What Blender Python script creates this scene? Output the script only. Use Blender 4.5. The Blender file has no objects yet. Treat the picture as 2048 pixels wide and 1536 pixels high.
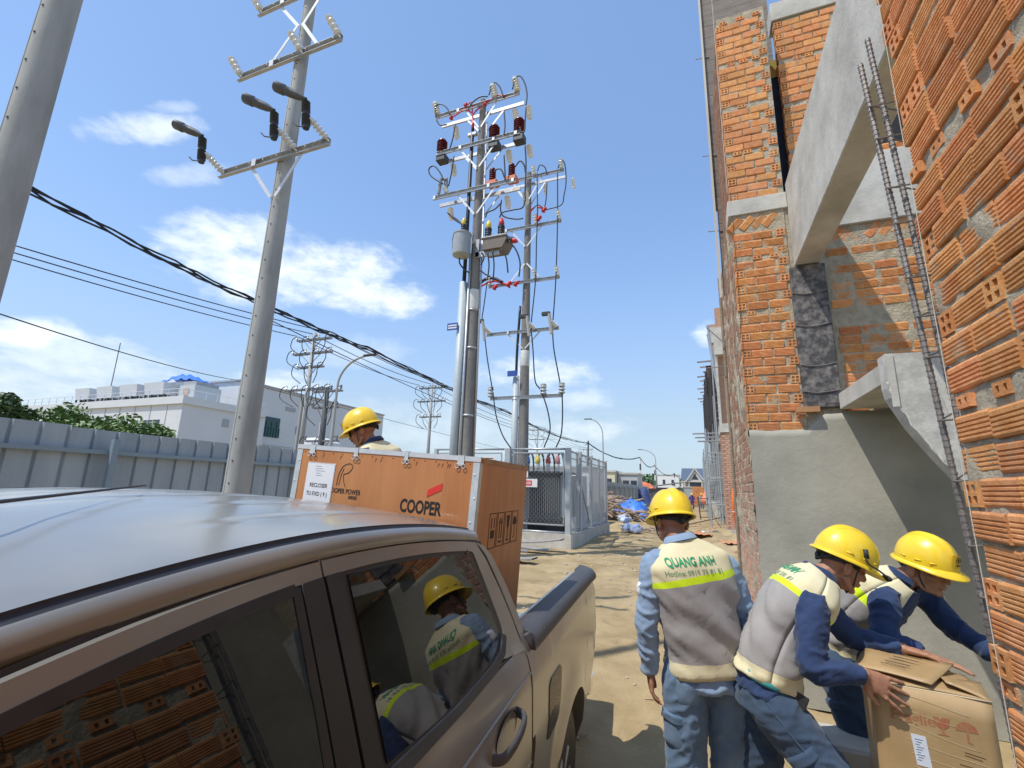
import bpy, bmesh, math, random
import numpy as np
from mathutils import Vector, Matrix, noise as mnoise
from mathutils.bvhtree import BVHTree
from mathutils.geometry import tessellate_polygon
random.seed(7)
S = bpy.context.scene
COL = S.collection
R = math.radians
# ---------------------------------------------------------------- camera
F_PX = 935.0
_u = np.array([116, 4194, F_PX]); _u = _u / np.linalg.norm(_u)
_s = np.array([374, -221, F_PX]); _s = _s - _u * (_s @ _u); _s /= np.linalg.norm(_s)
_r = np.cross(_u, _s); _r = _r if _r[0] > 0 else -_r
CM = np.array([_r, _s, _u])            # rows: world axes seen from the camera
EYE = np.array([0.0, 0.0, 1.75])
cam_data = bpy.data.cameras.new('camera'); cam = bpy.data.objects.new('camera', cam_data); COL.objects.link(cam)
cam_data.sensor_width = 36; cam_data.lens = F_PX / 2048 * 36
cam_data.clip_start = 0.02; cam_data.clip_end = 6000
rt, up, fw = CM[:, 0], CM[:, 1], CM[:, 2]
cam.matrix_world = Matrix(((rt[0], up[0], -fw[0], 0), (rt[1], up[1], -fw[1], 0), (rt[2], up[2], -fw[2], 1.75), (0, 0, 0, 1)))
S.camera = cam
# survey helpers: a sight line of the photograph met with a plane of the place
def _ray(x, y): return CM @ np.array([x - 1024, -(y - 768), F_PX])
def onx(x, y, X): d = _ray(x, y); return Vector(EYE + d * (X / d[0]))
def ony(x, y, Y): d = _ray(x, y); return Vector(EYE + d * (Y / d[1]))
def onz(x, y, z): d = _ray(x, y); return Vector(EYE + d * ((z - 1.75) / d[2]))
def ond(x, y, D): return Vector(EYE + _ray(x, y) / F_PX * D)
# ---------------------------------------------------------------- light
SUN_AZ, SUN_EL = R(220), R(61.5)
SKY_STRENGTH, SUN_STRENGTH, EXPOSURE = 0.15, 3.4, 0.30
world = bpy.data.worlds.new('World'); S.world = world; world.use_nodes = True
sun_d = bpy.data.lights.new('sun', 'SUN'); sun = bpy.data.objects.new('sun', sun_d); COL.objects.link(sun)
sun_d.energy = SUN_STRENGTH; sun_d.angle = R(0.55); sun_d.color = (1, 0.945, 0.86)
_to = Vector((math.sin(SUN_AZ) * math.cos(SUN_EL), math.cos(SUN_AZ) * math.cos(SUN_EL), math.sin(SUN_EL)))
sun.rotation_euler = _to.to_track_quat('Z', 'Y').to_euler(); sun.location = _to * 60
S.view_settings.view_transform = 'Standard'; S.view_settings.look = 'None'
S.view_settings.exposure = EXPOSURE; S.view_settings.gamma = 1; S.view_settings.use_curve_mapping = False
def build_sky():
    nt = world.node_tree; N = nt.nodes; Lk = nt.links
    for n in list(N): N.remove(n)
    out = N.new('ShaderNodeOutputWorld'); bg = N.new('ShaderNodeBackground'); bg.inputs[1].default_value = SKY_STRENGTH
    sky = N.new('ShaderNodeTexSky'); sky.sky_type = 'NISHITA'; sky.sun_disc = False
    sky.sun_elevation = SUN_EL; sky.sun_rotation = SUN_AZ; sky.altitude = 0; sky.air_density = 1.0; sky.dust_density = 0.5; sky.ozone_density = 1.2
    tc = N.new('ShaderNodeTexCoord')
    nrm = N.new('ShaderNodeVectorMath'); nrm.operation = 'NORMALIZE'; Lk.new(tc.outputs['Generated'], nrm.inputs[0])
    sp = N.new('ShaderNodeSeparateXYZ'); Lk.new(nrm.outputs[0], sp.inputs[0])
    def M(op, a, b=None, c=None):
        m = N.new('ShaderNodeMath'); m.operation = op
        for i, v in enumerate((a, b, c)):
            if v is None: continue
            if isinstance(v, (int, float)): m.inputs[i].default_value = v
            else: Lk.new(v, m.inputs[i])
        return m.outputs[0]
    az = M('ARCTAN2', sp.outputs[0], sp.outputs[1]); el = M('ARCSINE', sp.outputs[2])
    cmb = N.new('ShaderNodeCombineXYZ'); Lk.new(M('MULTIPLY', az, 1.0), cmb.inputs[0]); Lk.new(M('MULTIPLY', el, 1.9), cmb.inputs[1])
    def nz(scale, detail, rough, dist=0.0):
        t = N.new('ShaderNodeTexNoise'); t.inputs['Scale'].default_value = scale; t.inputs['Detail'].default_value = detail
        t.inputs['Roughness'].default_value = rough; t.inputs['Distortion'].default_value = dist; Lk.new(cmb.outputs[0], t.inputs['Vector']); return t.outputs[0]
    n1 = nz(9, 9, 0.58, 0.35); n2 = nz(26, 6, 0.6)
    fld = M('ADD', M('MULTIPLY', M('SUBTRACT', n1, 0.5), 2.6), M('MULTIPLY', M('SUBTRACT', n2, 0.5), 1.3))
    # clouds: azimuth and elevation of the centre, half width, half height, tilt, density
    cl = [(-1.122, .556, .075, .022, .42, .75), (-1.091, .604, .033, .010, .42, .4), (-1.052, .510, .06, .016, .36, .45), (-1.02, .535, .04, .012, .3, .3),
          (-.991, .425, .085, .040, .28, .95), (-.838, .400, .19, .052, .17, .97), (-.690, .374, .105, .036, .11, .95), (-.93, .45, .06, .03, .2, .7),
          (-1.205, .204, .055, .022, .25, .95), (-.328, .243, .115, .030, 0, .8), (-.251, .187, .08, .021, 0, .5), (-.209, .122, .075, .022, 0, .6), (.036, .311, .034, .020, -.1, .95),
          (-.855, .185, .075, .026, .12, .75), (-.725, .262, .125, .028, .1, .3), (-1.159, .159, .14, .05, .18, .6), (-.5, .12, .3, .05, 0, .3),
          (.5, .45, .2, .06, 0, .8), (1.4, .3, .3, .07, 0, .8), (2.3, .4, .25, .08, 0, .8), (-2.2, .35, .3, .08, 0, .8), (-2.9, .25, .3, .06, 0, .7), (-1.7, .42, .14, .05, 0, .6)]
    tot = None
    for a0, e0, wa, we, tl, dn in cl:
        da = M('SUBTRACT', az, a0); de = M('ADD', M('SUBTRACT', el, e0), M('MULTIPLY', da, -tl))
        d = M('ADD', M('POWER', M('ABSOLUTE', M('DIVIDE', da, wa * 1.3)), 2), M('POWER', M('ABSOLUTE', M('DIVIDE', de, we * 1.35)), 2))
        m = M('ADD', M('SUBTRACT', 0.75, d), fld)
        mr = N.new('ShaderNodeMapRange'); mr.interpolation_type = 'SMOOTHSTEP'; Lk.new(m, mr.inputs[0]); mr.inputs[1].default_value = -0.30; mr.inputs[2].default_value = 1.15
        v = M('MULTIPLY', M('MULTIPLY', mr.outputs[0], dn), M('LESS_THAN', d, 4.0))
        tot = v if tot is None else M('MAXIMUM', tot, v)
    k = M('POWER', M('MAXIMUM', M('SUBTRACT', 1.0, M('ABSOLUTE', M('DIVIDE', el, .62))), 0.0), 1.7)          # thin high haze, whiter and thicker towards the horizon
    vc = N.new('ShaderNodeMix'); vc.data_type = 'RGBA'; Lk.new(M('MINIMUM', M('MULTIPLY', k, 1.6), 1.0), vc.inputs[0]); vc.inputs[6].default_value = (2.3, 4.3, 8.3, 1); vc.inputs[7].default_value = (2.75, 3.55, 4.4, 1)
    vm = N.new('ShaderNodeMix'); vm.data_type = 'RGBA'; Lk.new(M('ADD', .24, M('MULTIPLY', .66, k)), vm.inputs[0]); Lk.new(sky.outputs[0], vm.inputs[6]); Lk.new(vc.outputs[2], vm.inputs[7])
    mix = N.new('ShaderNodeMix'); mix.data_type = 'RGBA'; Lk.new(M('MINIMUM', tot, 1.0), mix.inputs[0]); Lk.new(vm.outputs[2], mix.inputs[6])
    mix.inputs[7].default_value = (5.9, 6.35, 6.5, 1)
    Lk.new(mix.outputs[2], bg.inputs[0]); Lk.new(bg.outputs[0], out.inputs[0])
build_sky()

# ---------------------------------------------------------------- materials
MATS = {}
def mat(name, col, rough=0.7, metal=0.0, var=0.0, vscale=8.0, bump=0.0, bscale=40.0, col2=None, rnd=0.0, coat=0.0, spec=0.5, detail=6, stretch=None, fine=0.0, cut=(0.35, 0.65), ior=None):
    """procedural surface: noise between col and col2, per object variation, bump relief"""
    if name in MATS: return MATS[name]
    m = bpy.data.materials.new(name); m.use_nodes = True; nt = m.node_tree; N = nt.nodes; L = nt.links
    b = N['Principled BSDF']; b.inputs['Roughness'].default_value = rough; b.inputs['Metallic'].default_value = metal
    b.inputs['Specular IOR Level'].default_value = spec
    if ior: b.inputs['IOR'].default_value = ior
    if coat: b.inputs['Coat Weight'].default_value = coat; b.inputs['Coat Roughness'].default_value = 0.08
    b.inputs['Base Color'].default_value = (*col, 1)
    tc = N.new('ShaderNodeTexCoord'); vec = tc.outputs['Object']
    if stretch:
        mp = N.new('ShaderNodeMapping'); mp.inputs['Scale'].default_value = stretch; L.new(vec, mp.inputs[0]); vec = mp.outputs[0]
    oi = N.new('ShaderNodeObjectInfo')
    last = None
    if var or col2 or rnd:
        off = N.new('ShaderNodeVectorMath'); off.operation = 'ADD'
        sc = N.new('ShaderNodeVectorMath'); sc.operation = 'SCALE'; sc.inputs[0].default_value = (37, 53, 71); L.new(oi.outputs['Random'], sc.inputs['Scale'])
        L.new(vec, off.inputs[0]); L.new(sc.outputs[0], off.inputs[1])
        t = N.new('ShaderNodeTexNoise'); t.inputs['Scale'].default_value = vscale; t.inputs['Detail'].default_value = detail; t.inputs['Roughness'].default_value = 0.62; L.new(off.outputs[0], t.inputs['Vector'])
        mr = N.new('ShaderNodeMapRange'); L.new(t.outputs[0], mr.inputs[0]); mr.inputs[1].default_value = cut[0]; mr.inputs[2].default_value = cut[1]
        mx = N.new('ShaderNodeMix'); mx.data_type = 'RGBA'; L.new(mr.outputs[0], mx.inputs[0])
        c2 = col2 if col2 else tuple(min(1, c * (1 + var)) for c in col); c1 = col if col2 else tuple(c * (1 - var) for c in col)
        mx.inputs[6].default_value = (*c1, 1); mx.inputs[7].default_value = (*c2, 1); last = mx.outputs[2]
        if rnd:
            hs = N.new('ShaderNodeHueSaturation'); L.new(last, hs.inputs['Color'])
            m2 = N.new('ShaderNodeMapRange'); L.new(oi.outputs['Random'], m2.inputs[0]); m2.inputs[3].default_value = 1 - rnd; m2.inputs[4].default_value = 1 + rnd; L.new(m2.outputs[0], hs.inputs['Value'])
            fr = N.new('ShaderNodeMath'); fr.operation = 'FRACT'; ml = N.new('ShaderNodeMath'); ml.operation = 'MULTIPLY'; L.new(oi.outputs['Random'], ml.inputs[0]); ml.inputs[1].default_value = 17.3; L.new(ml.outputs[0], fr.inputs[0])
            m3 = N.new('ShaderNodeMapRange'); L.new(fr.outputs[0], m3.inputs[0]); m3.inputs[3].default_value = 0.5 - rnd * .05; m3.inputs[4].default_value = 0.5 + rnd * .05; L.new(m3.outputs[0], hs.inputs['Hue'])
            last = hs.outputs[0]
        L.new(last, b.inputs['Base Color'])
        rr = N.new('ShaderNodeMapRange'); L.new(t.outputs[0], rr.inputs[0]); rr.inputs[3].default_value = max(0.02, rough - .08); rr.inputs[4].default_value = min(1, rough + .1)
        L.new(rr.outputs[0], b.inputs['Roughness'])
    if bump:
        t2 = N.new('ShaderNodeTexNoise'); t2.inputs['Scale'].default_value = bscale; t2.inputs['Detail'].default_value = 7; t2.inputs['Roughness'].default_value = .65; L.new(vec, t2.inputs['Vector'])
        bp = N.new('ShaderNodeBump'); bp.inputs['Strength'].default_value = min(1, bump); bp.inputs['Distance'].default_value = 0.02 * max(1, bump); L.new(t2.outputs[0], bp.inputs['Height']); L.new(bp.outputs[0], b.inputs['Normal'])
    MATS[name] = m; return m

# ---------------------------------------------------------------- building helpers
class MB:
    """collects shapes into one mesh"""
    def __init__(s): s.v = []; s.f = []; s.mi = []
    def add(s, vs, fs, mi=0):
        o = len(s.v); s.v += [tuple(v) for v in vs]; s.f += [tuple(i + o for i in f) for f in fs]; s.mi += [mi] * len(fs)
    def box(s, lo, hi, mi=0, M=None, bev=0.0):
        x0, y0, z0 = lo; x1, y1, z1 = hi
        if bev:
            b = bev; vs = []
            for z, d in ((z0, b), (z0 + b, 0), (z1 - b, 0), (z1, b)):
                xa, xb, ya, yb = x0 + d, x1 - d, y0 + d, y1 - d
                e = b if d == 0 else 0
                vs += [(xa + e, ya, z), (xb - e, ya, z), (xb, ya + e, z), (xb, yb - e, z), (xb - e, yb, z), (xa + e, yb, z), (xa, yb - e, z), (xa, ya + e, z)]
            fs = [tuple(range(7, -1, -1)), tuple(range(24, 32))] + [(k * 8 + i, k * 8 + (i + 1) % 8, k * 8 + 8 + (i + 1) % 8, k * 8 + 8 + i) for k in range(3) for i in range(8)]
        else:
            vs = [(x0, y0, z0), (x1, y0, z0), (x1, y1, z0), (x0, y1, z0), (x0, y0, z1), (x1, y0, z1), (x1, y1, z1), (x0, y1, z1)]
            fs = [(3, 2, 1, 0), (4, 5, 6, 7), (0, 1, 5, 4), (1, 2, 6, 5), (2, 3, 7, 6), (3, 0, 4, 7)]
        if M is not None: vs = [M @ Vector(v) for v in vs]
        s.add(vs, fs, mi)
    def beam(s, a, b, w, h, mi=0, up=(0, 0, 1)):
        a, b = Vector(a), Vector(b); d = (b - a).normalized(); u = Vector(up)
        x = d.cross(u)
        if x.length < 1e-4: x = d.cross(Vector((1, 0, 0)))
        x.normalize(); y = x.cross(d).normalized(); vs = []
        for p in (a, b): vs += [p - x * w / 2 - y * h / 2, p + x * w / 2 - y * h / 2, p + x * w / 2 + y * h / 2, p - x * w / 2 + y * h / 2]
        s.add(vs, [(3, 2, 1, 0), (4, 5, 6, 7), (0, 1, 5, 4), (1, 2, 6, 5), (2, 3, 7, 6), (3, 0, 4, 7)], mi)
    def tube(s, pts, r, n=8, mi=0, caps=True, ell=None, side=None, closed=False):
        pts = [Vector(p) for p in pts]; k = len(pts); rs = r if isinstance(r, (list, tuple)) else [r] * k
        prev = None; vs = []
        for i, p in enumerate(pts):
            t = (pts[(i + 1) % k] - pts[i - 1]) if closed else (pts[min(i + 1, k - 1)] - pts[max(i - 1, 0)])
            t = t.normalized() if t.length > 1e-9 else Vector((0, 0, 1))
            ref = Vector(side) if side is not None else (prev if prev is not None else (Vector((0, 0, 1)) if abs(t.z) < .9 else Vector((1, 0, 0))))
            a = ref - t * ref.dot(t)
            if a.length < 1e-5: a = t.orthogonal()
            a.normalize(); b = t.cross(a); prev = a
            ra, rb = rs[i] if isinstance(rs[i], (list, tuple)) else (rs[i], rs[i])
            for j in range(n):
                th = 2 * math.pi * j / n; vs.append(p + a * (ra * math.cos(th)) + b * (rb * math.sin(th)))
        kk = k if closed else k - 1
        fs = [(i * n + j, i * n + (j + 1) % n, ((i + 1) % k) * n + (j + 1) % n, ((i + 1) % k) * n + j) for i in range(kk) for j in range(n)]
        if caps and not closed: fs += [tuple(range(n - 1, -1, -1)), tuple(range((k - 1) * n, k * n))]
        s.add(vs, fs, mi)
    def lathe(s, prof, o=(0, 0, 0), ax=(0, 0, 1), n=12, mi=0):
        """prof: list of (radius, height) along the axis"""
        o = Vector(o); z = Vector(ax).normalized(); x = z.orthogonal().normalized(); y = z.cross(x); vs = []
        for r, h in prof:
            for j in range(n):
                th = 2 * math.pi * j / n; vs.append(o + z * h + x * (r * math.cos(th)) + y * (r * math.sin(th)))
        k = len(prof); fs = [(i * n + j, i * n + (j + 1) % n, (i + 1) * n + (j + 1) % n, (i + 1) * n + j) for i in range(k - 1) for j in range(n)]
        fs += [tuple(range(n - 1, -1, -1)), tuple(range((k - 1) * n, k * n))]; s.add(vs, fs, mi)
    def prism(s, poly, d, mi=0):
        """poly: 3D points of a flat outline, pushed along d"""
        d = Vector(d); p = [Vector(q) for q in poly]; n = len(p)
        tr = tessellate_polygon([p]); vs = p + [q + d for q in p]
        fs = [tuple(t) for t in tr] + [tuple(i + n for i in reversed(t)) for t in tr] + [(i, i + n, (i + 1) % n + n, (i + 1) % n) for i in range(n)]
        s.add(vs, fs, mi)
    def ball(s, c, r, n=10, m=7, M=None, mi=0):
        c = Vector(c); r = r if isinstance(r, (tuple, list)) else (r, r, r); vs = []
        for i in range(1, m):
            ph = math.pi * i / m
            for j in range(n):
                th = 2 * math.pi * j / n; q = Vector((r[0] * math.sin(ph) * math.cos(th), r[1] * math.sin(ph) * math.sin(th), r[2] * math.cos(ph)))
                vs.append(c + (M @ q if M is not None else q))
        top = Vector((0, 0, r[2])); bot = -top
        if M is not None: top, bot = M @ top, M @ bot
        vs += [c + top, c + bot]; T = len(vs) - 2
        fs = [(i * n + j, (i + 1) * n + j, (i + 1) * n + (j + 1) % n, i * n + (j + 1) % n) for i in range(m - 2) for j in range(n)]
        fs += [(T, j, (j + 1) % n) for j in range(n)] + [((m - 2) * n + (j + 1) % n, (m - 2) * n + j, T + 1) for j in range(n)]
        s.add(vs, fs, mi)
    def grid(s, P, mi=0, fmi=None):
        """P: rows of points"""
        h = len(P); w = len(P[0]); o = len(s.v); s.v += [tuple(p) for row in P for p in row]
        for i in range(h - 1):
            for j in range(w - 1):
                s.f.append((o + i * w + j, o + i * w + j + 1, o + (i + 1) * w + j + 1, o + (i + 1) * w + j)); s.mi.append(fmi(i, j) if fmi else mi)
    def mesh(s, name, smooth=False):
        me = bpy.data.meshes.new(name); me.from_pydata(s.v, [], s.f)
        me.polygons.foreach_set('material_index', s.mi)
        if smooth: me.polygons.foreach_set('use_smooth', [True] * len(s.f))
        bm = bmesh.new(); bm.from_mesh(me); bmesh.ops.recalc_face_normals(bm, faces=bm.faces); bm.to_mesh(me); bm.free()
        me.update(); return me
    def build(s, name, mats, parent=None, smooth=False, local=False, **kw):
        return obj(name, s.mesh(name, smooth), mats, parent, local, **kw)
def obj(name, me, mats, parent=None, local=False, auto=None, **props):
    o = bpy.data.objects.new(name, me); COL.objects.link(o)
    if mats is not None and not me.materials:
        for m in (mats if isinstance(mats, (list, tuple)) else [mats]): me.materials.append(m)
    if parent is not None:
        o.parent = parent
        if not local: o.matrix_parent_inverse = world_of(parent).inverted()
    if auto: me.set_sharp_from_angle(angle=R(auto))
    for k, v in props.items(): o[k] = v
    return o
def world_of(o):
    m = o.matrix_basis.copy()
    if o.parent is not None: m = world_of(o.parent) @ o.matrix_parent_inverse @ m
    return m
def tag(o, label=None, cat=None, group=None, kind=None):
    if label: o['label'] = label
    if cat: o['category'] = cat
    if group: o['group'] = group
    if kind: o['kind'] = kind
    return o
def thing(name, label, cat, loc=(0, 0, 0), group=None, rot=None):
    o = bpy.data.objects.new(name, None); COL.objects.link(o); o.location = loc; o.empty_display_size = .1
    if rot: o.rotation_euler = rot
    return tag(o, label, cat, group)
def kids(o): return [c for c in COL.objects if c.parent == o]
def copy_tree(o, loc, label, rot=None, scale=None, name=None):
    tree = {}
    for c in COL.objects:
        if c.parent: tree.setdefault(c.parent.name, []).append(c)
    def rec(a, par):
        c = a.copy(); COL.objects.link(c)
        if par is not None: c.parent = par
        for ch in tree.get(a.name, []): rec(ch, c)
        return c
    c = rec(o, None); c.location = loc
    if rot is not None: c.rotation_euler = rot
    if scale: c.scale = scale
    c['label'] = label; return c
def nz(p, s=1.0, seed=0.0): return mnoise.noise(Vector((p[0] * s + seed, p[1] * s - seed * .7, p[2] * s + seed * 1.3)))
def bez(pts, n=12):
    """smooth curve through the given points (Catmull-Rom)"""
    p = [Vector(q) for q in pts]; p = [p[0] * 2 - p[1]] + p + [p[-1] * 2 - p[-2]]; out = []
    for i in range(1, len(p) - 2):
        for k in range(n):
            t = k / n; out.append(.5 * ((2 * p[i]) + (p[i + 1] - p[i - 1]) * t + (2 * p[i - 1] - 5 * p[i] + 4 * p[i + 1] - p[i + 2]) * t * t + (3 * p[i] - p[i - 1] - 3 * p[i + 1] + p[i + 2]) * t ** 3))
    out.append(p[-2]); return out
def text_mesh(txt, size, bold=0.0, squash=1.0, align='CENTER', spacing=1.0):
    c = bpy.data.curves.new('lettering', 'FONT'); c.body = txt; c.size = size; c.align_x = align; c.offset = bold; c.space_character = spacing; c.resolution_u = 3
    o = bpy.data.objects.new('lettering', c); COL.objects.link(o)
    dg = bpy.context.evaluated_depsgraph_get(); me = bpy.data.meshes.new_from_object(o.evaluated_get(dg)); bpy.data.objects.remove(o); bpy.data.curves.remove(c)
    for v in me.vertices: v.co.x *= squash
    return me
def lettering(txt, size, org, ux, uy, m, parent, bold=0.0, squash=1.0, align='CENTER', off=0.002, bvh=None, name='lettering', local=False, spacing=1.0):
    me = text_mesh(txt, size, bold, squash, align, spacing); me.materials.clear()
    ux, uy, org = Vector(ux), Vector(uy), Vector(org); n = ux.cross(uy).normalized()
    if bvh:
        bm = bmesh.new(); bm.from_mesh(me); bmesh.ops.subdivide_edges(bm, edges=[e for e in bm.edges if e.calc_length() > size * .3], cuts=2); bmesh.ops.triangulate(bm, faces=bm.faces); bm.to_mesh(me); bm.free()
    for v in me.vertices:
        p = org + ux * v.co.x + uy * v.co.y
        if bvh:
            h = bvh.ray_cast(p + n * .35, -n, .8)
            if h[0] is None: h = bvh.find_nearest(p)
            p = h[0] + n * off
        else: p = p + n * off
        v.co = p
    return obj(name, me, m, parent, local)
# ---------------------------------------------------------------- palette
sand = mat('sand', (.265, .195, .10), .95, var=0, col2=(.435, .335, .19), vscale=1.1, bump=.9, bscale=30, cut=(.32, .6), spec=.15, detail=9)
brick_m = mat('fired clay', (.60, .245, .085), .85, col2=(.72, .35, .155), vscale=22, rnd=.15, bump=.35, bscale=90, spec=.2)
def smear(m, col, scale=7, lo=.60, hi=.68):
    nt = m.node_tree; N = nt.nodes; L = nt.links; b = N['Principled BSDF']; src = b.inputs['Base Color'].links[0].from_socket
    tc = N.new('ShaderNodeTexCoord'); oi = N.new('ShaderNodeObjectInfo'); v = N.new('ShaderNodeVectorMath'); v.operation = 'ADD'; L.new(tc.outputs['Object'], v.inputs[0]); L.new(oi.outputs['Location'], v.inputs[1])
    t = N.new('ShaderNodeTexNoise'); t.inputs['Scale'].default_value = scale; t.inputs['Detail'].default_value = 8; t.inputs['Roughness'].default_value = .7; L.new(v.outputs[0], t.inputs['Vector'])
    r = N.new('ShaderNodeMapRange'); L.new(t.outputs[0], r.inputs[0]); r.inputs[1].default_value = lo; r.inputs[2].default_value = hi; r.inputs[4].default_value = .75
    mx = N.new('ShaderNodeMix'); mx.data_type = 'RGBA'; L.new(r.outputs[0], mx.inputs[0]); L.new(src, mx.inputs[6]); mx.inputs[7].default_value = (*col, 1); L.new(mx.outputs[2], b.inputs['Base Color'])
smear(brick_m, (.42, .35, .25), 9, .57, .70)
brick_far = mat('dusty clay', (.42, .24, .16), .9, col2=(.52, .34, .25), vscale=9, rnd=.12, bump=.3, bscale=60, spec=.2)
mortar = mat('mortar', (.38, .33, .24), .95, col2=(.54, .475, .36), vscale=14, bump=.9, bscale=50, spec=.15)
plaster = mat('fresh plaster', (.285, .28, .235), .9, col2=(.45, .435, .365), vscale=1.5, bump=.22, bscale=22, spec=.2, detail=10, cut=(.3, .7))
concrete = mat('pale concrete', (.43, .415, .365), .88, col2=(.62, .60, .54), vscale=2.6, bump=.25, bscale=28, spec=.25, detail=10)
concrete_d = mat('raw concrete', (.36, .35, .32), .9, col2=(.50, .485, .44), vscale=5, bump=.5, bscale=32, spec=.25, detail=10)
tar = mat('stained formwork', (.055, .052, .055), .7, col2=(.27, .245, .22), vscale=15, bump=.15, bscale=40, detail=14, cut=(.42, .70))
ply = mat('grey boards', (.17, .145, .125), .85, col2=(.25, .215, .185), vscale=6, rnd=.1, bump=.2, bscale=40, stretch=(1, 1, 4))
rebar_m = mat('rebar steel', (.20, .19, .18), .5, metal=.6, col2=(.33, .29, .26), vscale=30, bump=.3, bscale=200)
galv = mat('galvanised steel', (.44, .46, .475), .45, metal=.6, var=.12, vscale=14)
galv_w = mat('bright zinc', (.62, .64, .65), .5, metal=.3, var=.05, vscale=20)
grey_paint = mat('grey paint', (.41, .445, .46), .5, var=.08, vscale=5, spec=.4)
steel_dark = mat('dark steel', (.05, .055, .06), .5, metal=.3, var=.2, vscale=9)
black_r = mat('black rubber', (.018, .018, .02), .55, var=.3, vscale=14)
cable_m = mat('black cable', (.012, .016, .022), .5)
white_p = mat('white porcelain', (.74, .76, .73), .18, var=.05, vscale=20, coat=.4)
wood = mat('weathered timber', (.27, .20, .14), .85, col2=(.42, .33, .25), vscale=8, stretch=(1, 1, 9), rnd=.25, bump=.4, bscale=30)
wood_g = mat('grey planks', (.20, .19, .18), .85, col2=(.36, .34, .31), vscale=9, stretch=(1, 6, 6), rnd=.2, bump=.4, bscale=30)
string_m = mat('white string', (.55, .53, .45), .8)
orange_p = mat('orange conduit', (.75, .16, .03), .45, var=.1, vscale=12)
yellow_p = mat('yellow paint', (.78, .62, .02), .4, var=.05)
blue_tarp = mat('blue tarpaulin', (.03, .13, .58), .45, col2=(.07, .25, .75), vscale=3, bump=.5, bscale=7)
red_p = mat('red polymer', (.55, .02, .03), .45, var=.1)
maroon = mat('maroon polymer', (.11, .012, .022), .4, var=.2)
# ---------------------------------------------------------------- ground
def sstep(a, b, x): t = min(1, max(0, (x - a) / (b - a))); return t * t * (3 - 2 * t)
def gh(x, y):
    d = math.hypot(x, y); z = 0.0
    if d < 70:
        f = 1 - sstep(40, 70, d)
        z += f * (.045 * nz((x, y, 0), .45, 3) + .022 * nz((x, y, 0), 1.6, 9) + .011 * nz((x, y, 0), 4.5, 1))
        if d < 26:
            z += .010 * (1 - abs(nz((x, y * .6, 0), 2.1, 31)) * 2) * max(0, nz((x, y, 0), .8, 8) + .2) + .006 * nz((x, y, 0), 11, 5)
            ds, ps = mnoise.voronoi(Vector((x * 2.7, y * 2.1, 0)))                       # trodden hollows
            hsh = (math.sin(ps[0].x * 91.7 + ps[0].y * 37.3) + 1) * .5
            if hsh > .35: q = ds[0] / .34; z += (-.034 * hsh * math.exp(-q * q * 2.2) + .012 * math.exp(-(q - 1.25) ** 2 * 9)) * (1 - sstep(12, 26, d))
            for rx in (-.28, .20): e = (x - rx - .25 * math.sin(y * .23) - .04 * nz((x, y, 0), 1.2, 6)) / .13; z += (-.030 * math.exp(-e * e) + .014 * math.exp(-(abs(e) - 1.7) ** 2 * 3)) * sstep(4.0, 5.5, y)
    for cx, cy, r, h in ((.55, 15.5, 1.6, .30), (-.2, 12.5, 1.4, .09), (1.0, 20, 2.2, .35), (-2.6, 18, 1.5, .12), (.1, 8.6, .9, .10), (-3.0, 24, 2, .25)):
        q = ((x - cx) ** 2 + (y - cy) ** 2) / (r * r)
        if q < 4: z += h * math.exp(-q * 1.6) * (1 + .5 * nz((x, y, 0), 3, 4))
    k = sstep(-.20, -.60, x) * sstep(-3.6, -3.0, x) * sstep(5.2, 3.6, y)
    zt = -.135 - .061 * (x + 1.615) + .5 * z
    return z * (1 - k) + zt * k
def axis_pts(a, b, step, far, g=1.12):
    p = list(np.arange(a, b, step)); s = step; q = b
    hi = []
    while q < far: hi.append(q); s *= g; q += s
    lo = []; q = a - step; s = step
    while q > -far: lo.append(q); s *= g; q -= s
    return lo[::-1] + p + hi + [far]
def build_ground():
    xs = [-2500] + axis_pts(-3.4, 1.4, .042, 2500, 1.11); ys = [-2500] + axis_pts(2.0, 12, .045, 3500, 1.05)
    m = MB(); m.grid([[(x, y, gh(x, y)) for x in xs] for y in ys])
    tag(m.build('ground', sand, smooth=True), kind='structure')
build_ground()
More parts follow.
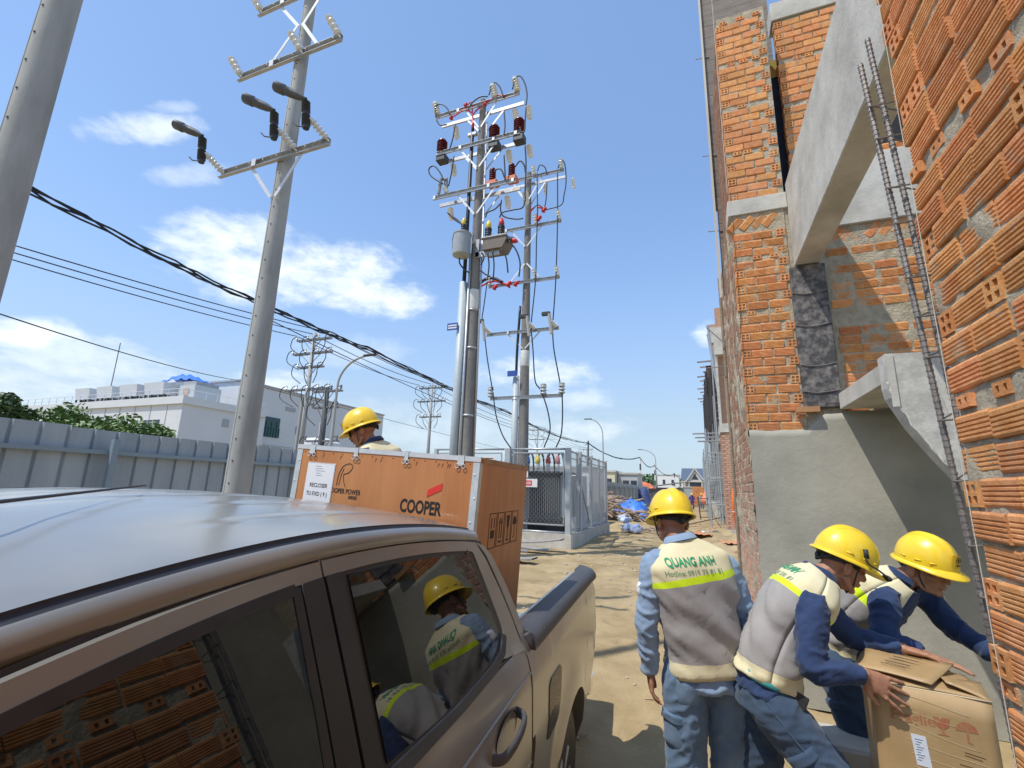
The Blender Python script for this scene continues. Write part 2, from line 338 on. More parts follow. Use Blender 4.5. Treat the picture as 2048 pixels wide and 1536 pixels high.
# ---------------------------------------------------------------- bricks (x: length, y: depth behind the face, z: height)
def brick_mesh(kind):
    m = MB(); H = .080; D = .085
    if kind in ('ribbed', 'plain', 'ribbed_half', 'plain_half'):
        L = .178 if 'half' not in kind else .10
        if kind.startswith('ribbed'):
            pr = [(0.004, 0), (0, .007)]
            for i in range(5):
                z = .0125 + i * .0136
                pr += [(0, z), (.0042, z + .0028), (.0042, z + .0048), (0, z + .0076)] if i < 4 else [(0, z)]
            pr += [(0, .073), (.004, H), (D, H), (D, 0)]
        else: pr = [(.006, 0), (0, .008), (0, .072), (.006, H), (D, H), (D, 0)]
        n = len(pr)
        for a in (0, 1): m.v += [(L * a, y, z) for y, z in pr]
        m.f = [(i, i + n, (i + 1) % n + n, (i + 1) % n) for i in range(n)] + [tuple(range(n)), tuple(range(2 * n - 1, n - 1, -1))]; m.mi = [0] * len(m.f)
    else:
        if kind == 'holes4': W, Hh = .08, .076; gx = [0, .011, .034, .046, .069, .08]; gz = [0, .011, .032, .044, .065, .076]; holes = {(1, 1), (3, 1), (1, 3), (3, 3)}
        else: W, Hh = .08, .040; gx = [0, .014, .030, .050, .066, .08]; gz = [0, .010, .030, .040]; holes = {(1, 1), (3, 1)}
        idx = {}
        for j, z in enumerate(gz):
            for i, x in enumerate(gx): idx[i, j] = len(m.v); m.v.append((x, 0, z))
        for j in range(len(gz) - 1):
            for i in range(len(gx) - 1):
                q = [idx[i, j], idx[i + 1, j], idx[i + 1, j + 1], idx[i, j + 1]]
                if (i, j) in holes:
                    o = len(m.v); m.v += [(m.v[k][0], .05, m.v[k][2]) for k in q]
                    m.f += [(q[a], q[(a + 1) % 4], o + (a + 1) % 4, o + a) for a in range(4)] + [(o, o + 1, o + 2, o + 3)]
                else: m.f.append(tuple(q))
        o = len(m.v); m.v += [(0, D, 0), (W, D, 0), (W, D, Hh), (0, D, Hh)]
        nx, nzz = len(gx) - 1, len(gz) - 1
        B = [idx[i, 0] for i in range(nx + 1)]; T = [idx[i, nzz] for i in range(nx + 1)]; Lf = [idx[0, j] for j in range(nzz + 1)]; Rt = [idx[nx, j] for j in range(nzz + 1)]
        m.f += [tuple(B + [o + 1, o]), tuple(T[::-1] + [o + 3, o + 2][::1]), tuple(Lf[::-1] + [o, o + 3]), tuple(Rt + [o + 2, o + 1]), (o, o + 1, o + 2, o + 3)]
        m.mi = [0] * len(m.f)
    return m.mesh('brick_' + kind)
BR = {k: brick_mesh(k) for k in ('ribbed', 'plain', 'ribbed_half', 'plain_half', 'holes4', 'holes2')}
BLEN = {'ribbed': .178, 'plain': .178, 'ribbed_half': .10, 'plain_half': .10, 'holes4': .08, 'holes2': .08}
def put_brick(kind, org, u, parent, m=brick_m, jit=.004, tilt=1.2):
    """org: lower left corner of the face; u: direction of the length, seen from the front to the right"""
    u = Vector(u); me = BR[kind]
    if not me.materials: me.materials.append(m)
    o = bpy.data.objects.new('brick', me); COL.objects.link(o)
    y = Vector((0, 0, 1)).cross(u)
    rot = Matrix((u, y, Vector((0, 0, 1)))).transposed().to_4x4()
    T = Matrix.Translation(Vector(org) + Vector((random.uniform(-1, 1), random.uniform(-1, 1), random.uniform(-1, 1))) * jit) @ rot @ Matrix.Rotation(R(random.uniform(-tilt, tilt)), 4, 'Y') @ Matrix.Rotation(R(random.uniform(-tilt, tilt) * .8), 4, 'Z')
    if m is not brick_m: o.material_slots[0].link = 'OBJECT'; o.material_slots[0].material = m
    o.parent = parent; o.matrix_parent_inverse = world_of(parent).inverted(); o.matrix_basis = T
    return o
def joined_bricks(specs, name, parent, m, kind='stuff'):
    mb = MB()
    for k, org, u in specs:
        u = Vector(u); y = Vector((0, 0, 1)).cross(u); rot = Matrix((u, y, Vector((0, 0, 1)))).transposed().to_4x4()
        T = Matrix.Translation(Vector(org) + Vector((random.uniform(-1, 1), random.uniform(-1, 1), random.uniform(-1, 1))) * .004) @ rot
        me = BR[k]; mb.add([T @ v.co for v in me.vertices], [tuple(p.vertices) for p in me.polygons])
    o = mb.build(name, m, parent); o['kind'] = kind; return o
def courses(x0, x1, z0, z1, kind='ribbed', edge=True, edge_r=True, slim=.12, lack=0.0, dz=.0925):
    """brick layout on a face: yields (kind, x, z)"""
    out = []; z = z0; k = 0
    while z + .05 < z1:
        if slim and k % 7 == 6 and random.random() < .8:         # thin make-up course with two-hole ends
            x = x0 + random.uniform(0, .1)
            while x < x1 - .09:
                if random.random() < .6: out.append(('holes2', x, z + .004))
                x += random.uniform(.1, .2)
            z += .055; k += 1; continue
        x = x0
        if k % 2 == 0 and edge: out.append(('holes4', x, z)); x += .092
        end = x1
        if k % 2 == 1 and edge_r: end = x1 - .09
        while end - x > .06:
            if end - x >= .172: kk = kind
            elif end - x >= .095: kk = kind + '_half'
            else: kk = 'holes4'
            if random.random() > lack: out.append((kk, x, z))
            x += BLEN[kk] + random.uniform(.010, .018)
        if k % 2 == 1 and edge_r: out.append(('holes4', x1 - .08, z))
        z += dz * random.uniform(.97, 1.03); k += 1
    return out
def rough_sheet(name, P0, ux, uy, w, h, step, amp, m, parent, seed=0, lumps=0.0, kind=None):
    ux, uy = Vector(ux), Vector(uy); n = ux.cross(uy); P0 = Vector(P0); rows = []
    nx, ny = max(2, int(w / step)), max(2, int(h / step))
    for j in range(ny + 1):
        row = []
        for i in range(nx + 1):
            p = P0 + ux * (w * i / nx) + uy * (h * j / ny)
            d = amp * (nz(p, 9, seed) + .6 * nz(p, 27, seed + 5))
            if lumps: d += lumps * max(0, nz(p, 7, seed + 11) - .12)
            row.append(p + n * d)
        rows.append(row)
    mb = MB(); mb.grid(rows); o = mb.build(name, m, parent, smooth=True)
    if kind: o['kind'] = kind
    return o
# ---------------------------------------------------------------- near wall facing the street, its end at Y = 1.88
def near_wall():
    X = .765; t = thing('brick_wall', 'nearest raw brick wall with ribbed orange bricks and squeezed mortar', 'wall', (X + .1, .4, 0))
    core = MB(); core.box((X + .025, -2.6, 0), (X + .19, 1.845, 4.6)); core.build('wall_core', mortar, t)
    rough_sheet('mortar_face', (X + .0125, 1.86, 0), (0, -1, 0), (0, 0, 1), 1.1, 4.5, .010, .005, mortar, t, 3, .020)
    rough_sheet('mortar_face', (X + .012, .76, 0), (0, -1, 0), (0, 0, 1), 3.3, 4.4, .04, .008, mortar, t, 3, .02)
    rough_sheet('mortar_end', (X + .19, 1.85, 0), (-1, 0, 0), (0, 0, 1), .18, 4.5, .02, .006, mortar, t, 8, .02)
    far = []; z = .02; k = 0
    while z < 4.5:
        y = 1.88 + random.uniform(-.012, .02) - (.03 if k % 5 == 2 else 0)
        slim = k % 9 == 4
        first = True
        while y > -2.5:
            if slim: kk = 'holes2'; gap = random.uniform(.04, .14)
            elif first and k % 3 == 1: kk = 'holes4'; gap = .014
            else:
                kk = 'ribbed'; gap = random.uniform(.006, .014)
                if random.random() < .05: kk = 'holes4'
                if random.random() < .04: y -= .11; continue
            p = (X + random.uniform(-.005, .005), y, z + (.012 if slim else 0))
            if y > .80: put_brick(kk, p, (0, -1, 0), t, tilt=1.3, jit=.0035)
            else: far.append((kk, p, (0, -1, 0)))
            y -= BLEN[kk] + gap; first = False
        z += .066 if slim else .0930 * random.uniform(.97, 1.03); k += 1
    joined_bricks(far, 'brick_courses', t, brick_m)
near_wall()
# ---------------------------------------------------------------- starter bars of the unpoured column and the mason's string
def ribbed_bar(mb, a, b, r=.0098, step=.022):
    a, b = Vector(a), Vector(b); mb.tube([a, b], r, 8); n = int((b - a).length / step); d = (b - a).normalized()
    for i in range(n):
        p = a + (b - a) * ((i + .5) / n); mb.tube([p - d * .003, p + d * .003], r * 1.16, 8)
def rebar_cage():
    t = thing('rebar_cage', 'tall unpoured column cage of ribbed steel bars with stirrups at brick wall end', 'rebar cage', (.84, 2.0, 0))
    A = [(.868, 2.0, -.02), (.719, 2.0, 3.5)]; B = [(.918, 2.005, -.02), (.758, 2.005, 3.62)]; Cc = [(1.05, 2.03, -.02), (.90, 2.03, 4.05)]; Dd = [(1.10, 2.15, -.02), (.95, 2.15, 4.1)]
    for a, b in (A, B, Cc, Dd):
        m = MB(); ribbed_bar(m, a, b); m.build('bar', rebar_m, t)
    z = .25
    def at(l, z): p = Vector(l[0]) + (Vector(l[1]) - Vector(l[0])) * ((z + .02) / (l[1][2] + .02)); return p
    while z < 3.4:
        m = MB(); q = [at(A, z) + Vector((-.014, -.03, 0)), at(B, z + .03) + Vector((-.005, .02, 0)), at(Dd, z + .035) + Vector((.012, .01, 0)), at(Cc, z + .02) + Vector((.01, -.03, 0))]
        m.tube(q, .0035, 6, closed=True); m.tube([q[0], q[0] + Vector((.03, .05, .03))], .0035, 6); m.build('stirrup', rebar_m, t)
        z += random.choice((.15, .2, .22))
rebar_cage()
m = MB(); m.tube([(.757, 1.86, 4.3), (.759, 1.86, .5)], .0013, 6)
m.ball((.759, 1.86, .49), (.018, .018, .04), 8, 6)
tag(m.build('plumb_line', string_m), "white mason's string hanging beside the brick wall end", 'string')
# ---------------------------------------------------------------- the house with the plastered cross wall
def tilted_course(x0, x1, z, Y, parent):
    x = x0
    while x < x1:
        o = put_brick('ribbed' if random.random() < .8 else 'plain', (x, Y, z), (1, 0, 0), parent, tilt=0)
        o.matrix_basis = o.matrix_basis @ Matrix.Rotation(R(-48 + random.uniform(-5, 5)), 4, 'Y') @ Matrix.Scale(.95, 4)
        x += random.uniform(.098, .115)
def brick_house():
    Y = 5.1; t = thing('unfinished_house', 'unfinished brick house with concrete beam and half plastered side wall', 'house', (1.6, 5.4, 0))
    # pier / cross wall core
    m = MB(); m.box((.50, Y + .02, 0), (1.30, Y + .30, 4.70)); pw = m.build('wall', mortar, t); m = MB(); m.box((.50, Y + .02, 4.88), (1.0, Y + .22, 7.36)); pu = m.build('wall', mortar, t)
    rough_sheet('mortar_face', (.49, Y + .010, 2.3), (1, 0, 0), (0, 0, 1), .50, 2.4, .014, .007, mortar, t, 12, .014)
    rough_sheet('mortar_face', (.49, Y + .012, 4.86), (1, 0, 0), (0, 0, 1), .52, 2.5, .016, .007, mortar, t, 13, .010)
    rough_sheet('mortar_face', (.979, Y + .012, 2.3), (1, 0, 0), (0, 0, 1), .33, .28, .014, .007, mortar, t, 14, .03)
    for k, x, z in courses(.487, .975, 2.36, 4.50, 'ribbed', slim=.12): put_brick(k, (x, Y, z), (1, 0, 0), pw)
    tilted_course(.50, .93, 4.51, Y + .004, pw)
    for k, x, z in courses(.487, .998, 4.885, 7.34, 'plain', slim=.12): put_brick(k, (x, Y, z), (1, 0, 0), pu)
    m = MB(); m.box((.462, Y - .012, 4.70), (1.028, Y + .31, 4.882), bev=.006); m.build('concrete_band', concrete, t)
    # plastered part
    P = []
    xs = np.arange(.49, 3.4, .05); top = lambda x: 2.36 + (.15 if x > 1.0 else 0) * sstep(.95, 1.15, x) + .02 * nz((x, 0, 0), 6, 2)
    for j in range(40):
        P.append([(x, Y - .012 + .003 * nz((x, 0, j * .06), 2.2, 6), top(x) * j / 39) for x in xs])
    P.append([(x, Y + .012, top(x) + .004) for x in xs])
    m = MB(); m.grid(P); m.build('plaster_coat', plaster, t, smooth=True)
    m = MB(); m.box((1.3, Y + .003, 0), (3.4, Y + .2, 2.53)); m.box((.49, Y + .25, 0), (.60, Y + .31, 2.36)); m.build('plaster_backing', plaster, t)
    # street side of the cross wall, seen edge on
    m = MB(); m.box((.505, Y + .03, 0), (.70, 7.35, 5.05)); m.build('wall', mortar, t)
    rough_sheet('mortar_face', (.497, 7.35, 0), (0, -1, 0), (0, 0, 1), 2.26, 5.0, .03, .008, mortar, t, 31, .045)
    sp = []
    for k, x, z in courses(0, 2.22, .02, 4.98, 'ribbed', slim=0, edge=False, edge_r=False): sp.append((k, (.490, 7.34 - x, z), (0, -1, 0)))
    sp2 = [s for s in sp if s[1][2] > .4][:]
    joined_bricks(sp, 'brick_courses', t, brick_far)
    m = MB(); m.box((.505, Y + .23, 5.05), (.70, 6.3, 7.3)); m.build('wall', mortar, t)
    sp = [(k, (.490, 6.28 - x, z), (0, -1, 0)) for k, x, z in courses(0, 1.15, 4.95, 7.25, 'ribbed', slim=0, edge=False, edge_r=False)]
    joined_bricks(sp, 'brick_courses', t, brick_far)
    m = MB(); m.box((3.3, 1.9, 0), (3.42, Y + .2, 4.6)); m.build('wall', plaster, t)
    # stained column form
    m = MB(); m.box((.977, Y - .035, 2.565), (1.284, Y + .2, 4.015), bev=.008)
    o = m.build('column_form', tar, t)
    for z in (2.72, 2.98, 3.38, 3.72):
        w = MB(); w.tube(bez([(.972, Y - .04, z + .01), (1.08, Y - .042, z - .012), (1.2, Y - .041, z - .004), (1.29, Y - .04, z + .014)], 5), .004, 6); w.build('tie_wire', rebar_m, o)
    m = MB(); m.beam((.90, Y - .05, 2.545), (1.09, Y - .05, 2.548), .06, .05); m.build('board_stub', mat('raw board', (.42, .22, .10), .8, var=.15, vscale=9), t)
    # recessed brick panel under the second beam
    Yr = Y + .09
    m = MB(); m.box((1.284, Yr + .02, 2.5), (3.3, Yr + .2, 4.45)); rw = m.build('wall', mortar, t)
    rough_sheet('mortar_face', (1.285, Yr + .006, 2.5), (1, 0, 0), (0, 0, 1), 1.6, 1.95, .016, .006, mortar, t, 41, .012)
    for k, x, z in courses(1.33, 2.5, 2.55, 4.25, 'ribbed', edge=False, edge_r=False, slim=0, lack=.05):
        if abs(z - 3.42) < .06 or (abs(z - 4.0) < .05): continue
        put_brick(k, (x + random.uniform(0, .05), Yr, z), (1, 0, 0), rw)
    tilted_course(1.42, 2.35, 4.27, Yr + .004, rw)
    m = MB(); m.box((1.262, Yr - .03, 4.44), (3.3, Yr + .25, 5.2), bev=.006); m.build('cross_beam', concrete, t)
    for x in (1.85, 2.04, 2.23): put_brick('ribbed', (x, Yr - .02, 5.203), (1, 0, 0), rw)
    m = MB(); m.box((1.36, Yr + .3, 5.19), (3.3, Yr + .34, 7.4)); m.build('opening_shade', mat('dark interior', (.02, .02, .025), .9), t)  # near-black sheet: shade inside the opening above the beam, put into colour
    # street beam
    P = []
    m = MB(); m.box((1.03, .2, 4.03), (1.25, Y + .02, 4.98), bev=.008); m.build('street_beam', concrete, t)
    # second pier above the beam
    Y2 = 5.36
    m = MB(); m.box((1.17, Y2 + .02, 4.95), (1.9, Y2 + .2, 7.36)); uw = m.build('wall', mortar, t)
    rough_sheet('mortar_face', (1.16, Y2 + .012, 4.9), (1, 0, 0), (0, 0, 1), .75, 2.45, .02, .007, mortar, t, 51, .012)
    for k, x, z in courses(1.15, 1.88, 4.95, 7.34, 'plain', slim=.12): put_brick(k, (x, Y2, z), (1, 0, 0), uw)
    m = MB(); m.box((1.13, Y2 - .015, 7.36), (2.0, Y2 + .24, 7.62), bev=.006); m.build('cap_beam', concrete, t)
    m = MB(); m.box((1.02, Y + .42, 4.9), (1.20, Y + .46, 6.75)); m.build('navy_strip', mat('dark navy', (.02, .025, .05), .9, var=.3), t)  # flat dark navy strip between the two piers
    m = MB(); m.grid([[(1.0 + .05 * i, Y + .42 + .03 * math.sin(i * 1.7 + j), 6.72 + .07 * j - .012 * i) for i in range(7)] for j in range(5)]); m.build('net_scrap', mat('orange net', (.55, .17, .03), .8, col2=(.25, .28, .05), vscale=9), t, smooth=True)
    # boarded soffit and side form behind the pier
    z = 4.35; f = thing('formwork', 'grey board formwork behind the tall brick pier', 'formwork', (.7, 6.45, 4.3))
    while z < 9.4:
        b = MB(); b.box((.43 if z > 5.4 else .455, 6.44, z), (1.33, 6.47, z + .205)); b.build('board', ply, f); z += .21
    b = MB(); b.box((.405, 6.40, 4.3), (.432, 6.46, 9.4)); b.build('edge_batten', mat('pale batten', (.55, .52, .46), .8), f)
    for z in (8.2, 6.5, 5.3):
        b = MB(); b.tube([(.31, 6.43, z), (.50, 6.43, z - .015)], .007, 6); b.build('tie_rod', rebar_m, f)
    # stair landing and broken flight
    st = mat('scraped concrete', (.43, .42, .38), .9, col2=(.60, .585, .535), vscale=9, bump=.2, bscale=40, detail=12, cut=(.40, .62)); Ys = 3.86
    m = MB(); m.box((1.26, Ys + .15, 2.545), (2.0, Y - .013, 2.69), bev=.004)
    m.build('landing', concrete, t)
    edge = [(1.26, 2.735), (1.62, 2.73), (2.2, 2.72), (2.2, 1.2), (2.0, 1.35), (1.78, 1.62), (1.60, 1.83), (1.47, 2.03), (1.36, 2.22), (1.27, 2.43), (1.26, 2.50)]
    m = MB(); m.prism([(x, Ys, z) for x, z in edge], (0, .15, 0)); m.build('stair_cheek', st, t)
    lip = MB(); q = [Vector((x, Ys - .003, z)) for x, z in ((1.255, 2.53), (1.275, 2.43), (1.36, 2.21), (1.47, 2.02), (1.60, 1.82), (1.78, 1.61), (2.0, 1.34))]
    pts = []
    for a, b in zip(q[:-1], q[1:]):
        for k in range(7): pts.append(a + (b - a) * (k / 7))
    pts = [p + Vector((.012 * nz(p, 40, 2), 0, .014 * nz(p, 36, 5))) for p in pts]
    lip.tube(pts, [.0065 + .006 * nz(p, 38, 9) for p in pts], 7); lip.build('broken_lip', concrete, t, smooth=True)
    m = MB(); m.box((1.262, Ys - .012, 2.36), (1.30, Ys - .001, 2.728)); m.build('edge_fillet', concrete, t)
    m = MB(); m.prism([(1.52, Ys - .002, 2.50), (1.60, Ys - .002, 2.52), (1.62, Ys - .002, 2.30), (1.56, Ys - .002, 2.27)], (0, -.002, 0)); m.build('plaster_patch', concrete, t)
    # upright pole tied against the street side
    m = MB(); m.tube([(.470, 7.42, -.02), (.474, 7.40, 2.6), (.470, 7.38, 5.0)], .022, 8); tag(m.build('scaffold_pole', wood), 'slim grey timber pole tied upright against the brick house side', 'pole')
    m = MB(); m.tube([(.47, 5.3, 4.8), (.452, 5.6, 3.3), (.462, 5.5, 2.5)], .003, 5); m.tube([(.478, 5.09, 8.4), (.474, 5.09, 7.0), (.472, 5.1, 5.0)], .003, 5)
    tag(m.build('mason_string', string_m), "mason's string stretched down the brick pier corner", 'string')
    for i, (z, dx) in enumerate(((3.92, -.26), (3.55, -.30))):
        m = MB(); m.tube([(.50, 7.3, z - .02 + .05 * i), (.50 + dx, 7.35, z + (.30 if i == 0 else .03))], .008, 6)
        tag(m.build('rebar_stub', rebar_m), ('upper bent steel bar sticking out of the brick house side' if i == 0 else 'lower level steel bar sticking out of the brick house side'), 'steel bar')
brick_house()
# ---------------------------------------------------------------- pickup truck (local: +y to the rear, +x its right hand side)
TO = None
def truck_matrix():
    ya, ro = R(3.5), R(3.5)
    Mx = Matrix.Rotation(ya, 4, 'Z') @ Matrix.Rotation(ro, 4, 'Y')
    o = Vector((-.637, 1.81, 1.15)) - Mx.to_3x3() @ Vector((.90, 0, 1.33))
    return Matrix.Translation(o) @ Mx
TM = truck_matrix()
def metallic(name, c1, c2, dust):
    m = bpy.data.materials.new(name); m.use_nodes = True; nt = m.node_tree; N = nt.nodes; L = nt.links; b = N['Principled BSDF']
    tc = N.new('ShaderNodeTexCoord'); t = N.new('ShaderNodeTexNoise'); t.inputs['Scale'].default_value = 2.2; t.inputs['Detail'].default_value = 9; L.new(tc.outputs['Object'], t.inputs['Vector'])
    mr = N.new('ShaderNodeMapRange'); L.new(t.outputs[0], mr.inputs[0]); mr.inputs[1].default_value = .42; mr.inputs[2].default_value = .75
    mx = N.new('ShaderNodeMix'); mx.data_type = 'RGBA'; L.new(mr.outputs[0], mx.inputs[0]); mx.inputs[6].default_value = (*c1, 1); mx.inputs[7].default_value = (*c2, 1)
    L.new(mx.outputs[2], b.inputs['Base Color']); b.inputs['Metallic'].default_value = .2; b.inputs['Roughness'].default_value = .36
    m2 = N.new('ShaderNodeMapRange'); L.new(t.outputs[0], m2.inputs[0]); m2.inputs[3].default_value = .06; m2.inputs[4].default_value = .06 + dust
    b.inputs['Coat Weight'].default_value = .9; L.new(m2.outputs[0], b.inputs['Coat Roughness'])
    MATS[name] = m; return m
paint = metallic('champagne paint', (.225, .222, .198), (.30, .294, .262), .18)
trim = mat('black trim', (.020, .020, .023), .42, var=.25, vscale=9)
plast = mat('grey cap plastic', (.060, .062, .070), .55, var=.15, vscale=14, bump=.12, bscale=160)
glass_d = mat('tinted glass', (.004, .005, .005), .015, spec=.8, ior=1.5)
chrome = mat('chrome', (.7, .7, .72), .12, metal=1)
tail_r = mat('tail lamp', (.42, .06, .03), .15, coat=.6)
cabin = mat('cabin grey', (.05, .05, .05), .8, var=.2)
def gx(z):
    """half width of the truck at height z"""
    pts = [(.40, .855), (.52, .895), (.72, .918), (.95, .925), (1.08, .915), (1.20, .905), (1.30, .872), (1.34, .842), (1.50, .768), (1.66, .690), (1.72, .660), (1.79, .628)]
    for (a, xa), (b, xb) in zip(pts[:-1], pts[1:]):
        if z <= b: t = (z - a) / (b - a); return xa + (xb - xa) * t
    return pts[-1][1]
def zg(y): return 1.787 - (.055 if y > -.75 else .076) * ((y + .75) / .8) ** 2 if y > -1.6 else 1.787 - .076 * (1.0625 ** 2) - .137 * (-1.6 - y) - .28 * max(0, -1.7 - y) ** 1.3
def resample(p, n):
    p = [Vector((a, b, 0)) for a, b in p]; L = [0]
    for a, b in zip(p[:-1], p[1:]): L.append(L[-1] + (b - a).length)
    out = []
    for i in range(n):
        s = L[-1] * i / (n - 1); k = 0
        while k < len(L) - 2 and L[k + 1] < s: k += 1
        t = (s - L[k]) / max(1e-9, L[k + 1] - L[k]); q = p[k].lerp(p[k + 1], t); out.append((q.x, q.y))
    return out
def side_patch(mb, lo, hi, off=0.0, n=24, m=6, mi=0, sgn=1, edge=.012, yaw=0.0):
    """skin between two (y, z) outlines on the flank; edges turned inwards"""
    lo, hi = resample(lo, n), resample(hi, n); rows = []
    P = lambda y, z, o: (sgn * (gx(z) + o - yaw * max(0, -1.0 - y)), y, z)
    for j in range(m + 1):
        t = j / m; rows.append([P(a[0] + (b[0] - a[0]) * t, a[1] + (b[1] - a[1]) * t, off) for a, b in zip(lo, hi)])
    mb.grid(rows, mi)
    if edge:
        ring = rows[0] + [r[-1] for r in rows[1:]] + rows[-1][-2::-1] + [r[0] for r in rows[-2:0:-1]]
        inn = [(p[0] - sgn * edge, p[1], p[2]) for p in ring]; k = len(ring)
        o = len(mb.v); mb.v += ring + inn
        for i in range(k): mb.f.append((o + i, o + (i + 1) % k, o + k + (i + 1) % k, o + k + i)); mb.mi.append(mi)
def arc(cy, cz, r, a0, a1, n=14): return [(cy + r * math.cos(R(a0 + (a1 - a0) * i / (n - 1))), cz + r * math.sin(R(a0 + (a1 - a0) * i / (n - 1)))) for i in range(n)]
def pickup():
    t = thing('pickup_truck', 'dusty champagne double cab pickup truck with dark tinted windows', 'pickup truck'); t.matrix_basis = TM
    kw = dict(parent=t, local=True)
    # roof with shallow ribs
    rows = []
    ys = [-2.02, -1.9, -1.75, -1.6, -1.4, -1.2, -1.0, -.8, -.6, -.45, -.3, -.15, -.05, .02, .06, .09]
    for y in ys:
        row = []
        for i in range(61):
            x = -.60 + 1.2 * i / 60; f = 1 - (x / .60) ** 2
            z = zg(y) + .012 +    .032 * f - (.0 if y < .02 else (y - .02) * .5)
            g = sstep(-1.2, -.6, y) * (1 - sstep(-.1, .05, y))
            for rx in (-.42, -.21, 0, .21, .42): z -= .007 * g * math.exp(-((x - rx) / .012) ** 2)
            row.append((x, y, z))
        rows.append(row)
    m = MB(); m.grid(rows); m.build('roof', paint, smooth=True, **kw)
    for s in (-1, 1):
        yy = list(np.linspace(-2.05, .06, 40))
        m = MB(); m.grid([[(s * .600, y, zg(y) + .012), (s * .604, y, zg(y) + .002), (s * .622, y, zg(y) - .002), (s * .627, y, zg(y) + .003)][::1] for y in yy]); m.build('roof_moulding', trim, smooth=True, **kw)
        m = MB(); m.grid([[(s * .627, y, zg(y) + .004), (s * .634, y, zg(y) + .001), (s * .646, y, zg(y) - .014), (s * .652, y, zg(y) - .034), (s * .648, y, zg(y) - .038)] for y in yy]); m.build('cant_rail', paint, smooth=True, **kw)
        m = MB(); side_patch(m, [(y, zg(y) - .08) for y in yy], [(y, zg(y) - .033) for y in yy], -.012, 40, 2, sgn=s, edge=0); m.build('door_gap', trim, **kw)
        zf = lambda y: zg(y) - .040; zw = lambda y: zg(y) - .072
        # inner dark skin behind frames, glass and pillars
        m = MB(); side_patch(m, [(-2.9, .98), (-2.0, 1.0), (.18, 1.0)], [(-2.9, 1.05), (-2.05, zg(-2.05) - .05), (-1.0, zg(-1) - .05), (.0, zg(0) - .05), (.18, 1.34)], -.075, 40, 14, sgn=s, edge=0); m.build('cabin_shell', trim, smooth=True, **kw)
        # rear door frame: top strip, C pillar skin
        m = MB(); side_patch(m, [(y, zw(y)) for y in np.linspace(-.912, -.10, 12)], [(y, zf(y)) for y in np.linspace(-.912, -.03, 12)], .004, 20, 3, sgn=s)
        side_patch(m, [(-.10, zw(-.1)), (-.080, 1.67), (-.052, 1.55), (-.030, 1.43), (-.026, 1.39), (-.12, 1.335)], [(-.03, zf(-.03)), (.02, 1.64), (.066, 1.52), (.10, 1.40), (.113, 1.33), (.113, 1.305)], .004, 22, 4, sgn=s)
        rd = m.build('rear_door', paint, smooth=True, **kw)
        m = MB(); side_patch(m, [(-.012, zf(-.01)), (.038, 1.65), (.082, 1.53), (.117, 1.41), (.128, 1.32), (.128, 1.0)], [(.045, zf(.03) - .01), (.10, 1.64), (.145, 1.54), (.18, 1.42), (.186, 1.32), (.178, 1.0)], .003, 22, 4, sgn=s); m.build('c_pillar', paint, smooth=True, **kw)
        # doors below the belt
        arch = [(.128, .50)]
        def door(y0, y1, nm):
            m = MB(); bl = [(y, 1.318 + .028 * sstep(-.25, -.05, y) * 0) for y in np.linspace(y0, y1, 20)]
            side_patch(m, [(y, .52) for y in np.linspace(y0, y1, 20)], bl, .0, 24, 16, sgn=s); return m.build(nm, paint, smooth=True, **kw)
        dr = door(-.905, .121, 'door_skin'); dr.parent = rd; dr.name = 'door_panel'
        fd = door(-2.0, -.913, 'front_door')
        m = MB(); side_patch(m, [(y, zw(y)) for y in np.linspace(-2.0, -.918, 16)], [(y, zf(y)) for y in np.linspace(-2.0, -.918, 16)], .004, 26, 3, sgn=s); m.build('window_surround', paint, fd, smooth=True, local=True)
        # swage lines
        for z0, z1, rr in ((1.205, 1.225, .006), (.93, .925, .005)):
            m = MB(); m.tube([(s * (gx(z0 + (z1 - z0) * k / 20) - .001), -.9 + 1.02 * k / 20, z0 + (z1 - z0) * k / 20) for k in range(21)], (rr), 6); m.build('swage_line', paint, dr, smooth=True, local=True)
        # window seals and glass
        win = [(-.848, 1.342), (-.60, 1.331), (-.30, 1.338), (-.17, 1.352), (-.10, 1.372), (-.064, 1.405), (-.075, 1.50), (-.098, 1.62), (-.115, 1.682)]
        top = [(-.848, zw(-.848)), (-.60, zw(-.6)), (-.35, zw(-.35)), (-.14, zw(-.14) - .003), (-.115, 1.684)]
        lo = win[:5] + [(-.064, 1.405)]; hi = top[:4] + [(-.118, 1.682)]
        m = MB(); side_patch(m, [(a[0] - (.02 if a[0] < -.8 else 0), a[1] - .016) for a in win[:5]] + [(-.032, 1.398)], [(-.868, zw(-.868) + .004)] + [(a[0], a[1] + .003) for a in top[1:3]] + [(-.12, zw(-.12) + .002), (-.096, 1.700)], .001, 26, 10, sgn=s); sl = m.build('window_seal', trim, rd, smooth=True, local=True)
        m = MB(); side_patch(m, [(-.838, 1.352), (-.60, 1.342), (-.30, 1.348), (-.17, 1.362), (-.105, 1.382), (-.079, 1.412)], [(-.832, zw(-.83) - .010), (-.60, zw(-.6) - .011), (-.35, zw(-.35) - .011), (-.15, zw(-.15) - .013), (-.128, 1.690)], .005, 26, 12, sgn=s); m.build('rear_window', glass_d, smooth=True, **kw)
        # B pillar covers with the shut line between
        for a, b in ((-.985, -.919), (-.909, -.856)):
            m = MB(); side_patch(m, [(a, 1.335), (b, 1.335)], [(a, zw(a) + .001), (b, zw(b) + .001)], .007, 6, 12, sgn=s); m.build('b_pillar_cover', trim, smooth=True, **kw)
        # front window
        ff = [(y, 1.352 + .012 * sstep(-1.6, -2.2, y)) for y in np.linspace(-2.28, -1.004, 24)]
        ft = [(y, min(zw(y) - .011, 1.365 + (y + 2.28) * 1.05)) for y in np.linspace(-2.27, -1.004, 24)]
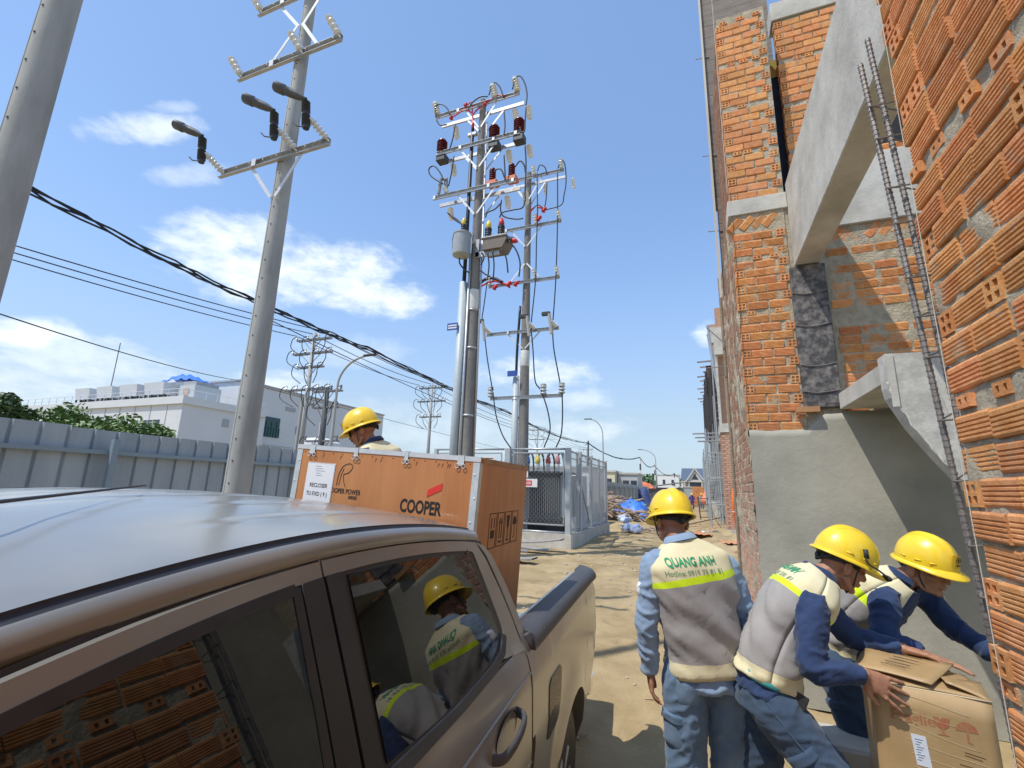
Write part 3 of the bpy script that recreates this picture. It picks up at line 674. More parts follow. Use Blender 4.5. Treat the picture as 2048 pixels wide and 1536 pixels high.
        m = MB(); side_patch(m, ff, ft, .004, 40, 12, sgn=s, yaw=.05); m.build('front_window', glass_d, smooth=True, **kw)
        m = MB(); side_patch(m, [(a[0], a[1] - .022) for a in ff], [(a[0], a[1] + .006) for a in ff], .009, 40, 2, sgn=s)
        side_patch(m, [(a[0], a[1] - .004) for a in ft], [(a[0], a[1] + .016) for a in ft], .006, 40, 2, sgn=s); side_patch(m, [(-1.012, 1.34), (-.99, 1.34)], [(-1.012, zw(-1) - .002), (-.99, zw(-1) - .002)], .006, 4, 8, sgn=s); m.build('window_seal', trim, fd, smooth=True, local=True)
        m = MB(); side_patch(m, [(-.87, 1.318), (-.5, 1.318), (-.20, 1.324), (-.08, 1.342), (-.022, 1.385)], [(-.87, 1.344), (-.5, 1.336), (-.20, 1.346), (-.10, 1.362), (-.05, 1.40)], .010, 24, 2, sgn=s); m.build('belt_seal', trim, rd, smooth=True, local=True)
        # handles
        for par, y0 in ((dr, -.32), (fd, -1.38)):
            hz = 1.152
            m = MB(); rows = []
            for j in range(9):
                ph = math.pi * .5 * j / 8
                rows.append([(s * (gx(hz) + .003 - .040 * math.cos(ph) ** 1.5), y0 + .13 + .105 * math.sin(ph) * math.cos(th), hz + .052 * math.sin(ph) * math.sin(th)) for th in np.linspace(0, 2 * math.pi, 25)])
            m.grid(rows); hr = m.build('handle_recess', trim, par, smooth=True, local=True)
            m = MB(); pts = bez([(s * (gx(hz) - .004), y0 + .0, hz - .022), (s * (gx(hz) + .030), y0 + .03, hz - .020), (s * (gx(hz) + .042), y0 + .13, hz - .006), (s * (gx(hz) + .032), y0 + .225, hz + .010), (s * (gx(hz) - .004), y0 + .25, hz + .014)], 6)
            m.tube(pts, [(.017, .010)] * len(pts), 10, side=(0, 0, 1)); m.build('door_handle', plast, par, smooth=True, local=True)
        # bed side with wheel arch
        wy, wz, wr = 1.0, .36, .49
        def zlo(y): return wz + math.sqrt(max(0, wr * wr - (y - wy) ** 2)) if abs(y - wy) < wr else .50
        yb = [.192, .26, .34, .42, .48, .5095] + list(np.linspace(  .515, 1.485, 40)) + [1.4895, 1.50, 1.58, 1.65, 1.8, 1.92, 2.02]
        m = MB(); rows = []
        for j in range(15):
            row = []
            for y in yb:
                z = zlo(y) + (1.292 - zlo(y)) * (j / 14) ** .8
                d = math.hypot(y - wy, z - wz) if z > .3 else 9
                x = gx(z) + .028 * math.exp(-((d - wr) / .09) ** 2) * (1 if d >= wr - .01 else 0) - .05 * sstep(1.9, 2.06, y) - .004
                row.append((s * x, y, z))
            rows.append(row)
        m.grid(rows)
        rim = rows[0]; m.grid([rim, [(p[0] - s * .16, p[1], p[2]) for p in rim]])
        e0 = [r[0] for r in rows]; m.grid([e0, [(p[0] - s * .03, p[1] + .004, p[2]) for p in e0]]); e1 = [r[-1] for r in rows]; m.grid([e1, [(p[0] - s * .10, p[1] + .012, p[2]) for p in e1]])
        bs = m.build('bed_side', paint, smooth=True, auto=50, **kw)
        m = MB(); m.box((s * .70 if s > 0 else -.76, .19, .78), (.76 if s > 0 else s * .70, 2.02, 1.29)); m.build('inner_bed_wall', paint, bs, local=True)
        m = MB(); m.grid([[(s * (.76 - .28 * (k // 7)), wy + (wr + .03) * math.cos(a), wz + (wr + .03) * math.sin(a)) for k in (0, 7)] for a in np.linspace(0, math.pi, 24)]); m.build('wheel_housing', trim, bs, smooth=True, local=True)
        # rail cap: rounded plastic section swept along the rail and hooked at the tail
        sec = [(.895, -.012), (.905, .006), (.900, .030), (.882, .048), (.850, .056), (.80, .054), (.768, .046), (.752, .028), (.752, -.01)]
        rows = [[(s * (x - .03 * sstep(1.9, 2.06, y)), y, 1.298 + z - .012 * sstep(1.7, 2.08, y)) for x, z in sec] for y in np.linspace(.188, 2.0, 22)]
        for k in range(1, 7):
            a = math.pi / 2 * k / 6; rows.append([(s * (.745 + (x - .03 - .745) * math.cos(a) * 1.0), 2.0 + (x - .70) * .5 * math.sin(a), 1.286 + z) for x, z in sec])
        m = MB(); m.grid(rows); o = len(m.v); e = rows[0]; m.v += e; m.f.append(tuple(range(o, o + len(e)))); m.mi.append(0)
        m.build('rail_cap', plast, smooth=True, auto=60, **kw)
        m = MB(); m.tube(bez([(s * .872, .192, 1.30), (s * .866, .186, 1.32), (s * .85, .184, 1.345)], 4), .02, 8); m.build('rail_end', plast, smooth=True, **kw)
        # tail lamp
        rows = []
        for j in range(13):
            z = .80 + .40 * j / 12; w = .5 + .5 * math.sin(math.pi * (j + .6) / 13.2)
            rows.append([(s * (gx(z) - .035 + .006 * w), 1.985, z), (s * (gx(z) - .030 + .004 * w), 2.03 + .02 * w, z), (s * (gx(z) - .055), 2.055 + .02 * w, z), (s * (gx(z) - .15), 2.06 + .02 * w, z)])
        m = MB(); m.grid(rows); m.build('tail_light', tail_r, smooth=True, **kw)
        # wheels
        for wyy in (1.0, -2.29):
            tb = MB(); tb.lathe([(.20, -.105), (.315, -.118), (.362, -.10), (.378, -.06), (.381, 0), (.378, .06), (.362, .10), (.315, .118), (.20, .105)], (s * .79, wyy, .365), (1, 0, 0), 44)
            for k in range(44):
                a = 2 * math.pi * k / 44; c, sn = math.cos(a), math.sin(a)
                for q in (-1, 1): tb.beam((s * .79 + q * .015, wyy + .381 * c, .365 + .381 * sn), (s * .79 + q * .098, wyy + .372 * math.cos(a + .05), .365 + .372 * math.sin(a + .05)), .024, .014, up=(0, c, sn))
            w = tb.build('wheel', black_r, smooth=False, auto=40, **kw)
            rb = MB(); rb.lathe([(.215, .02), (.215, .10), (.19, .095), (.16, .06), (.05, .075), (.0, .08)], (s * .79, wyy, .365), (s, 0, 0), 24)
            for k in range(6):
                a = 2 * math.pi * k / 6; rb.beam((s * .878, wyy + .04 * math.cos(a), .365 + .04 * math.sin(a)), (s * .885, wyy + .20 * math.cos(a), .365 + .20 * math.sin(a)), .06, .03, up=(1, 0, 0))
            rb.build('rim', galv, w, smooth=True, local=True)
        # front wing, mirror, sill
        yb2 = list(np.linspace(-3.05, -2.012, 40)); rows = []
        wy2 = -2.29 - .0
        def zl2(y): return .365 + math.sqrt(max(0, .455 ** 2 - (y - wy2) ** 2)) if abs(y - wy2) < .455 else .50
        for j in range(8): rows.append([(s * (gx(zl2(y) + (1.12 - zl2(y)) * j / 7) - .10 * sstep(-2.6, -3.05, y) - .005), y, zl2(y) + (1.12 + .12 * sstep(-3.05, -2.0, y) - zl2(y)) * j / 7) for y in yb2])
        m = MB(); m.grid(rows); m.build('front_wing', paint, smooth=True, **kw)
        m = MB(); m.box((s * .80 - .07, -2.0, .40), (s * .80 + .07, .12, .52), bev=.02); m.build('sill', trim, **kw)
        m = MB(); m.tube([(s * .86, -2.02, 1.33), (s * 1.0, -2.04, 1.36)], .03, 8); m.box((s * 1.06 - .10, -2.09, 1.30), (s * 1.06 + .10, -1.99, 1.46), bev=.03); m.build('mirror', paint, smooth=True, auto=40, **kw)
        m = MB(); m.prism([(s * .80, -2.60, 1.22), (s * .72, -2.32, 1.45), (s * .66, -2.08, 1.665), (s * .63, -2.0, 1.70), (s * .60, -2.06, 1.69), (s * .62, -2.30, 1.47), (s * .68, -2.60, 1.22)], (s * .03, 0, 0)); m.build('a_pillar', paint, **kw)
    # fuel flap
    m = MB(); cy, cz = .40, 1.01; outl = [(cy - .068, cz - .10), (cy + .055, cz - .10), (cy + .068, cz + .10), (cy - .05, cz + .105)]
    side_patch(m, [(.405, .875), (.45, .862), (.60, .868), (.64, .89)], [(.425, 1.075), (.46, 1.096), (.645, 1.096), (.68, 1.07)], .0, 14, 8, edge=0)
    side_patch(m, [(.405, .875), (.45, .862), (.60, .868), (.64, .89)], [(.425, 1.075), (.46, 1.096), (.645, 1.096), (.68, 1.07)], .0, 14, 8, edge=.01)
    m.build('fuel_flap', mat('smoked flap', (.035, .033, .03), .18, coat=.5), smooth=True, **kw)
    # bed floor, bulkhead, lowered tailgate, bonnet, screens, bumpers, nose
    m = MB(); m.box((-.76, .16, .72), (.76, 2.03, .78)); 
    for k in range(9): m.box((-.60 + .15 * k - .03, .2, .78), (-.60 + .15 * k + .03, 2.02, .79))
    m.build('bed_floor', trim, **kw)
    m = MB(); m.box((-.76, .17, .78), (.76, .20, 1.33)); m.build('bulkhead', paint, **kw)
    m = MB(); m.box((-.70, 2.06, .735), (.70, 2.56, .79), bev=.015); m.build('tailgate', paint, **kw)
    m = MB(); m.box((-.88, 2.04, .42), (.88, 2.22, .58), bev=.03); m.build('rear_bumper', chrome, **kw)
    m = MB(); m.grid([[(x * (1 - .06 * k / 5), .075 + .018 * k - .05 * (x / .75) ** 2, 1.735 - .075 * k) for x in np.linspace(-.62 - .0, .62, 12)] for k in range(6)]); m.build('back_window', glass_d, smooth=True, **kw)
    m = MB(); m.box((-.83, .10, .6), (.83, .165, 1.36)); m.build('cab_back', paint, **kw)
    m = MB(); m.grid([[(x * (1 + .18 * k / 5), -2.04 - .115 * k - .09 * (1 - (x / .62) ** 2), 1.70 - .095 * k) for x in np.linspace(-.6, .6, 14)] for k in range(6)]); m.build('windscreen', glass_d, smooth=True, **kw)
    m = MB(); m.grid([[(x * (.80 - .08 * k / 8), -2.55 - .07 * k, 1.215 + .035 * (1 - x * x) - .004 * k * k * .5) for x in np.linspace(-1, 1, 15)] for k in range(9)]); m.build('bonnet', paint, smooth=True, **kw)
    m = MB(); m.box((-.84, -3.20, .42), (.84, -3.03, .78), bev=.05); m.box((-.70, -3.16, .78), (.70, -3.05, 1.12), bev=.03); m.build('front_bumper', paint, **kw)
    m = MB(); m.box((-.50, -3.175, .80), (.50, -3.13, 1.06), bev=.01); m.build('grille', trim, **kw)
    for s in (-1, 1):
        m = MB(); m.box((s * .66 - .13, -3.19, .90), (s * .66 + .13, -3.06, 1.08), bev=.03); m.build('headlight', white_p, **kw)
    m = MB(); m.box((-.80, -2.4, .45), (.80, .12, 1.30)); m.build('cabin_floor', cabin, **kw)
    # roof aerial lying back
    m = MB(); m.tube([(.40, -1.53, 1.79), (.246, -1.30, 1.842), (-.056, -.84, 1.852)], [.005, .004, .0025], 6); m.build('aerial', trim, **kw)
    return t
truck = pickup()
# ---------------------------------------------------------------- plywood crate in the bed
ply_o = mat('orange plywood', (.44, .16, .045), .5, col2=(.60, .265, .095), vscale=3.5, stretch=(2.2, 2.2, .22), bump=.10, bscale=40, detail=9, coat=.1, cut=(.3, .7))
ink = mat('black ink', (.02, .016, .014), .7)
paper = mat('white paper', (.80, .81, .82), .8)
def crate():
    x0, x1, y0, y1, z0, z1 = -.535, .545, .26, 1.07, .795, 2.035
    t = thing('wooden_crate', 'tall orange plywood crate with zinc corner strips on the pickup bed', 'crate'); t.matrix_basis = TM
    kw = dict(parent=t, local=True)
    for n, a, b in (('side_panel', (x0, y0, z0), (x1, y0 + .012, z1)), ('side_panel', (x0, y1 - .012, z0), (x1, y1, z1)), ('side_panel', (x0, y0 + .0125, z0), (x0 + .012, y1 - .0125, z1)), ('side_panel', (x1 - .012, y0 + .0125, z0), (x1, y1 - .0125, z1)), ('lid', (x0 - .002, y0 - .002, z1 + .001), (x1 + .002, y1 + .002, z1 + .013))):
        m = MB(); m.box(a, b); m.build(n, ply_o, **kw)
    zin = mat('zinc strip', (.60, .64, .64), .5, metal=.35, var=.1, vscale=20)
    for (x, sx) in ((x0, 1), (x1, -1)):
        m = MB(); m.box((min(x, x + sx * .034), y0 - .0025, z0), (max(x, x + sx * .034), y0 - .0005, z1 - .012)); 
        for k in range(11): m.ball((x + sx * (.012 if k % 2 else .022), y0 - .003, z0 + .07 + k * .11), (.006, .002, .006), 6, 4)
        m.build('corner_strip', zin, **kw)
    m = MB(); m.box((x1 + .0005, y0, z0), (x1 + .002, y0 + .03, z1 - .012)); m.build('corner_strip', zin, **kw)
    m = MB(); m.box((x0 - .003, y0 - .003, z1 - .008), (x1 + .003, y0 - .001, z1 + .014)); m.box((x0 - .003, y0 - .003, z1 + .0135), (x1 + .003, y0 + .03, z1 + .0155)); m.build('lid_strip', galv_w, **kw)
    m = MB(); m.box((x1 + .0025, y0 + .03, z1 - .012), (x1 + .004, y1, z1 + .014)); m.build('lid_edge', mat('dusty lid edge', (.42, .26, .15), .8, var=.15), **kw)
    for x in (x0 + .10, x0 + .38, x0 + .68, x1 - .10):
        m = MB(); w = .022 if x > x0 + .2 and x < x1 - .2 else .034
        m.box((x - w * .5, y0 - .006, z1 - .032), (x + w * .5, y0 - .0035, z1 + .018)); m.box((x - w * .45, y0 - .006, z1 + .016), (x + w * .45, y0 + .03, z1 + .0185))
        for q in (-1, 1): m.tube([(x + q * w * .5 + .010 * math.cos(a), y0 - .008, z1 - .034 + .010 * math.sin(a)) for a in np.linspace(0, 6.0, 12)], .0018, 5)
        m.build('clasp', zin, **kw)
    sp = MB()
    for k in range(10):
        x = random.uniform(x0 + .1, x1 - .1); sp.prism([(x, y0 - .0008, z1 - .028), (x + .004, y0 - .0008, z1 - .03), (x - .006, y0 - .0008, z1 - .05)], (0, -.0006, 0))
    for k in range(34): sp.ball((x0 + .05 + (x1 - x0 - .1) * (k % 17) / 16, y0 - .0006, z1 - .022 - .62 * (k // 17)), (.0035, .0012, .0035), 6, 4)
    o = sp.build('splinters', mat('dark grain', (.16, .06, .02), .8), **kw); o['kind'] = 'stuff'
    ux, uz = (1, 0, 0), (0, 0, 1); k2 = dict(parent=t, local=True)
    F = lambda x, z: (x, y0, z)
    # document sheet
    sx0, sx1, sz0, sz1 = x0 + .085, x0 + .262, z1 - .30, z1 - .075
    m = MB(); m.box((sx0, y0 - .0022, sz0 - .05), (sx1, y0 - .001, sz1)); sh = m.build('document_sheet', paper, **kw)
    lettering('RECLOSER', .029, F((sx0 + sx1) / 2, sz1 - .128), ux, uz, ink, sh, squash=.84, bold=.0003, off=.003, local=True)
    lettering('TU FXD ( 9 )', .029, F((sx0 + sx1) / 2 - .004, sz1 - .172), ux, uz, ink, sh, squash=.84, bold=.0003, off=.003, local=True)
    m = MB()
    for k in range(5): m.box((sx0 + .05 + .003 * k, y0 - .003, sz1 - .02 - .012 * k), (sx0 + .09 + .012 * (k % 3), y0 - .0024, sz1 - .0185 - .012 * k))
    for k in range(26): m.box((sx1 - .005, y0 - .003, sz1 - .006 - .0095 * k), (sx1 - .0015, y0 - .0024, sz1 - .010 - .0095 * k)); m.box((sx0 + .004 + .0062 * k, y0 - .003, sz1 - .003), (sx0 + .007 + .0062 * k, y0 - .0024, sz1 - .0012))
    o = m.build('print_marks', mat('faded ink', (.25, .25, .27), .8), sh, local=True)
    # printed marks on the plywood
    lettering('COOPER POWER', .035, F(x0 + .338, z1 - .222), ux, uz, ink, t, bold=.0008, local=True, squash=.74, off=.0009)
    lettering('SERIES', .022, F(x0 + .395, z1 - .245), ux, uz, ink, t, bold=.0006, local=True, squash=.9, off=.0009)
    m = MB(); pts = bez([(x0 + 0.285, y0 - .001, z1 - 0.182), (x0 + 0.290, y0 - .001, z1 - 0.128), (x0 + 0.310, y0 - .001, z1 - 0.084), (x0 + 0.347, y0 - .001, z1 - 0.067), (x0 + 0.370, y0 - .001, z1 - 0.082), (x0 + 0.350, y0 - .001, z1 - 0.113), (x0 + 0.321, y0 - .001, z1 - 0.126), (x0 + 0.327, y0 - .001, z1 - 0.161), (x0 + 0.340, y0 - .001, z1 - 0.188)], 8); m.tube(pts, .0016, 5)
    m.tube(bez([(x0 + 0.299, y0 - .001, z1 - 0.182), (x0 + 0.305, y0 - .001, z1 - 0.133), (x0 + 0.317, y0 - .001, z1 - 0.095)], 6), .0013, 5); m.build('emblem', ink, **kw)
    lettering('COOPER', .086, F(x1 - .292, z1 - .275), ux, uz, ink, t, bold=.003, local=True, squash=.66, off=.0009)
    m = MB(); m.prism([(x1 - .262, y0 - .001, z1 - .195), (x1 - .185, y0 - .001, z1 - .155), (x1 - .185, y0 - .001, z1 - .122), (x1 - .262, y0 - .001, z1 - .160)], (0, -.001, 0)); m.build('emblem', mat('red print', (.72, .035, .02), .6), **kw)
    # handling symbols on the right side
    m = MB(); X = x1 + .0005
    pr = lambda poly: m.prism([(X, y, z) for y, z in poly], (.001, 0, 0))
    def rect(y, z, w, h): pr([(y, z), (y + w, z), (y + w, z + h), (y, z + h)])
    for k in range(4):
        a = y0 + .20 + k * .125; b = z1 - .43
        rect(a, b, .11, .004); rect(a, b + .172, .11, .004); rect(a, b, .004, .172); rect(a + .106, b, .004, .172)
        if k == 0: rect(a + .03, b + .05, .05, .04); rect(a + .03, b + .1, .008, .05); rect(a + .072, b + .1, .008, .05)
        if k == 1:
            rect(a + .03, b + .02, .05, .008)
            for q in (.035, .068): rect(a + q, b + .04, .009, .08); pr([(a + q - .008, b + .118), (a + q + .017, b + .118), (a + q + .0045, b + .15)])
        if k == 2: pr([(a + .03, b + .155), (a + .08, b + .155), (a + .072, b + .10), (a + .058, b + .08), (a + .052, b + .08), (a + .038, b + .10)]); rect(a + .051, b + .025, .008, .06); rect(a + .035, b + .018, .04, .008)
        if k == 3: pr([(a + .02 + .035 * (1 - math.cos(q)), b + .10 + .045 * math.sin(q)) for q in np.linspace(0, math.pi, 10)]); rect(a + .053, b + .03, .006, .07); rect(a + .04, b + .025, .018, .007)
    m.build('handling_symbols', ink, **kw)
crate()
# ---------------------------------------------------------------- workers
def fuse(mb, voxel, it=6, fac=.5, name='fused', fold=None):
    """one closed surface grown over overlapping solids"""
    me = mb.mesh(name); o = bpy.data.objects.new(name, me); COL.objects.link(o)
    r = o.modifiers.new('r', 'REMESH'); r.mode = 'VOXEL'; r.voxel_size = voxel; r.adaptivity = 0
    if it: s = o.modifiers.new('s', 'SMOOTH'); s.factor = fac; s.iterations = it
    dg = bpy.context.evaluated_depsgraph_get(); out = bpy.data.meshes.new_from_object(o.evaluated_get(dg)); bpy.data.objects.remove(o); bpy.data.meshes.remove(me)
    if fold:
        nr = [v.normal.copy() for v in out.vertices]
        for v, n in zip(out.vertices, nr): v.co += n * fold(v.co)
    out.polygons.foreach_set('use_smooth', [True] * len(out.polygons)); out.update(); return out
def cloth(name, c, c2, scale=60, bump=.12, rough=.9):
    scale = 260
    m = mat(name, c, rough, col2=c2, vscale=5, bump=bump, bscale=scale, spec=.15, detail=8, cut=(.3, .7)); m.node_tree.nodes['Principled BSDF'].inputs['Sheen Weight'].default_value = .15; return m
skin = mat('tanned skin', (.34, .16, .092), .5, col2=(.42, .215, .13), vscale=14, bump=.12, bscale=120, spec=.4)
skin.node_tree.nodes['Principled BSDF'].inputs['Subsurface Weight'].default_value = .08
skin.node_tree.nodes['Principled BSDF'].inputs['Subsurface Radius'].default_value = (.01, .004, .002)
hair_m = mat('black hair', (.012, .011, .011), .55, var=.4, vscale=60, bump=.6, bscale=180)
helmet_y = mat('yellow helmet shell', (.80, .53, .02), .33, col2=(.88, .63, .03), vscale=9, coat=.35, bump=.03, bscale=90)
strap_m = mat('black strap', (.02, .022, .022), .6, var=.3)
navy = cloth('navy shirt cloth', (.020, .038, .095), (.036, .060, .135))
denim_l = cloth('faded blue shirt cloth', (.20, .29, .42), (.29, .39, .53))
jeans = cloth('washed grey denim', (.08, .14, .23), (.175, .26, .37), 90)
jeans_d = cloth('dark blue denim', (.036, .062, .11), (.070, .11, .17), 90)
v_cream = cloth('cream vest cloth', (.66, .60, .37), (.74, .68, .46), 45)
v_grey = cloth('grey vest cloth', (.29, .275, .265), (.37, .355, .345), 45)
v_neon = cloth('neon tape', (.60, .80, .015), (.66, .86, .03), 80, .1, .6)
teal = cloth('teal cloth', (.05, .36, .38), (.07, .45, .46))
green_i = mat('green print', (.02, .30, .14), .8, var=.2, vscale=50); grn2 = mat('olive print', (.16, .30, .16), .8, var=.25, vscale=50)
boot_m = mat('work boot', (.05, .04, .035), .7, var=.3)
eye_m = mat('dark eye', (.03, .02, .015), .15)
VEST = [v_cream, v_grey, v_neon, navy]
def basis(f, u):
    f = Vector(f).normalized(); u = Vector(u); u = (u - f * u.dot(f)).normalized(); r = f.cross(u); return Matrix((r, f, u)).transposed()
def head_solids(mb, c, B):
    T = lambda p: c + B @ Vector(p)
    mb.ball(T((0, -.012, .035)), (.074, .096, .092), 20, 14, B); mb.ball(T((0, .028, -.028)), (.062, .064, .084), 18, 12, B)
    mb.tube([T((-.056, .0, -.045)), T((-.045, .035, -.078)), T((0, .068, -.094)), T((.045, .035, -.078)), T((.056, .0, -.045))], .020, 8); mb.ball(T((0, .076, -.098)), (.020, .016, .016), 10, 8, B)
    mb.tube([T((0, .086, .016)), T((0, .100, -.008)), T((0, .110, -.026))], [.008, .011, .013], 8); mb.ball(T((0, .106, -.028)), (.013, .014, .011), 10, 8, B)
    for s in (-1, 1):
        mb.ball(T((s * .013, .097, -.032)), (.009, .010, .008), 8, 6, B); mb.ball(T((s * .043, .062, -.022)), (.022, .024, .020), 10, 8, B)
        mb.tube([T((s * .05, .066, .022)), T((s * .030, .084, .026)), T((s * .006, .088, .020))], .009, 8)
        mb.ball(T((s * .078, -.008, -.012)), (.009, .020, .032), 10, 8, B); mb.tube([T((s * .084, -.022, .012)), T((s * .088, -.026, -.008)), T((s * .083, -.014, -.036))], .006, 6)
        mb.ball(T((s * .031, .076, .002)), (.016, .013, .011), 10, 8, B)
    mb.ball(T((0, .092, -.056)), (.022, .010, .006), 12, 8, B); mb.ball(T((0, .090, -.067)), (.019, .010, .007), 12, 8, B)
def hand_solids(mb, w, d, n, side, spread=1.0, curl=(.25, .25, .3, .35), thumb=.8, size=1.0):
    """w wrist, d direction of the fingers, n back-of-hand normal, side: +1 thumb towards d x n"""
    d = Vector(d).normalized(); n = Vector(n); n = (n - d * n.dot(d)).normalized(); t = d.cross(n) * side; w = Vector(w); k = size
    mb.tube([w - d * .03, w + d * .01, w + d * .05 * k, w + d * .085 * k], [(.028 * k, .020 * k), (.030 * k, .018 * k), (.041 * k, .017 * k), (.039 * k, .013 * k)], 12, side=t)
    for i, (o, L) in enumerate(((.030, .074), (.010, .084), (-.011, .078), (-.031, .060))):
        o *= k; L *= k; p = w + d * (.070 if i < 3 else .062) * k + t * o; dirv = (d + t * (o * 5.0 * spread)).normalized(); pts = [p, p + dirv * .022 * k]; q = pts[-1]; c = curl[i]; ang = 0
        for s_, f in ((.44, 1), (.31, 1.5), (.25, 1.2)):
            ang += c * f * .5; v = dirv * math.cos(ang) - n * math.sin(ang); q = q + v * L * s_; pts.append(q)
        mb.tube(pts, [.0095 * k, .0092 * k, .0088 * k, .0080 * k, .0062 * k], 8)
        mb.ball(pts[1] + n * .003, .0100 * k, 8, 6); mb.ball(pts[2] + n * .001, .0092 * k, 8, 6)
    b = w + d * .018 * k + t * .020 * k - n * .004; v = (d * .62 + t * thumb - n * .25).normalized(); v2 = (d * .9 + t * thumb * .45 - n * .2).normalized()
    mb.tube([b, b + v * .036 * k, b + v * .036 * k + v2 * .030 * k, b + v * .036 * k + v2 * .056 * k], [.016 * k, .0135 * k, .0105 * k, .0075 * k], 8)
def helmet(parent, c, B, badge=True, back_strap=True, emblem=True):
    T = lambda p: c + B @ Vector(p); h = Vector((0, -.002, .048))
    nt_, np_ = 48, 14; rows = []
    def rad(th): ct, st = math.cos(th), math.sin(th); return 1 / math.sqrt((st / .110) ** 2 + (ct / (.140 if ct > 0 else .136)) ** 2)
    for j in range(np_ + 1):
        ph = math.pi / 2 * j / np_; row = []
        for i in range(nt_ + 1):
            th = 2 * math.pi * i / nt_; r = rad(th) * math.sin(math.pi / 2 * (1 - j / np_)) ** .82 if j < np_ else 0.0
            z = .132 * math.sin(ph) ** 1.05
            p = Vector((r * math.sin(th), r * math.cos(th), z))
            e = sstep(.1, .5, math.sin(ph))
            p.z += e * (.008 * math.exp(-(p.x / .016) ** 2) - .004 * math.exp(-((abs(p.x) - .030) / .010) ** 2) + .004 * math.exp(-((abs(p.x) - .048) / .012) ** 2))
            row.append(T(p + h))
        rows.append(row)
    brim = []
    for k, (dr, dz) in enumerate(((.0, -.010), (.006, -.014), (1.0, -.017), (1.02, -.021), (.98, -.024), (.004, -.020))):
        row = []
        for i in range(nt_ + 1):
            th = 2 * math.pi * i / nt_; pk = .011 + .032 * max(0, math.cos(th)) ** 2.2 + .004 * max(0, -math.cos(th))
            r = rad(th) + (dr if dr < .1 else pk * dr); z = dz - (.014 * max(0, math.cos(th)) ** 2 * (dr if dr > .1 else 0)) - .004 * (dr > .1)
            row.append(T(Vector((r * math.sin(th), r * math.cos(th), z)) + h))
        brim.append(row)
    inner = [[T(Vector((rad(2 * math.pi * i / nt_) * .95 * math.sin(math.pi / 2 * (1 - j / 5)) * math.sin(2 * math.pi * i / nt_), rad(2 * math.pi * i / nt_) * .95 * math.sin(math.pi / 2 * (1 - j / 5)) * math.cos(2 * math.pi * i / nt_), .114 * math.sin(math.pi / 2 * j / 5) - .012)) + h) for i in range(nt_ + 1)] for j in range(6)]
    m = MB(); m.grid(brim[::-1] + rows); m.grid(inner); hm = m.build('helmet', helmet_y, parent, smooth=True, auto=55)
    m = MB()
    for th in (.75, 1.25, 1.9, -.75, -1.25, -1.9):
        r = rad(th); q = Vector((r * math.sin(th), r * math.cos(th), .012)) + h; dt = Vector((math.cos(th), -math.sin(th), 0)); m.tube([T(q - dt * .014), T(q + dt * .014)], .0035, 6)
    m.build('helmet_slot', helmet_y, hm, smooth=True)['kind'] = 'stuff'
    # harness: nape band with knob, chin strap
    m = MB(); bd = []
    for a in np.linspace(-2.2, 2.2, 25):
        bd.append([T((.081 * math.sin(a + math.pi), -.012 + .100 * math.cos(a + math.pi), z - .012 * math.cos(a) ** 2 * 1.6)) for z in (.040, .022, .004)])
    m.grid(bd); m.ball(T((0, -.116, -.004)), (.016, .010, .014), 10, 6, B)
    if back_strap: m.tube([T((.07, -.085, .02)), T((0, -.112, -.022)), T((-.07, -.085, .02))], .009, 6)
    m.build('harness', strap_m, hm, smooth=True)
    m = MB()
    for s in (-1, 1): m.tube(bez([T((s * .088, .03, .04)), T((s * .082, .03, -.02)), T((s * .058, .045, -.075)), T((0, .060, -.116))], 5), .0035, 6)
    m.build('chin_strap', strap_m, hm)
    if badge:
        m = MB(); fy = .137
        P = [[T(Vector((x, .139 - .010 * (x / .03) ** 2 - .055 * max(0, z - .045) , z)) + h + Vector((0, .004, 0))) for x in np.linspace(-.027, .027, 7)] for z in np.linspace(.010, .072, 6)]
        m.grid(P); m.build('front_badge', mat('badge yellow', (.72, .46, .03), .4), hm, smooth=True)
        if emblem:
            m = MB(); cc = Vector((0, .1425, .050)) + h
            m.tube([T(cc + Vector((.0135 * math.cos(a), .001, .0135 * math.sin(a)))) for a in np.linspace(0, 2 * math.pi, 21)[:-1]], .0011, 5, closed=True)
            for k in range(4):
                a = k * math.pi / 2; m.prism([T(cc + Vector((.013 * math.cos(a), .001, .013 * math.sin(a)))), T(cc + Vector((.003 * math.cos(a + .78), .001, .003 * math.sin(a + .78)))), T(cc), T(cc + Vector((.003 * math.cos(a - .78), .001, .003 * math.sin(a - .78))))], B @ Vector((0, .001, 0)))
            m.build('emblem', ink, hm)
            lettering('EVN', .013, T(Vector((0, .1435, .020)) + h), -(B @ Vector((1, 0, 0))), B @ Vector((0, 0, 1)), ink, hm, bold=.0007)
    return hm
def hair(parent, c, B):
    m = MB(); rows = []
    for j in range(12):
        ph = math.pi * .62 * j / 11; row = []
        for i in range(33):
            th = 2 * math.pi * i / 32; lim = 1.0
            zc = math.cos(ph); r = math.sin(ph); bk = -math.cos(th)
            z = .035 + .097 * zc; y = -.016 + .101 * r * math.cos(th); x = .080 * r * math.sin(th)
            if zc < .2: z += .05 * (1 - max(0, bk)) * (.2 - zc) * 1.2 * (1 if math.cos(th) > -.2 else .4)
            p = Vector((x, y, z)); p *= 1 + .02 * nz(p, 90, 3)
            row.append(c + B @ p)
        rows.append(row)
    m.grid(rows); m.build('hair', hair_m, parent, smooth=True)
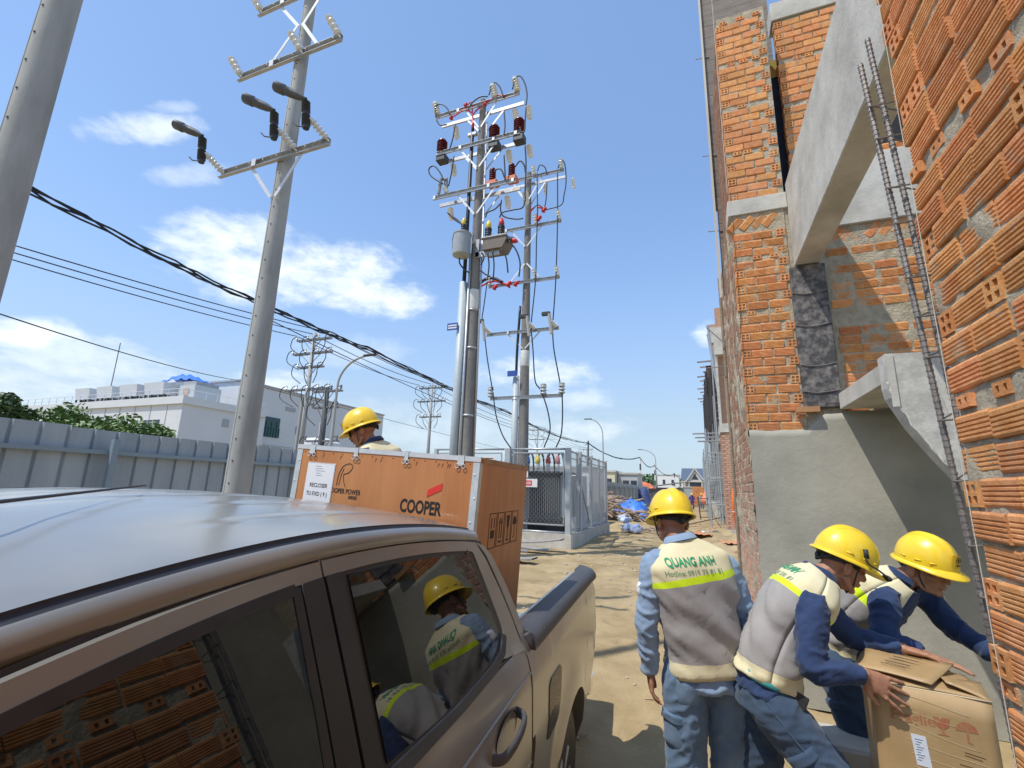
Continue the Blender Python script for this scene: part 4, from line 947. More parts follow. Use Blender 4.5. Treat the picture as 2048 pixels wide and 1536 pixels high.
def folds(amp, axis=(0, 0, 1), seed=0, sc=1.0, al=4.5, cr=11):
    ax = Vector(axis).normalized(); ex = ax.orthogonal().normalized(); ey = ax.cross(ex)
    def f(p):
        q = Vector((p.dot(ex) * cr * sc + p.dot(ax) * 3, p.dot(ey) * cr * sc, p.dot(ax) * al * sc)) + Vector((seed, seed * .7, 0))
        a = mnoise.noise(q); b = mnoise.noise(q * 2.3 + Vector((7, 1, 3)))
        return amp * (1.2 * (1 - min(1, abs(a) * 2.8)) ** 1.6 - .4 + .45 * (1 - min(1, abs(b) * 3)) ** 2)
    return f
def patch_on(nm, parent, bv, o, n, up, w, h, m, off=.004):
    n = Vector(n).normalized(); u = Vector(up); u = (u - n * u.dot(n)).normalized(); r = u.cross(n); o = Vector(o); rows = []
    for j in range(8):
        row = []
        for i in range(8):
            e = off if 0 < i < 7 and 0 < j < 7 else -.003
            p = o + r * (w * (i / 7 - .5)) + u * (h * (j / 7 - .5)); hh = bv.ray_cast(p + n * .25, -n, .5)
            if hh[0] is None: hh = bv.find_nearest(p)
            row.append(hh[0] + n * e)
        rows.append(row)
    mb = MB(); mb.grid(rows); return mb.build(nm, m, parent, smooth=True)
def J2(V, W):
    out = []
    for s in 'LR':
        hp, kn = V['h' + s], V['k' + s]; ax = (kn - hp).normalized(); side = (W if s == 'R' else -W); side = (side - ax * side.dot(ax)).normalized(); back = ax.cross(W); back = (back if back.dot(V['hf']) < 0 else -back).normalized()
        out.append(('cargo_pocket', 't', None, hp.lerp(kn, .62), side + back * .35, -ax, .13, .15, None, .010)); out.append(('pocket_flap', 't', None, hp.lerp(kn, .46), side + back * .35, -ax, .14, .05, None, .016))
        out.append(('back_pocket', 't', None, hp.lerp(kn, .10) + side * .02, back, -ax, .12, .13, None, .004)); out.append(('side_seam', 't', None, hp.lerp(kn, .3), side, -ax, .010, .40, None, .004))
    sh, el = V['sL'], V['eL']; ax = (el - sh).normalized(); side = (-W - ax * (-W).dot(ax)).normalized(); out.append(('sleeve_badge', 's', None, sh.lerp(el, .42), side, -ax, .05, .07, paper, .003))
    return out
def worker(label, J, shirt, trouser, vest_front_open=False, text=False, glasses=False, hands=(), vest=True, voxel=.0055, badge=True, sleeve_fold=.009, group=None, detail=True, strap=True, eyes=True):
    V = {k: Vector(v) for k, v in J.items() if hasattr(v, '__len__')}
    hip, neck, head = V['hip'], V['neck'], V['head']; W = (V['sR'] - V['sL']).normalized()
    t = thing('person', label, 'person', (hip.x, hip.y, 0))
    mid = V.get('mid', hip.lerp(neck, .45)); chest = V.get('chest', hip.lerp(neck, .72)); HB = basis(V['hf'], V['hu'])
    spine = bez([hip, mid, chest, neck], 8)
    # ---- body: one surface
    b = MB(); ns = len(spine); b.tube(spine, [((.135 + .03 * math.sin(math.pi * i / ns)), .09) if i < ns - 5 else (.10 - .01 * (i - ns + 5), .075) for i in range(ns)], 14, side=W)
    b.tube([neck - (neck - chest) * .3, neck, neck.lerp(head, .5), head + HB @ Vector((0, -.02, -.01))], [.062, .056, .053, .05], 12); head_solids(b, head, HB)
    for s in 'LR':
        sh, el, wr = V['s' + s], V['e' + s], V['w' + s]; inn = chest.lerp(neck, .45).lerp(sh, .5)
        b.tube([inn, sh, sh.lerp(el, .5), el, el.lerp(wr, .35), wr, wr + (wr - el).normalized() * .02], [.05, .05, .045, .036, .037, .026, .025], 10)
        hp, kn, an = V['h' + s], V['k' + s], V['a' + s]; b.tube([hip.lerp(hp, .5), hp, hp.lerp(kn, .5), kn, kn.lerp(an, .3), an], [.08, .082, .07, .052, .05, .036], 10); b.tube([an, an + Vector((0, 0, -.05)), V['t' + s]], [.036, .038, .03], 8)
    for s, d, n, sd, kw in hands: hand_solids(b, V['w' + s], d, n, sd, **kw)
    obj('body', fuse(b, voxel, 5, .5, 'body'), skin, t)
    # ---- shirt
    m = MB(); m.tube(spine, [(.150 + .018 * math.sin(math.pi * min(1, i / (ns * .8))), .100) if i < ns - 6 else (.150 - .016 * (i - ns + 6), .095 - .005 * (i - ns + 6)) for i in range(ns)], 18, side=W)
    sk = (spine[3] - hip).normalized(); m.tube([hip + sk * .10, hip, hip - sk * J.get('tail', .02)], [(.172, .118), (.186, .130), (.190, .134)], 18, side=W)
    for s in 'LR':
        sh, el, wr = V['s' + s], V['e' + s], V['w' + s]; inn = chest.lerp(neck, .4).lerp(sh, .45)
        m.tube(bez([inn, sh, sh.lerp(el, .5), el, el.lerp(wr, .5), wr], 4), [.066, .068, .069, .069, .068] + [.067 - .0016 * i for i in range(15)] + [.042], 14)
        m.tube([wr - (wr - el).normalized() * .035, wr - (wr - el).normalized() * .002], .043, 12)
    ax = (V['wR'] - V['sR']); ff = folds(sleeve_fold, ax, 3, 1.0, 13, 8)
    so = obj('shirt', fuse(m, .009, 5, .5, 'shirt', ff), shirt, t)
    cb = basis(V['hf'], neck - chest); m = MB(); rows = []
    for z, r in ((-.015, .080), (.012, .076), (.036, .070), (.030, .079), (.002, .092)):
        rows.append([neck + cb @ Vector((r * math.sin(a) * 1.02, r * .95 * math.cos(a) - .012, z - .020 * max(0, math.cos(a)))) for a in np.linspace(.25, 2 * math.pi - .25, 28)])
    m.grid(rows); m.build('collar', shirt, so, smooth=True)
    # ---- trousers
    m = MB(); m.tube([hip + (spine[4] - hip) * .6, hip, hip - (spine[3] - hip).normalized() * .10], [(.168, .118), (.178, .125), (.165, .115)], 18, side=W)
    for s in 'LR':
        hp, kn, an = V['h' + s], V['k' + s], V['a' + s]; m.tube(bez([hip.lerp(hp, .7), hp, hp.lerp(kn, .5), kn, kn.lerp(an, .5), an - Vector((0, 0, .03))], 4), [.116 - .0017 * i for i in range(20)] + [.084], 16)
    tr = obj('trousers', fuse(m, .010, 5, .5, 'trousers', folds(.007, (V['kR'] - V['hR']).cross(W) + Vector((.01, 0, .2)), 9, 1.2)), trouser, t)
    for s in 'LR':
        an, to = V['a' + s], V['t' + s]; m = MB(); m.tube([an + Vector((0, 0, .04)), an + Vector((0, 0, -.04)), an.lerp(to, .5) - Vector((0, 0, .03)), to], [.05, .052, .048, .036], 12); m.build('boot', boot_m, t, smooth=True)
    bm = bmesh.new(); bm.from_mesh(tr.data); tb = BVHTree.FromBMesh(bm); bm.free(); bm = bmesh.new(); bm.from_mesh(so.data); sb = BVHTree.FromBMesh(bm); bm.free()
    for nm, par, bv_, o, n, upd, w, h, m_, off in J2(V, W): patch_on(nm, tr if par == 't' else so, tb if par == 't' else sb, o, n, upd, w, h, m_ or (trouser if par == 't' else shirt), off)
    if J.get('waist'):
        m = MB(); q = [hip + up0 * .075 + W * (.186 * math.cos(a_)) + W.cross(up0) * (.134 * math.sin(a_)) for up0 in [(spine[4] - hip).normalized()] for a_ in np.linspace(0, 2 * math.pi, 29)[:-1]]; m.tube(q, [(.020, .008)] * len(q), 6, closed=True); m.build('waistband', teal, so, smooth=True)
    # ---- vest, lofted from hem to collar
    if vest:
        up_ = (spine[3] - hip).normalized(); vs = bez([hip + up_ * J.get('hem', 0.02), mid, chest, chest.lerp(neck, .62), neck + (neck - chest).normalized() * .005], 12); nv = len(vs); N = 64; m = MB(); prev = None; Lc = [0]
        for a, c in zip(vs[:-1], vs[1:]): Lc.append(Lc[-1] + (c - a).length)
        bwid = J.get('vw', .215); rows = []; fr = []
        for i, p in enumerate(vs):
            q = Lc[i] / Lc[-1]; tn = (vs[min(i + 1, nv - 1)] - vs[max(i - 1, 0)]).normalized(); a = (W - tn * W.dot(tn)).normalized(); d = a.cross(tn) * -1
            wa = bwid * (.93 + .17 * sstep(.30, .80, q)); wb = .140 - .010 * q
            if q > .80: k = (q - .80) / .20; wa = wa * (1 - k ** 1.55) + .084 * k ** 1.55; wb = wb * (1 - k ** 1.3) + .082 * k ** 1.3
            row = []
            for j in range(N + 1):
                th = 2 * math.pi * j / N; ct, st = math.cos(th), math.sin(th); e = .78
                x = wa * math.copysign(abs(ct) ** e, ct); y = wb * math.copysign(abs(st) ** e, st)
                pp = p + a * x + d * y; nn = (a * ct / wa + d * st / wb).normalized(); g = 1 - .75 * sstep(.62, .95, q)
                dg = x * 1.0 + .55 * q * J.get('fs', 1)
                n1 = nz((dg, y * .8, q * .16), 11, J.get('seed', 1)); n2 = nz((dg * 1.1, y, q * .35), 23, 4); n3 = nz((x, y, q * .6), 40, 8)
                fo = g * (.014 * n1 + .007 * math.sin(26 * dg + 3.0 * n1 + 1.5 * q)) + .003 * n2 + .0006 * n3 + .006 * g * max(0, 1 - abs(nz((dg, y * .6, q * .10), 17, J.get('seed', 1) + 3)) * 6) + .004 * math.sin(40 * q + 6 * x) * (1 if q < .10 else 0)
                row.append(pp + nn * fo)
            rows.append(row); fr.append(q)
        def fm(i, j):
            q = (fr[i] + fr[i + 1]) / 2; th = 2 * math.pi * (j + .5) / N
            if vest_front_open and abs(((th - math.pi / 2 + math.pi) % (2 * math.pi)) - math.pi) < .62 - .1 * q: return 3
            return 0 if q < .12 or q > .735 else (2 if q > .688 else 1)
        m.grid(rows, fmi=fm)
        if vest_front_open: pass
        vo = m.build('vest', VEST, t, smooth=True)
        sol = vo.modifiers.new('thickness', 'SOLIDIFY'); sol.thickness = .006; sol.offset = -1
        bm = bmesh.new(); bm.from_mesh(vo.data); bv = BVHTree.FromBMesh(bm); bm.free()
        if text:
            bk = (V['bk'] if 'bk' in V else W.cross(Vector((0, 0, 1)))).normalized(); iu = min(range(nv), key=lambda i: abs(fr[i] - J.get('tq', .86))); upv = (vs[min(iu + 3, nv - 1)] - vs[iu - 3]).normalized(); org = vs[iu] + bk * .2
            ux = upv.cross(bk).normalized(); uy = bk.cross(ux); lx = J.get('tx', 0)
            lettering('QUANG ANH', .056, org + ux * lx - uy * .034, (ux - uy * J.get('sl', .0)).normalized(), uy, green_i, vo, bold=.0018, squash=.72, off=.0025, bvh=bv)
            lettering('Hotline: 0919 75 81 81', .034, org + ux * (lx + .002) - uy * .078, (ux - uy * J.get('sl', .0)).normalized(), uy, grn2, vo, bold=.0003, squash=.92, off=.0025, bvh=bv)
    # ---- head gear
    helmet(t, head, HB, badge, strap); hair(t, head, HB)
    T = lambda p: head + HB @ Vector(p)
    if eyes:
        for s in (-1, 1):
            m = MB(); m.ball(T((s * .031, .083, .002)), (.011, .008, .005), 8, 6, HB); m.build('eye', eye_m, t, smooth=True)
            m = MB(); m.tube([T((s * .050, .076, .022)), T((s * .032, .0935, .030)), T((s * .012, .096, .025))], [.003, .005, .004], 6); m.build('eyebrow', hair_m, t)
    if glasses:
        m = MB()
        for s in (-1, 1): m.ball(T((s * .032, .093, .002)), (.027, .010, .020), 12, 8, HB); m.tube([T((s * .058, .09, .008)), T((s * .080, .01, .006))], .003, 5)
        m.tube([T((-.01, .102, .006)), T((.01, .102, .006))], .003, 5); m.build('sunglasses', mat('dark lens', (.01, .012, .014), .08), t, smooth=True)
        m = MB(); m.tube([T((-.024, .098, -.048)), T((0, .106, -.043)), T((.024, .098, -.048))], [.003, .005, .003], 6); m.build('moustache', hair_m, t)
    return t
# walking away from the camera
worker('person walking away in pale blue shirt, back of cream and grey vest lettered in green',
       dict(hip=(-.02, 2.80, .93), mid=(-.035, 2.785, 1.10), chest=(-.065, 2.765, 1.31), neck=(-.115, 2.78, 1.495), head=(-.150, 2.835, 1.590), hf=(-.52, .80, -.22), hu=(-.10, .28, .95),
            sL=(-.245, 2.705, 1.375), sR=(.108, 2.855, 1.375), eL=(-.285, 2.69, 1.08), wL=(-.283, 2.735, .86), eR=(.196, 2.905, 1.10), wR=(.165, 3.09, .96),
            hL=(-.115, 2.765, .86), hR=(.085, 2.845, .86), kL=(-.130, 2.80, .47), kR=(.075, 2.92, .48), aL=(-.135, 2.72, .09), aR=(.06, 3.0, .10), tL=(-.17, 2.90, .035), tR=(.03, 3.17, .04),
            hem=-.045, tail=.115, vw=.205, seed=4, bk=(.36, -.93, 0), tq=.885, tx=-.012, sl=.14),
       denim_l, jeans, text=True, hands=(('L', (.06, .06, -1), (-.9, -.2, 0), 1, dict(curl=(.5, .5, .6, .65), thumb=.4)), ('R', (-.1, .8, -.5), (.5, .3, .6), -1, dict(curl=(.8, .8, .8, .8)))), eyes=False)
# bending over the carton, near side
worker('person in navy shirt and dark jeans bending with one hand on cardboard box',
       dict(hip=(.235, 2.76, .865), mid=(.29, 2.77, 1.04), chest=(.395, 2.79, 1.225), neck=(.535, 2.815, 1.375), head=(.630, 2.835, 1.432), hf=(.88, .22, -.40), hu=(.42, .05, .90),
            sR=(.445, 2.625, 1.275), sL=(.455, 2.975, 1.285), eR=(.405, 2.52, 1.035), wR=(.592, 2.545, 1.035), eL=(.68, 2.96, 1.075), wL=(.835, 2.88, 1.075),
            hR=(.265, 2.665, .82), hL=(.225, 2.86, .82), kR=(.50, 2.64, .52), kL=(.205, 2.90, .47), aR=(.50, 2.55, .09), aL=(.09, 2.98, .09), tR=(.68, 2.56, .035), tL=(.27, 3.0, .035),
            hem=.045, waist=1, vw=.195, seed=11, bk=(-.75, -.1, .65), tq=.90),
       navy, jeans_d, text=True, hands=(('R', (.86, .12, -.45), (-.1, -.93, .35), 1, dict(spread=1.5, curl=(.12, .10, .12, .15), thumb=.85, size=1.06)), ('L', (.95, -.15, -.12), (0, .1, .95), -1, dict(spread=1.0, curl=(.2, .2, .25, .3)))), badge=False, voxel=.0045)
hb = bpy.data.objects['person.001']; HB1 = basis((.88, .22, -.40), (.42, .05, .90)); hc = Vector((.630, 2.835, 1.432)); T1 = lambda q: hc + HB1 @ Vector(q)
m = MB(); m.tube(bez([T1((.100, .02, .095)), T1((.128, .03, .05)), T1((.118, .085, .040)), T1((.075, .150, .030)), T1((.02, .178, .024))], 6), [(.008, .004)] * 25, 6); m.ball(T1((.03, .180, .026)), (.030, .018, .014), 10, 7, HB1); m.box((-.008, -.012, -.02), (.008, .012, .02), M=Matrix.Translation(T1((.112, .02, .085)))); m.build('headlamp_strap', strap_m, hb, smooth=True)
m = MB(); m.box((-.032, -.006, -.07), (.032, .006, .07), bev=.004, M=Matrix.Translation((.345, 2.615, .835)) @ Matrix.Rotation(.45, 4, 'Y') @ Matrix.Rotation(-.2, 4, 'X')); tag(m.build('mobile_phone', strap_m), 'black phone tucked in hip pocket of bending worker', 'phone')
# behind the carton, facing right
worker('person with badged yellow helmet leaning over far side of cardboard box',
       dict(hip=(.70, 3.40, .90), mid=(.76, 3.36, 1.06), chest=(.86, 3.29, 1.21), neck=(.985, 3.225, 1.335), head=(1.075, 3.195, 1.398), hf=(.56, -.76, -.22), hu=(.14, -.16, .97),
            sR=(.855, 3.105, 1.245), sL=(1.10, 3.385, 1.255), eR=(.81, 2.99, 1.075), wR=(.93, 2.935, 1.045), eL=(1.205, 3.30, 1.10), wL=(1.275, 3.12, 1.035),
            hR=(.66, 3.31, .86), hL=(.76, 3.49, .86), kR=(.74, 3.28, .48), kL=(.86, 3.48, .48), aR=(.64, 3.30, .09), aL=(.72, 3.55, .09), tR=(.80, 3.22, .035), tL=(.90, 3.50, .035),
            hem=.0, vw=.195, seed=23, bk=(-.70, .30, .6), tq=.90),
       navy, jeans_d, vest_front_open=True, text=True, hands=(('R', (.92, -.3, -.15), (0, .1, 1), 1, dict(curl=(.2, .2, .25, .3))), ('L', (.4, -.7, -.5), (.6, .2, .7), -1, dict(curl=(.5, .5, .5, .5)))), voxel=.0045)
# standing in the truck bed behind the crate
def bedp(x, y, z): return TM @ Vector((x, y, z))
def bed_worker():
    B = TM.to_3x3()
    J = dict(hip=bedp(-.66, 1.32, 1.60), mid=bedp(-.665, 1.31, 1.77), chest=bedp(-.70, 1.29, 1.96), neck=bedp(-.765, 1.26, 2.135), head=bedp(-.835, 1.225, 2.225), hf=B @ Vector((-.80, -.30, -.42)), hu=B @ Vector((-.40, -.15, .90)),
             sL=bedp(-.74, 1.12, 2.02), sR=bedp(-.60, 1.45, 2.03), eL=bedp(-.86, 1.09, 1.78), wL=bedp(-.80, 1.08, 1.56), eR=bedp(-.70, 1.55, 1.78), wR=bedp(-.86, 1.45, 1.60),
             hL=bedp(-.64, 1.23, 1.55), hR=bedp(-.64, 1.42, 1.55), kL=bedp(-.66, 1.22, 1.20), kR=bedp(-.64, 1.44, 1.20), aL=bedp(-.60, 1.24, .88), aR=bedp(-.60, 1.46, .88), tL=bedp(-.70, 1.2, .82), tR=bedp(-.70, 1.43, .82), hem=.0, vw=.20, seed=31)
    worker('person in sunglasses and yellow helmet standing behind plywood crate', J, navy, jeans_d, glasses=True, hands=(('L', (0, .1, -1), (-.5, -.5, .2), 1, {}), ('R', (-.4, 0, -.9), (-.5, .2, .6), -1, {})), voxel=.006)
bed_worker()
# ---------------------------------------------------------------- carton and the step it stands on
card = mat('brown cardboard', (.36, .235, .105), .5, col2=(.43, .29, .14), vscale=4, bump=.06, bscale=60, coat=.3, detail=8)
card_s = mat('cardboard inside', (.40, .28, .15), .85, var=.1)
film = mat('stretch film', (.62, .50, .32), .12, coat=.6, spec=.8)
red_i = mat('red stamp', (.36, .10, .05), .6, col2=(.36, .20, .09), vscale=45)
def carton():
    O = Vector((.628, 2.600, .36)); u = Vector((.965, -.13, 0)).normalized(); v = Vector((.26, .95, 0)); v = (v - u * v.dot(u)).normalized(); w, d, h = .375, .30, .64; z = Vector((0, 0, 1)); n = -v
    t = thing('cardboard_box', 'tall film wrapped cardboard box with bent open flaps and red fragile marks', 'box', tuple(O))
    P = lambda a, b, c: O + u * a + v * b + z * c
    T = Matrix((u, v, z)).transposed().to_4x4(); T.translation = O
    # walls bulge slightly
    for nm, A, Bv, L in (('side_panel', lambda s, q: P(s * w, -.006 * math.sin(math.pi * s) * (q), q * h), n, w), ('side_panel', lambda s, q: P(w + .004 * math.sin(math.pi * s), s * d, q * h), u, d), ('side_panel', lambda s, q: P(w - s * w, d, q * h), v, w), ('side_panel', lambda s, q: P(0, d - s * d, q * h), -u, d)):
        m = MB(); m.grid([[A(s, q) for s in np.linspace(0, 1, 13)] for q in np.linspace(0, 1, 9)]); o = m.build(nm, card, t, smooth=True); sm = o.modifiers.new('board', 'SOLIDIFY'); sm.thickness = .004; sm.offset = 0
    m = MB(); m.box((0, 0, 0), (w, d, .005), M=T); m.build('base_panel', card, t)
    def flap(pts, nm='flap'):
        m = MB(); m.grid([[Vector(pts[0]).lerp(Vector(pts[1]), s).lerp(Vector(pts[3]).lerp(Vector(pts[2]), s), q) + z * (.006 * math.sin(3 * s + 2 * q)) for s in np.linspace(0, 1, 9)] for q in np.linspace(0, 1, 7)]); o = m.build(nm, card, t, smooth=True); sm = o.modifiers.new('board', 'SOLIDIFY'); sm.thickness = .006; return o
    flap([P(.0, .002, h + .002), P(w, .0, h + .003), P(w + .015, .155, h + .03), P(.02, .16, h + .02)])
    flap([P(.0, d, h + .004), P(w, d, h + .003), P(w + .01, .15, h + .018), P(.0, .145, h + .012)])
    flap([P(w, .0, h + .003), P(w, d, h + .003), P(w - .12, d - .02, h + .035), P(w - .12, .03, h + .032)])
    top = flap([P(-.045, .085, h + .028), P(.20, -.012, h + .030), P(.335, .26, h + .060), P(.045, .36, h + .052)])
    m = MB()
    for k in range(5): m.beam(P(.06 + .02 * k, .12 + .03 * k, h + .049 + .0035 * k), P(.14 + .02 * k, .085 + .03 * k, h + .049 + .0035 * k), .006 if k % 2 else .003, .002)
    m.build('flap_print', mat('dark print', (.09, .06, .035), .7), top)
    # print on the front
    F = lambda a, c: P(a, -.0022 - .006 * math.sin(math.pi * a / w) * (c / h), c)
    k2 = dict(parent=t)
    lettering('Fragile', .056, F(.125, h - .125), u, z, red_i, t, bold=.0012, squash=.95, off=.001)
    m = MB(); pr = lambda poly: m.prism([F(a, c) for a, c in poly], n * .001)
    a0, c0 = .215, h - .13
    pr([(a0 - .026, c0 + .045), (a0 - .010, c0 + .045), (a0 - .004, c0 + .036), (a0 + .003, c0 + .045), (a0 + .026, c0 + .045), (a0 + .020, c0 + .015), (a0 + .004, c0 + .002), (a0 + .004, c0 - .012), (a0 + .018, c0 - .018), (a0 - .018, c0 - .018), (a0 - .004, c0 - .012), (a0 - .004, c0 + .002), (a0 - .020, c0 + .015)])
    a1 = .288; pr([(a1 - .033 * math.cos(q), c0 + .010 + .034 * math.sin(q)) for q in np.linspace(0, math.pi, 13)]); pr([(a1 - .003, c0 + .01), (a1 + .003, c0 + .01), (a1 + .003, c0 - .022), (a1 + .012, c0 - .026), (a1 + .012, c0 - .031), (a1 - .003, c0 - .027)])
    m.build('fragile_symbols', red_i, t)
    m = MB(); m.prism([F(.112, h - .165), F(.158, h - .167), F(.166, h - .275), F(.120, h - .273)], n * .001); lb = m.build('address_label', mat('label paper', (.62, .66, .72), .5), t)
    m = MB()
    for k in range(9): m.beam(F(.122 + .004 * (k % 2), h - .180 - .009 * k) + n * .0015, F(.148 - .006 * (k % 3), h - .180 - .009 * k) + n * .0015, .003, .0006)
    m.build('label_print', mat('blue print', (.25, .32, .42), .6), lb)
    m = MB()
    for k, (a, c, L) in enumerate(((.27, h - .19, .06), (.27, h - .20, .05), (.25, h - .235, .10), (.26, h - .25, .09))): m.beam(F(a, c) + n * .0005, F(a + L, c - .008) + n * .0005, .0035, .0006)
    m.build('small_print', mat('brown print', (.20, .12, .05), .7), t)
    # taut creases of the stretch film
    m = MB()
    for k in range(13):
        c = h - .03 - .050 * k + random.uniform(-.01, .01); s0 = random.uniform(0, .3) * w; m.tube([F(s0 + (w - s0) * q, c - .055 * q * (1 - .2 * k / 16) + .004 * math.sin(q * 5 + k)) + n * .0006 for q in np.linspace(0, random.uniform(.5, 1), 9)], .0007, 5)
    m.tube([P(s * w, -.004, h + .001) for s in np.linspace(0, 1, 5)], .003, 6)
    m.build('film_creases', film, t, smooth=True)
    # raw concrete step below and the stub beside it
    m = MB(); m.box((.60, 2.52, -.05), (1.12, 3.00, .358), bev=.012); tag(m.build('concrete_step', concrete_d), 'low raw concrete plinth directly under the cardboard box', 'concrete step')
    m = MB(); rows = []
    m.box((.52, 3.02, -.05), (.86, 3.30, .56), bev=.015); tag(m.build('concrete_stub', concrete), 'pale concrete stub between bending workers and plastered wall', 'concrete block')
carton()
# ---------------------------------------------------------------- power poles
pole_c = mat('spun concrete', (.31, .32, .305), .85, col2=(.45, .46, .435), vscale=4, stretch=(1, 1, .25), bump=.15, bscale=40, spec=.25)
pole_d = mat('dark spun concrete', (.17, .165, .16), .85, col2=(.26, .25, .235), vscale=3, stretch=(1, 1, .25), bump=.15, bscale=40, spec=.25)
blue_s = mat('blue plate', (.03, .08, .35), .5); bolt_m = mat('bolt steel', (.10, .10, .10), .5, metal=.5)
grey_tank = mat('grey tank paint', (.33, .37, .39), .4, var=.06, vscale=8); brown_p = mat('brown box', (.16, .13, .11), .6, var=.1)
yel_b = mat('yellow bushing cover', (.78, .62, .04), .35); dark_ins = mat('dark polymer', (.035, .04, .05), .5, var=.2)
def shaft(t, x, y, z0, z1, r0, r1, m=pole_c, bolts=True, seam=True):
    b = MB(); b.lathe([(r0 + (r1 - r0) * k / 24, z0 + (z1 - z0) * k / 24) for k in range(25)], (x, y, 0), (0, 0, 1), 32); o = b.build('shaft', m, t, smooth=True, auto=60)
    if bolts:
        b = MB(); z = max(z0, 1) + .2; k = 0
        while z < z1 - .1:
            r = r0 + (r1 - r0) * (z - z0) / (z1 - z0)
            for a in (-2.6, -1.35): b.tube([(x + (r - .02) * math.cos(a), y + (r - .02) * math.sin(a), z + .1 * (a < -2)), (x + (r + .006) * math.cos(a), y + (r + .006) * math.sin(a), z + .1 * (a < -2))], .009, 6)
            z += .26; k += 1
        q = b.build('bolt_row', bolt_m, o); q['kind'] = 'stuff'
    if seam:
        b = MB(); a = -1.75; b.tube([(x + (r0 + (r1 - r0) * k / 8) * math.cos(a), y + (r0 + (r1 - r0) * k / 8) * math.sin(a), z0 + (z1 - z0) * k / 8) for k in range(9)], .006, 6); b.build('mould_seam', m, o)
    return o
def channel(a, b, w=.05, h=.10, th=.007, face=-1):
    """steel channel from a to b along x"""
    m = MB(); a, b = Vector(a), Vector(b); d = b - a; s = face
    sec = [(0, -h / 2), (s * w, -h / 2), (s * w, -h / 2 + th), (s * th, -h / 2 + th), (s * th, h / 2 - th), (s * w, h / 2 - th), (s * w, h / 2), (0, h / 2)]
    m.prism([a + Vector((0, y, z)) for y, z in sec], d); return m
def crossarm(t, c, l, r, y=0, braces=(-.45, .45), bd=.75, face=-1, plates=(), pr=.12, h=.10):
    o = channel((c[0] + l, c[1] + y, c[2]), (c[0] + r, c[1] + y, c[2]), face=face, h=h).build('crossarm', galv, t)
    for bx in braces:
        m = MB(); m.beam((c[0] + bx, c[1] + y + face * .012, c[2] - .05 * (1 if bd > 0 else -1)), (c[0] + .04 * (1 if bx > 0 else -1), c[1] + (pr + .02) * face, c[2] - bd), .05, .008, up=(0, 1, 0)); m.build('brace', galv_w, t)
    for px in plates:
        m = MB(); m.box((c[0] + px - .04, c[1] + y + face * .055 - .003, c[2] - .05), (c[0] + px + .04, c[1] + y + face * .055 + .003, c[2] + .06)); m.build('bolt_plate', galv_w, o)
    m = MB()
    for k in range(8):
        px = l + (r - l) * (k + .5) / 8; m.tube([(c[0] + px, c[1] + y + face * .05, c[2] + .01), (c[0] + px, c[1] + y + face * .062, c[2] + .01)], .009, 6)
    q = m.build('bolt_row', galv_w, o); q['kind'] = 'stuff'
    return o
def insulator(par, p, ax, L=.30, r=.065, n=4, m=white_p, core=.030, name='insulator', seg=14):
    core = max(core, r * .52); n = int(n * 1.3)
    prof = [(.015, -.06), (.018, -.01), (core, 0)]
    for k in range(n):
        z = L * (k + .3) / n; prof += [(core, z - L * .18 / n), (r, z), (r * .98, z + L * .12 / n), (core, z + L * .45 / n)]
    prof += [(core * 1.3, L * .97), (core * 1.2, L + .03), (.01, L + .035)]
    b = MB(); b.lathe(prof, p, ax, seg); return b.build(name, m, par, smooth=True, auto=60)
def wire(name, label, pts, r=.012, m=cable_m, cat='cable', n=6, group=None, parent=None, k=8):
    b = MB(); b.tube(bez(pts, k), r, n); o = b.build(name, m, parent, smooth=True)
    if parent is None: tag(o, label, cat, group)
    return o
def CP(pts, Y): return [ony(x, y, Y) for x, y in pts]
# nearest pole, cut by the left edge of the picture
t = thing('power_pole', 'nearest thick concrete pole rising past upper left, without crossarms', 'power pole', (-4.62, 1.47, 0))
shaft(t, -4.62, 1.47, -.1, 12, .135, .075)
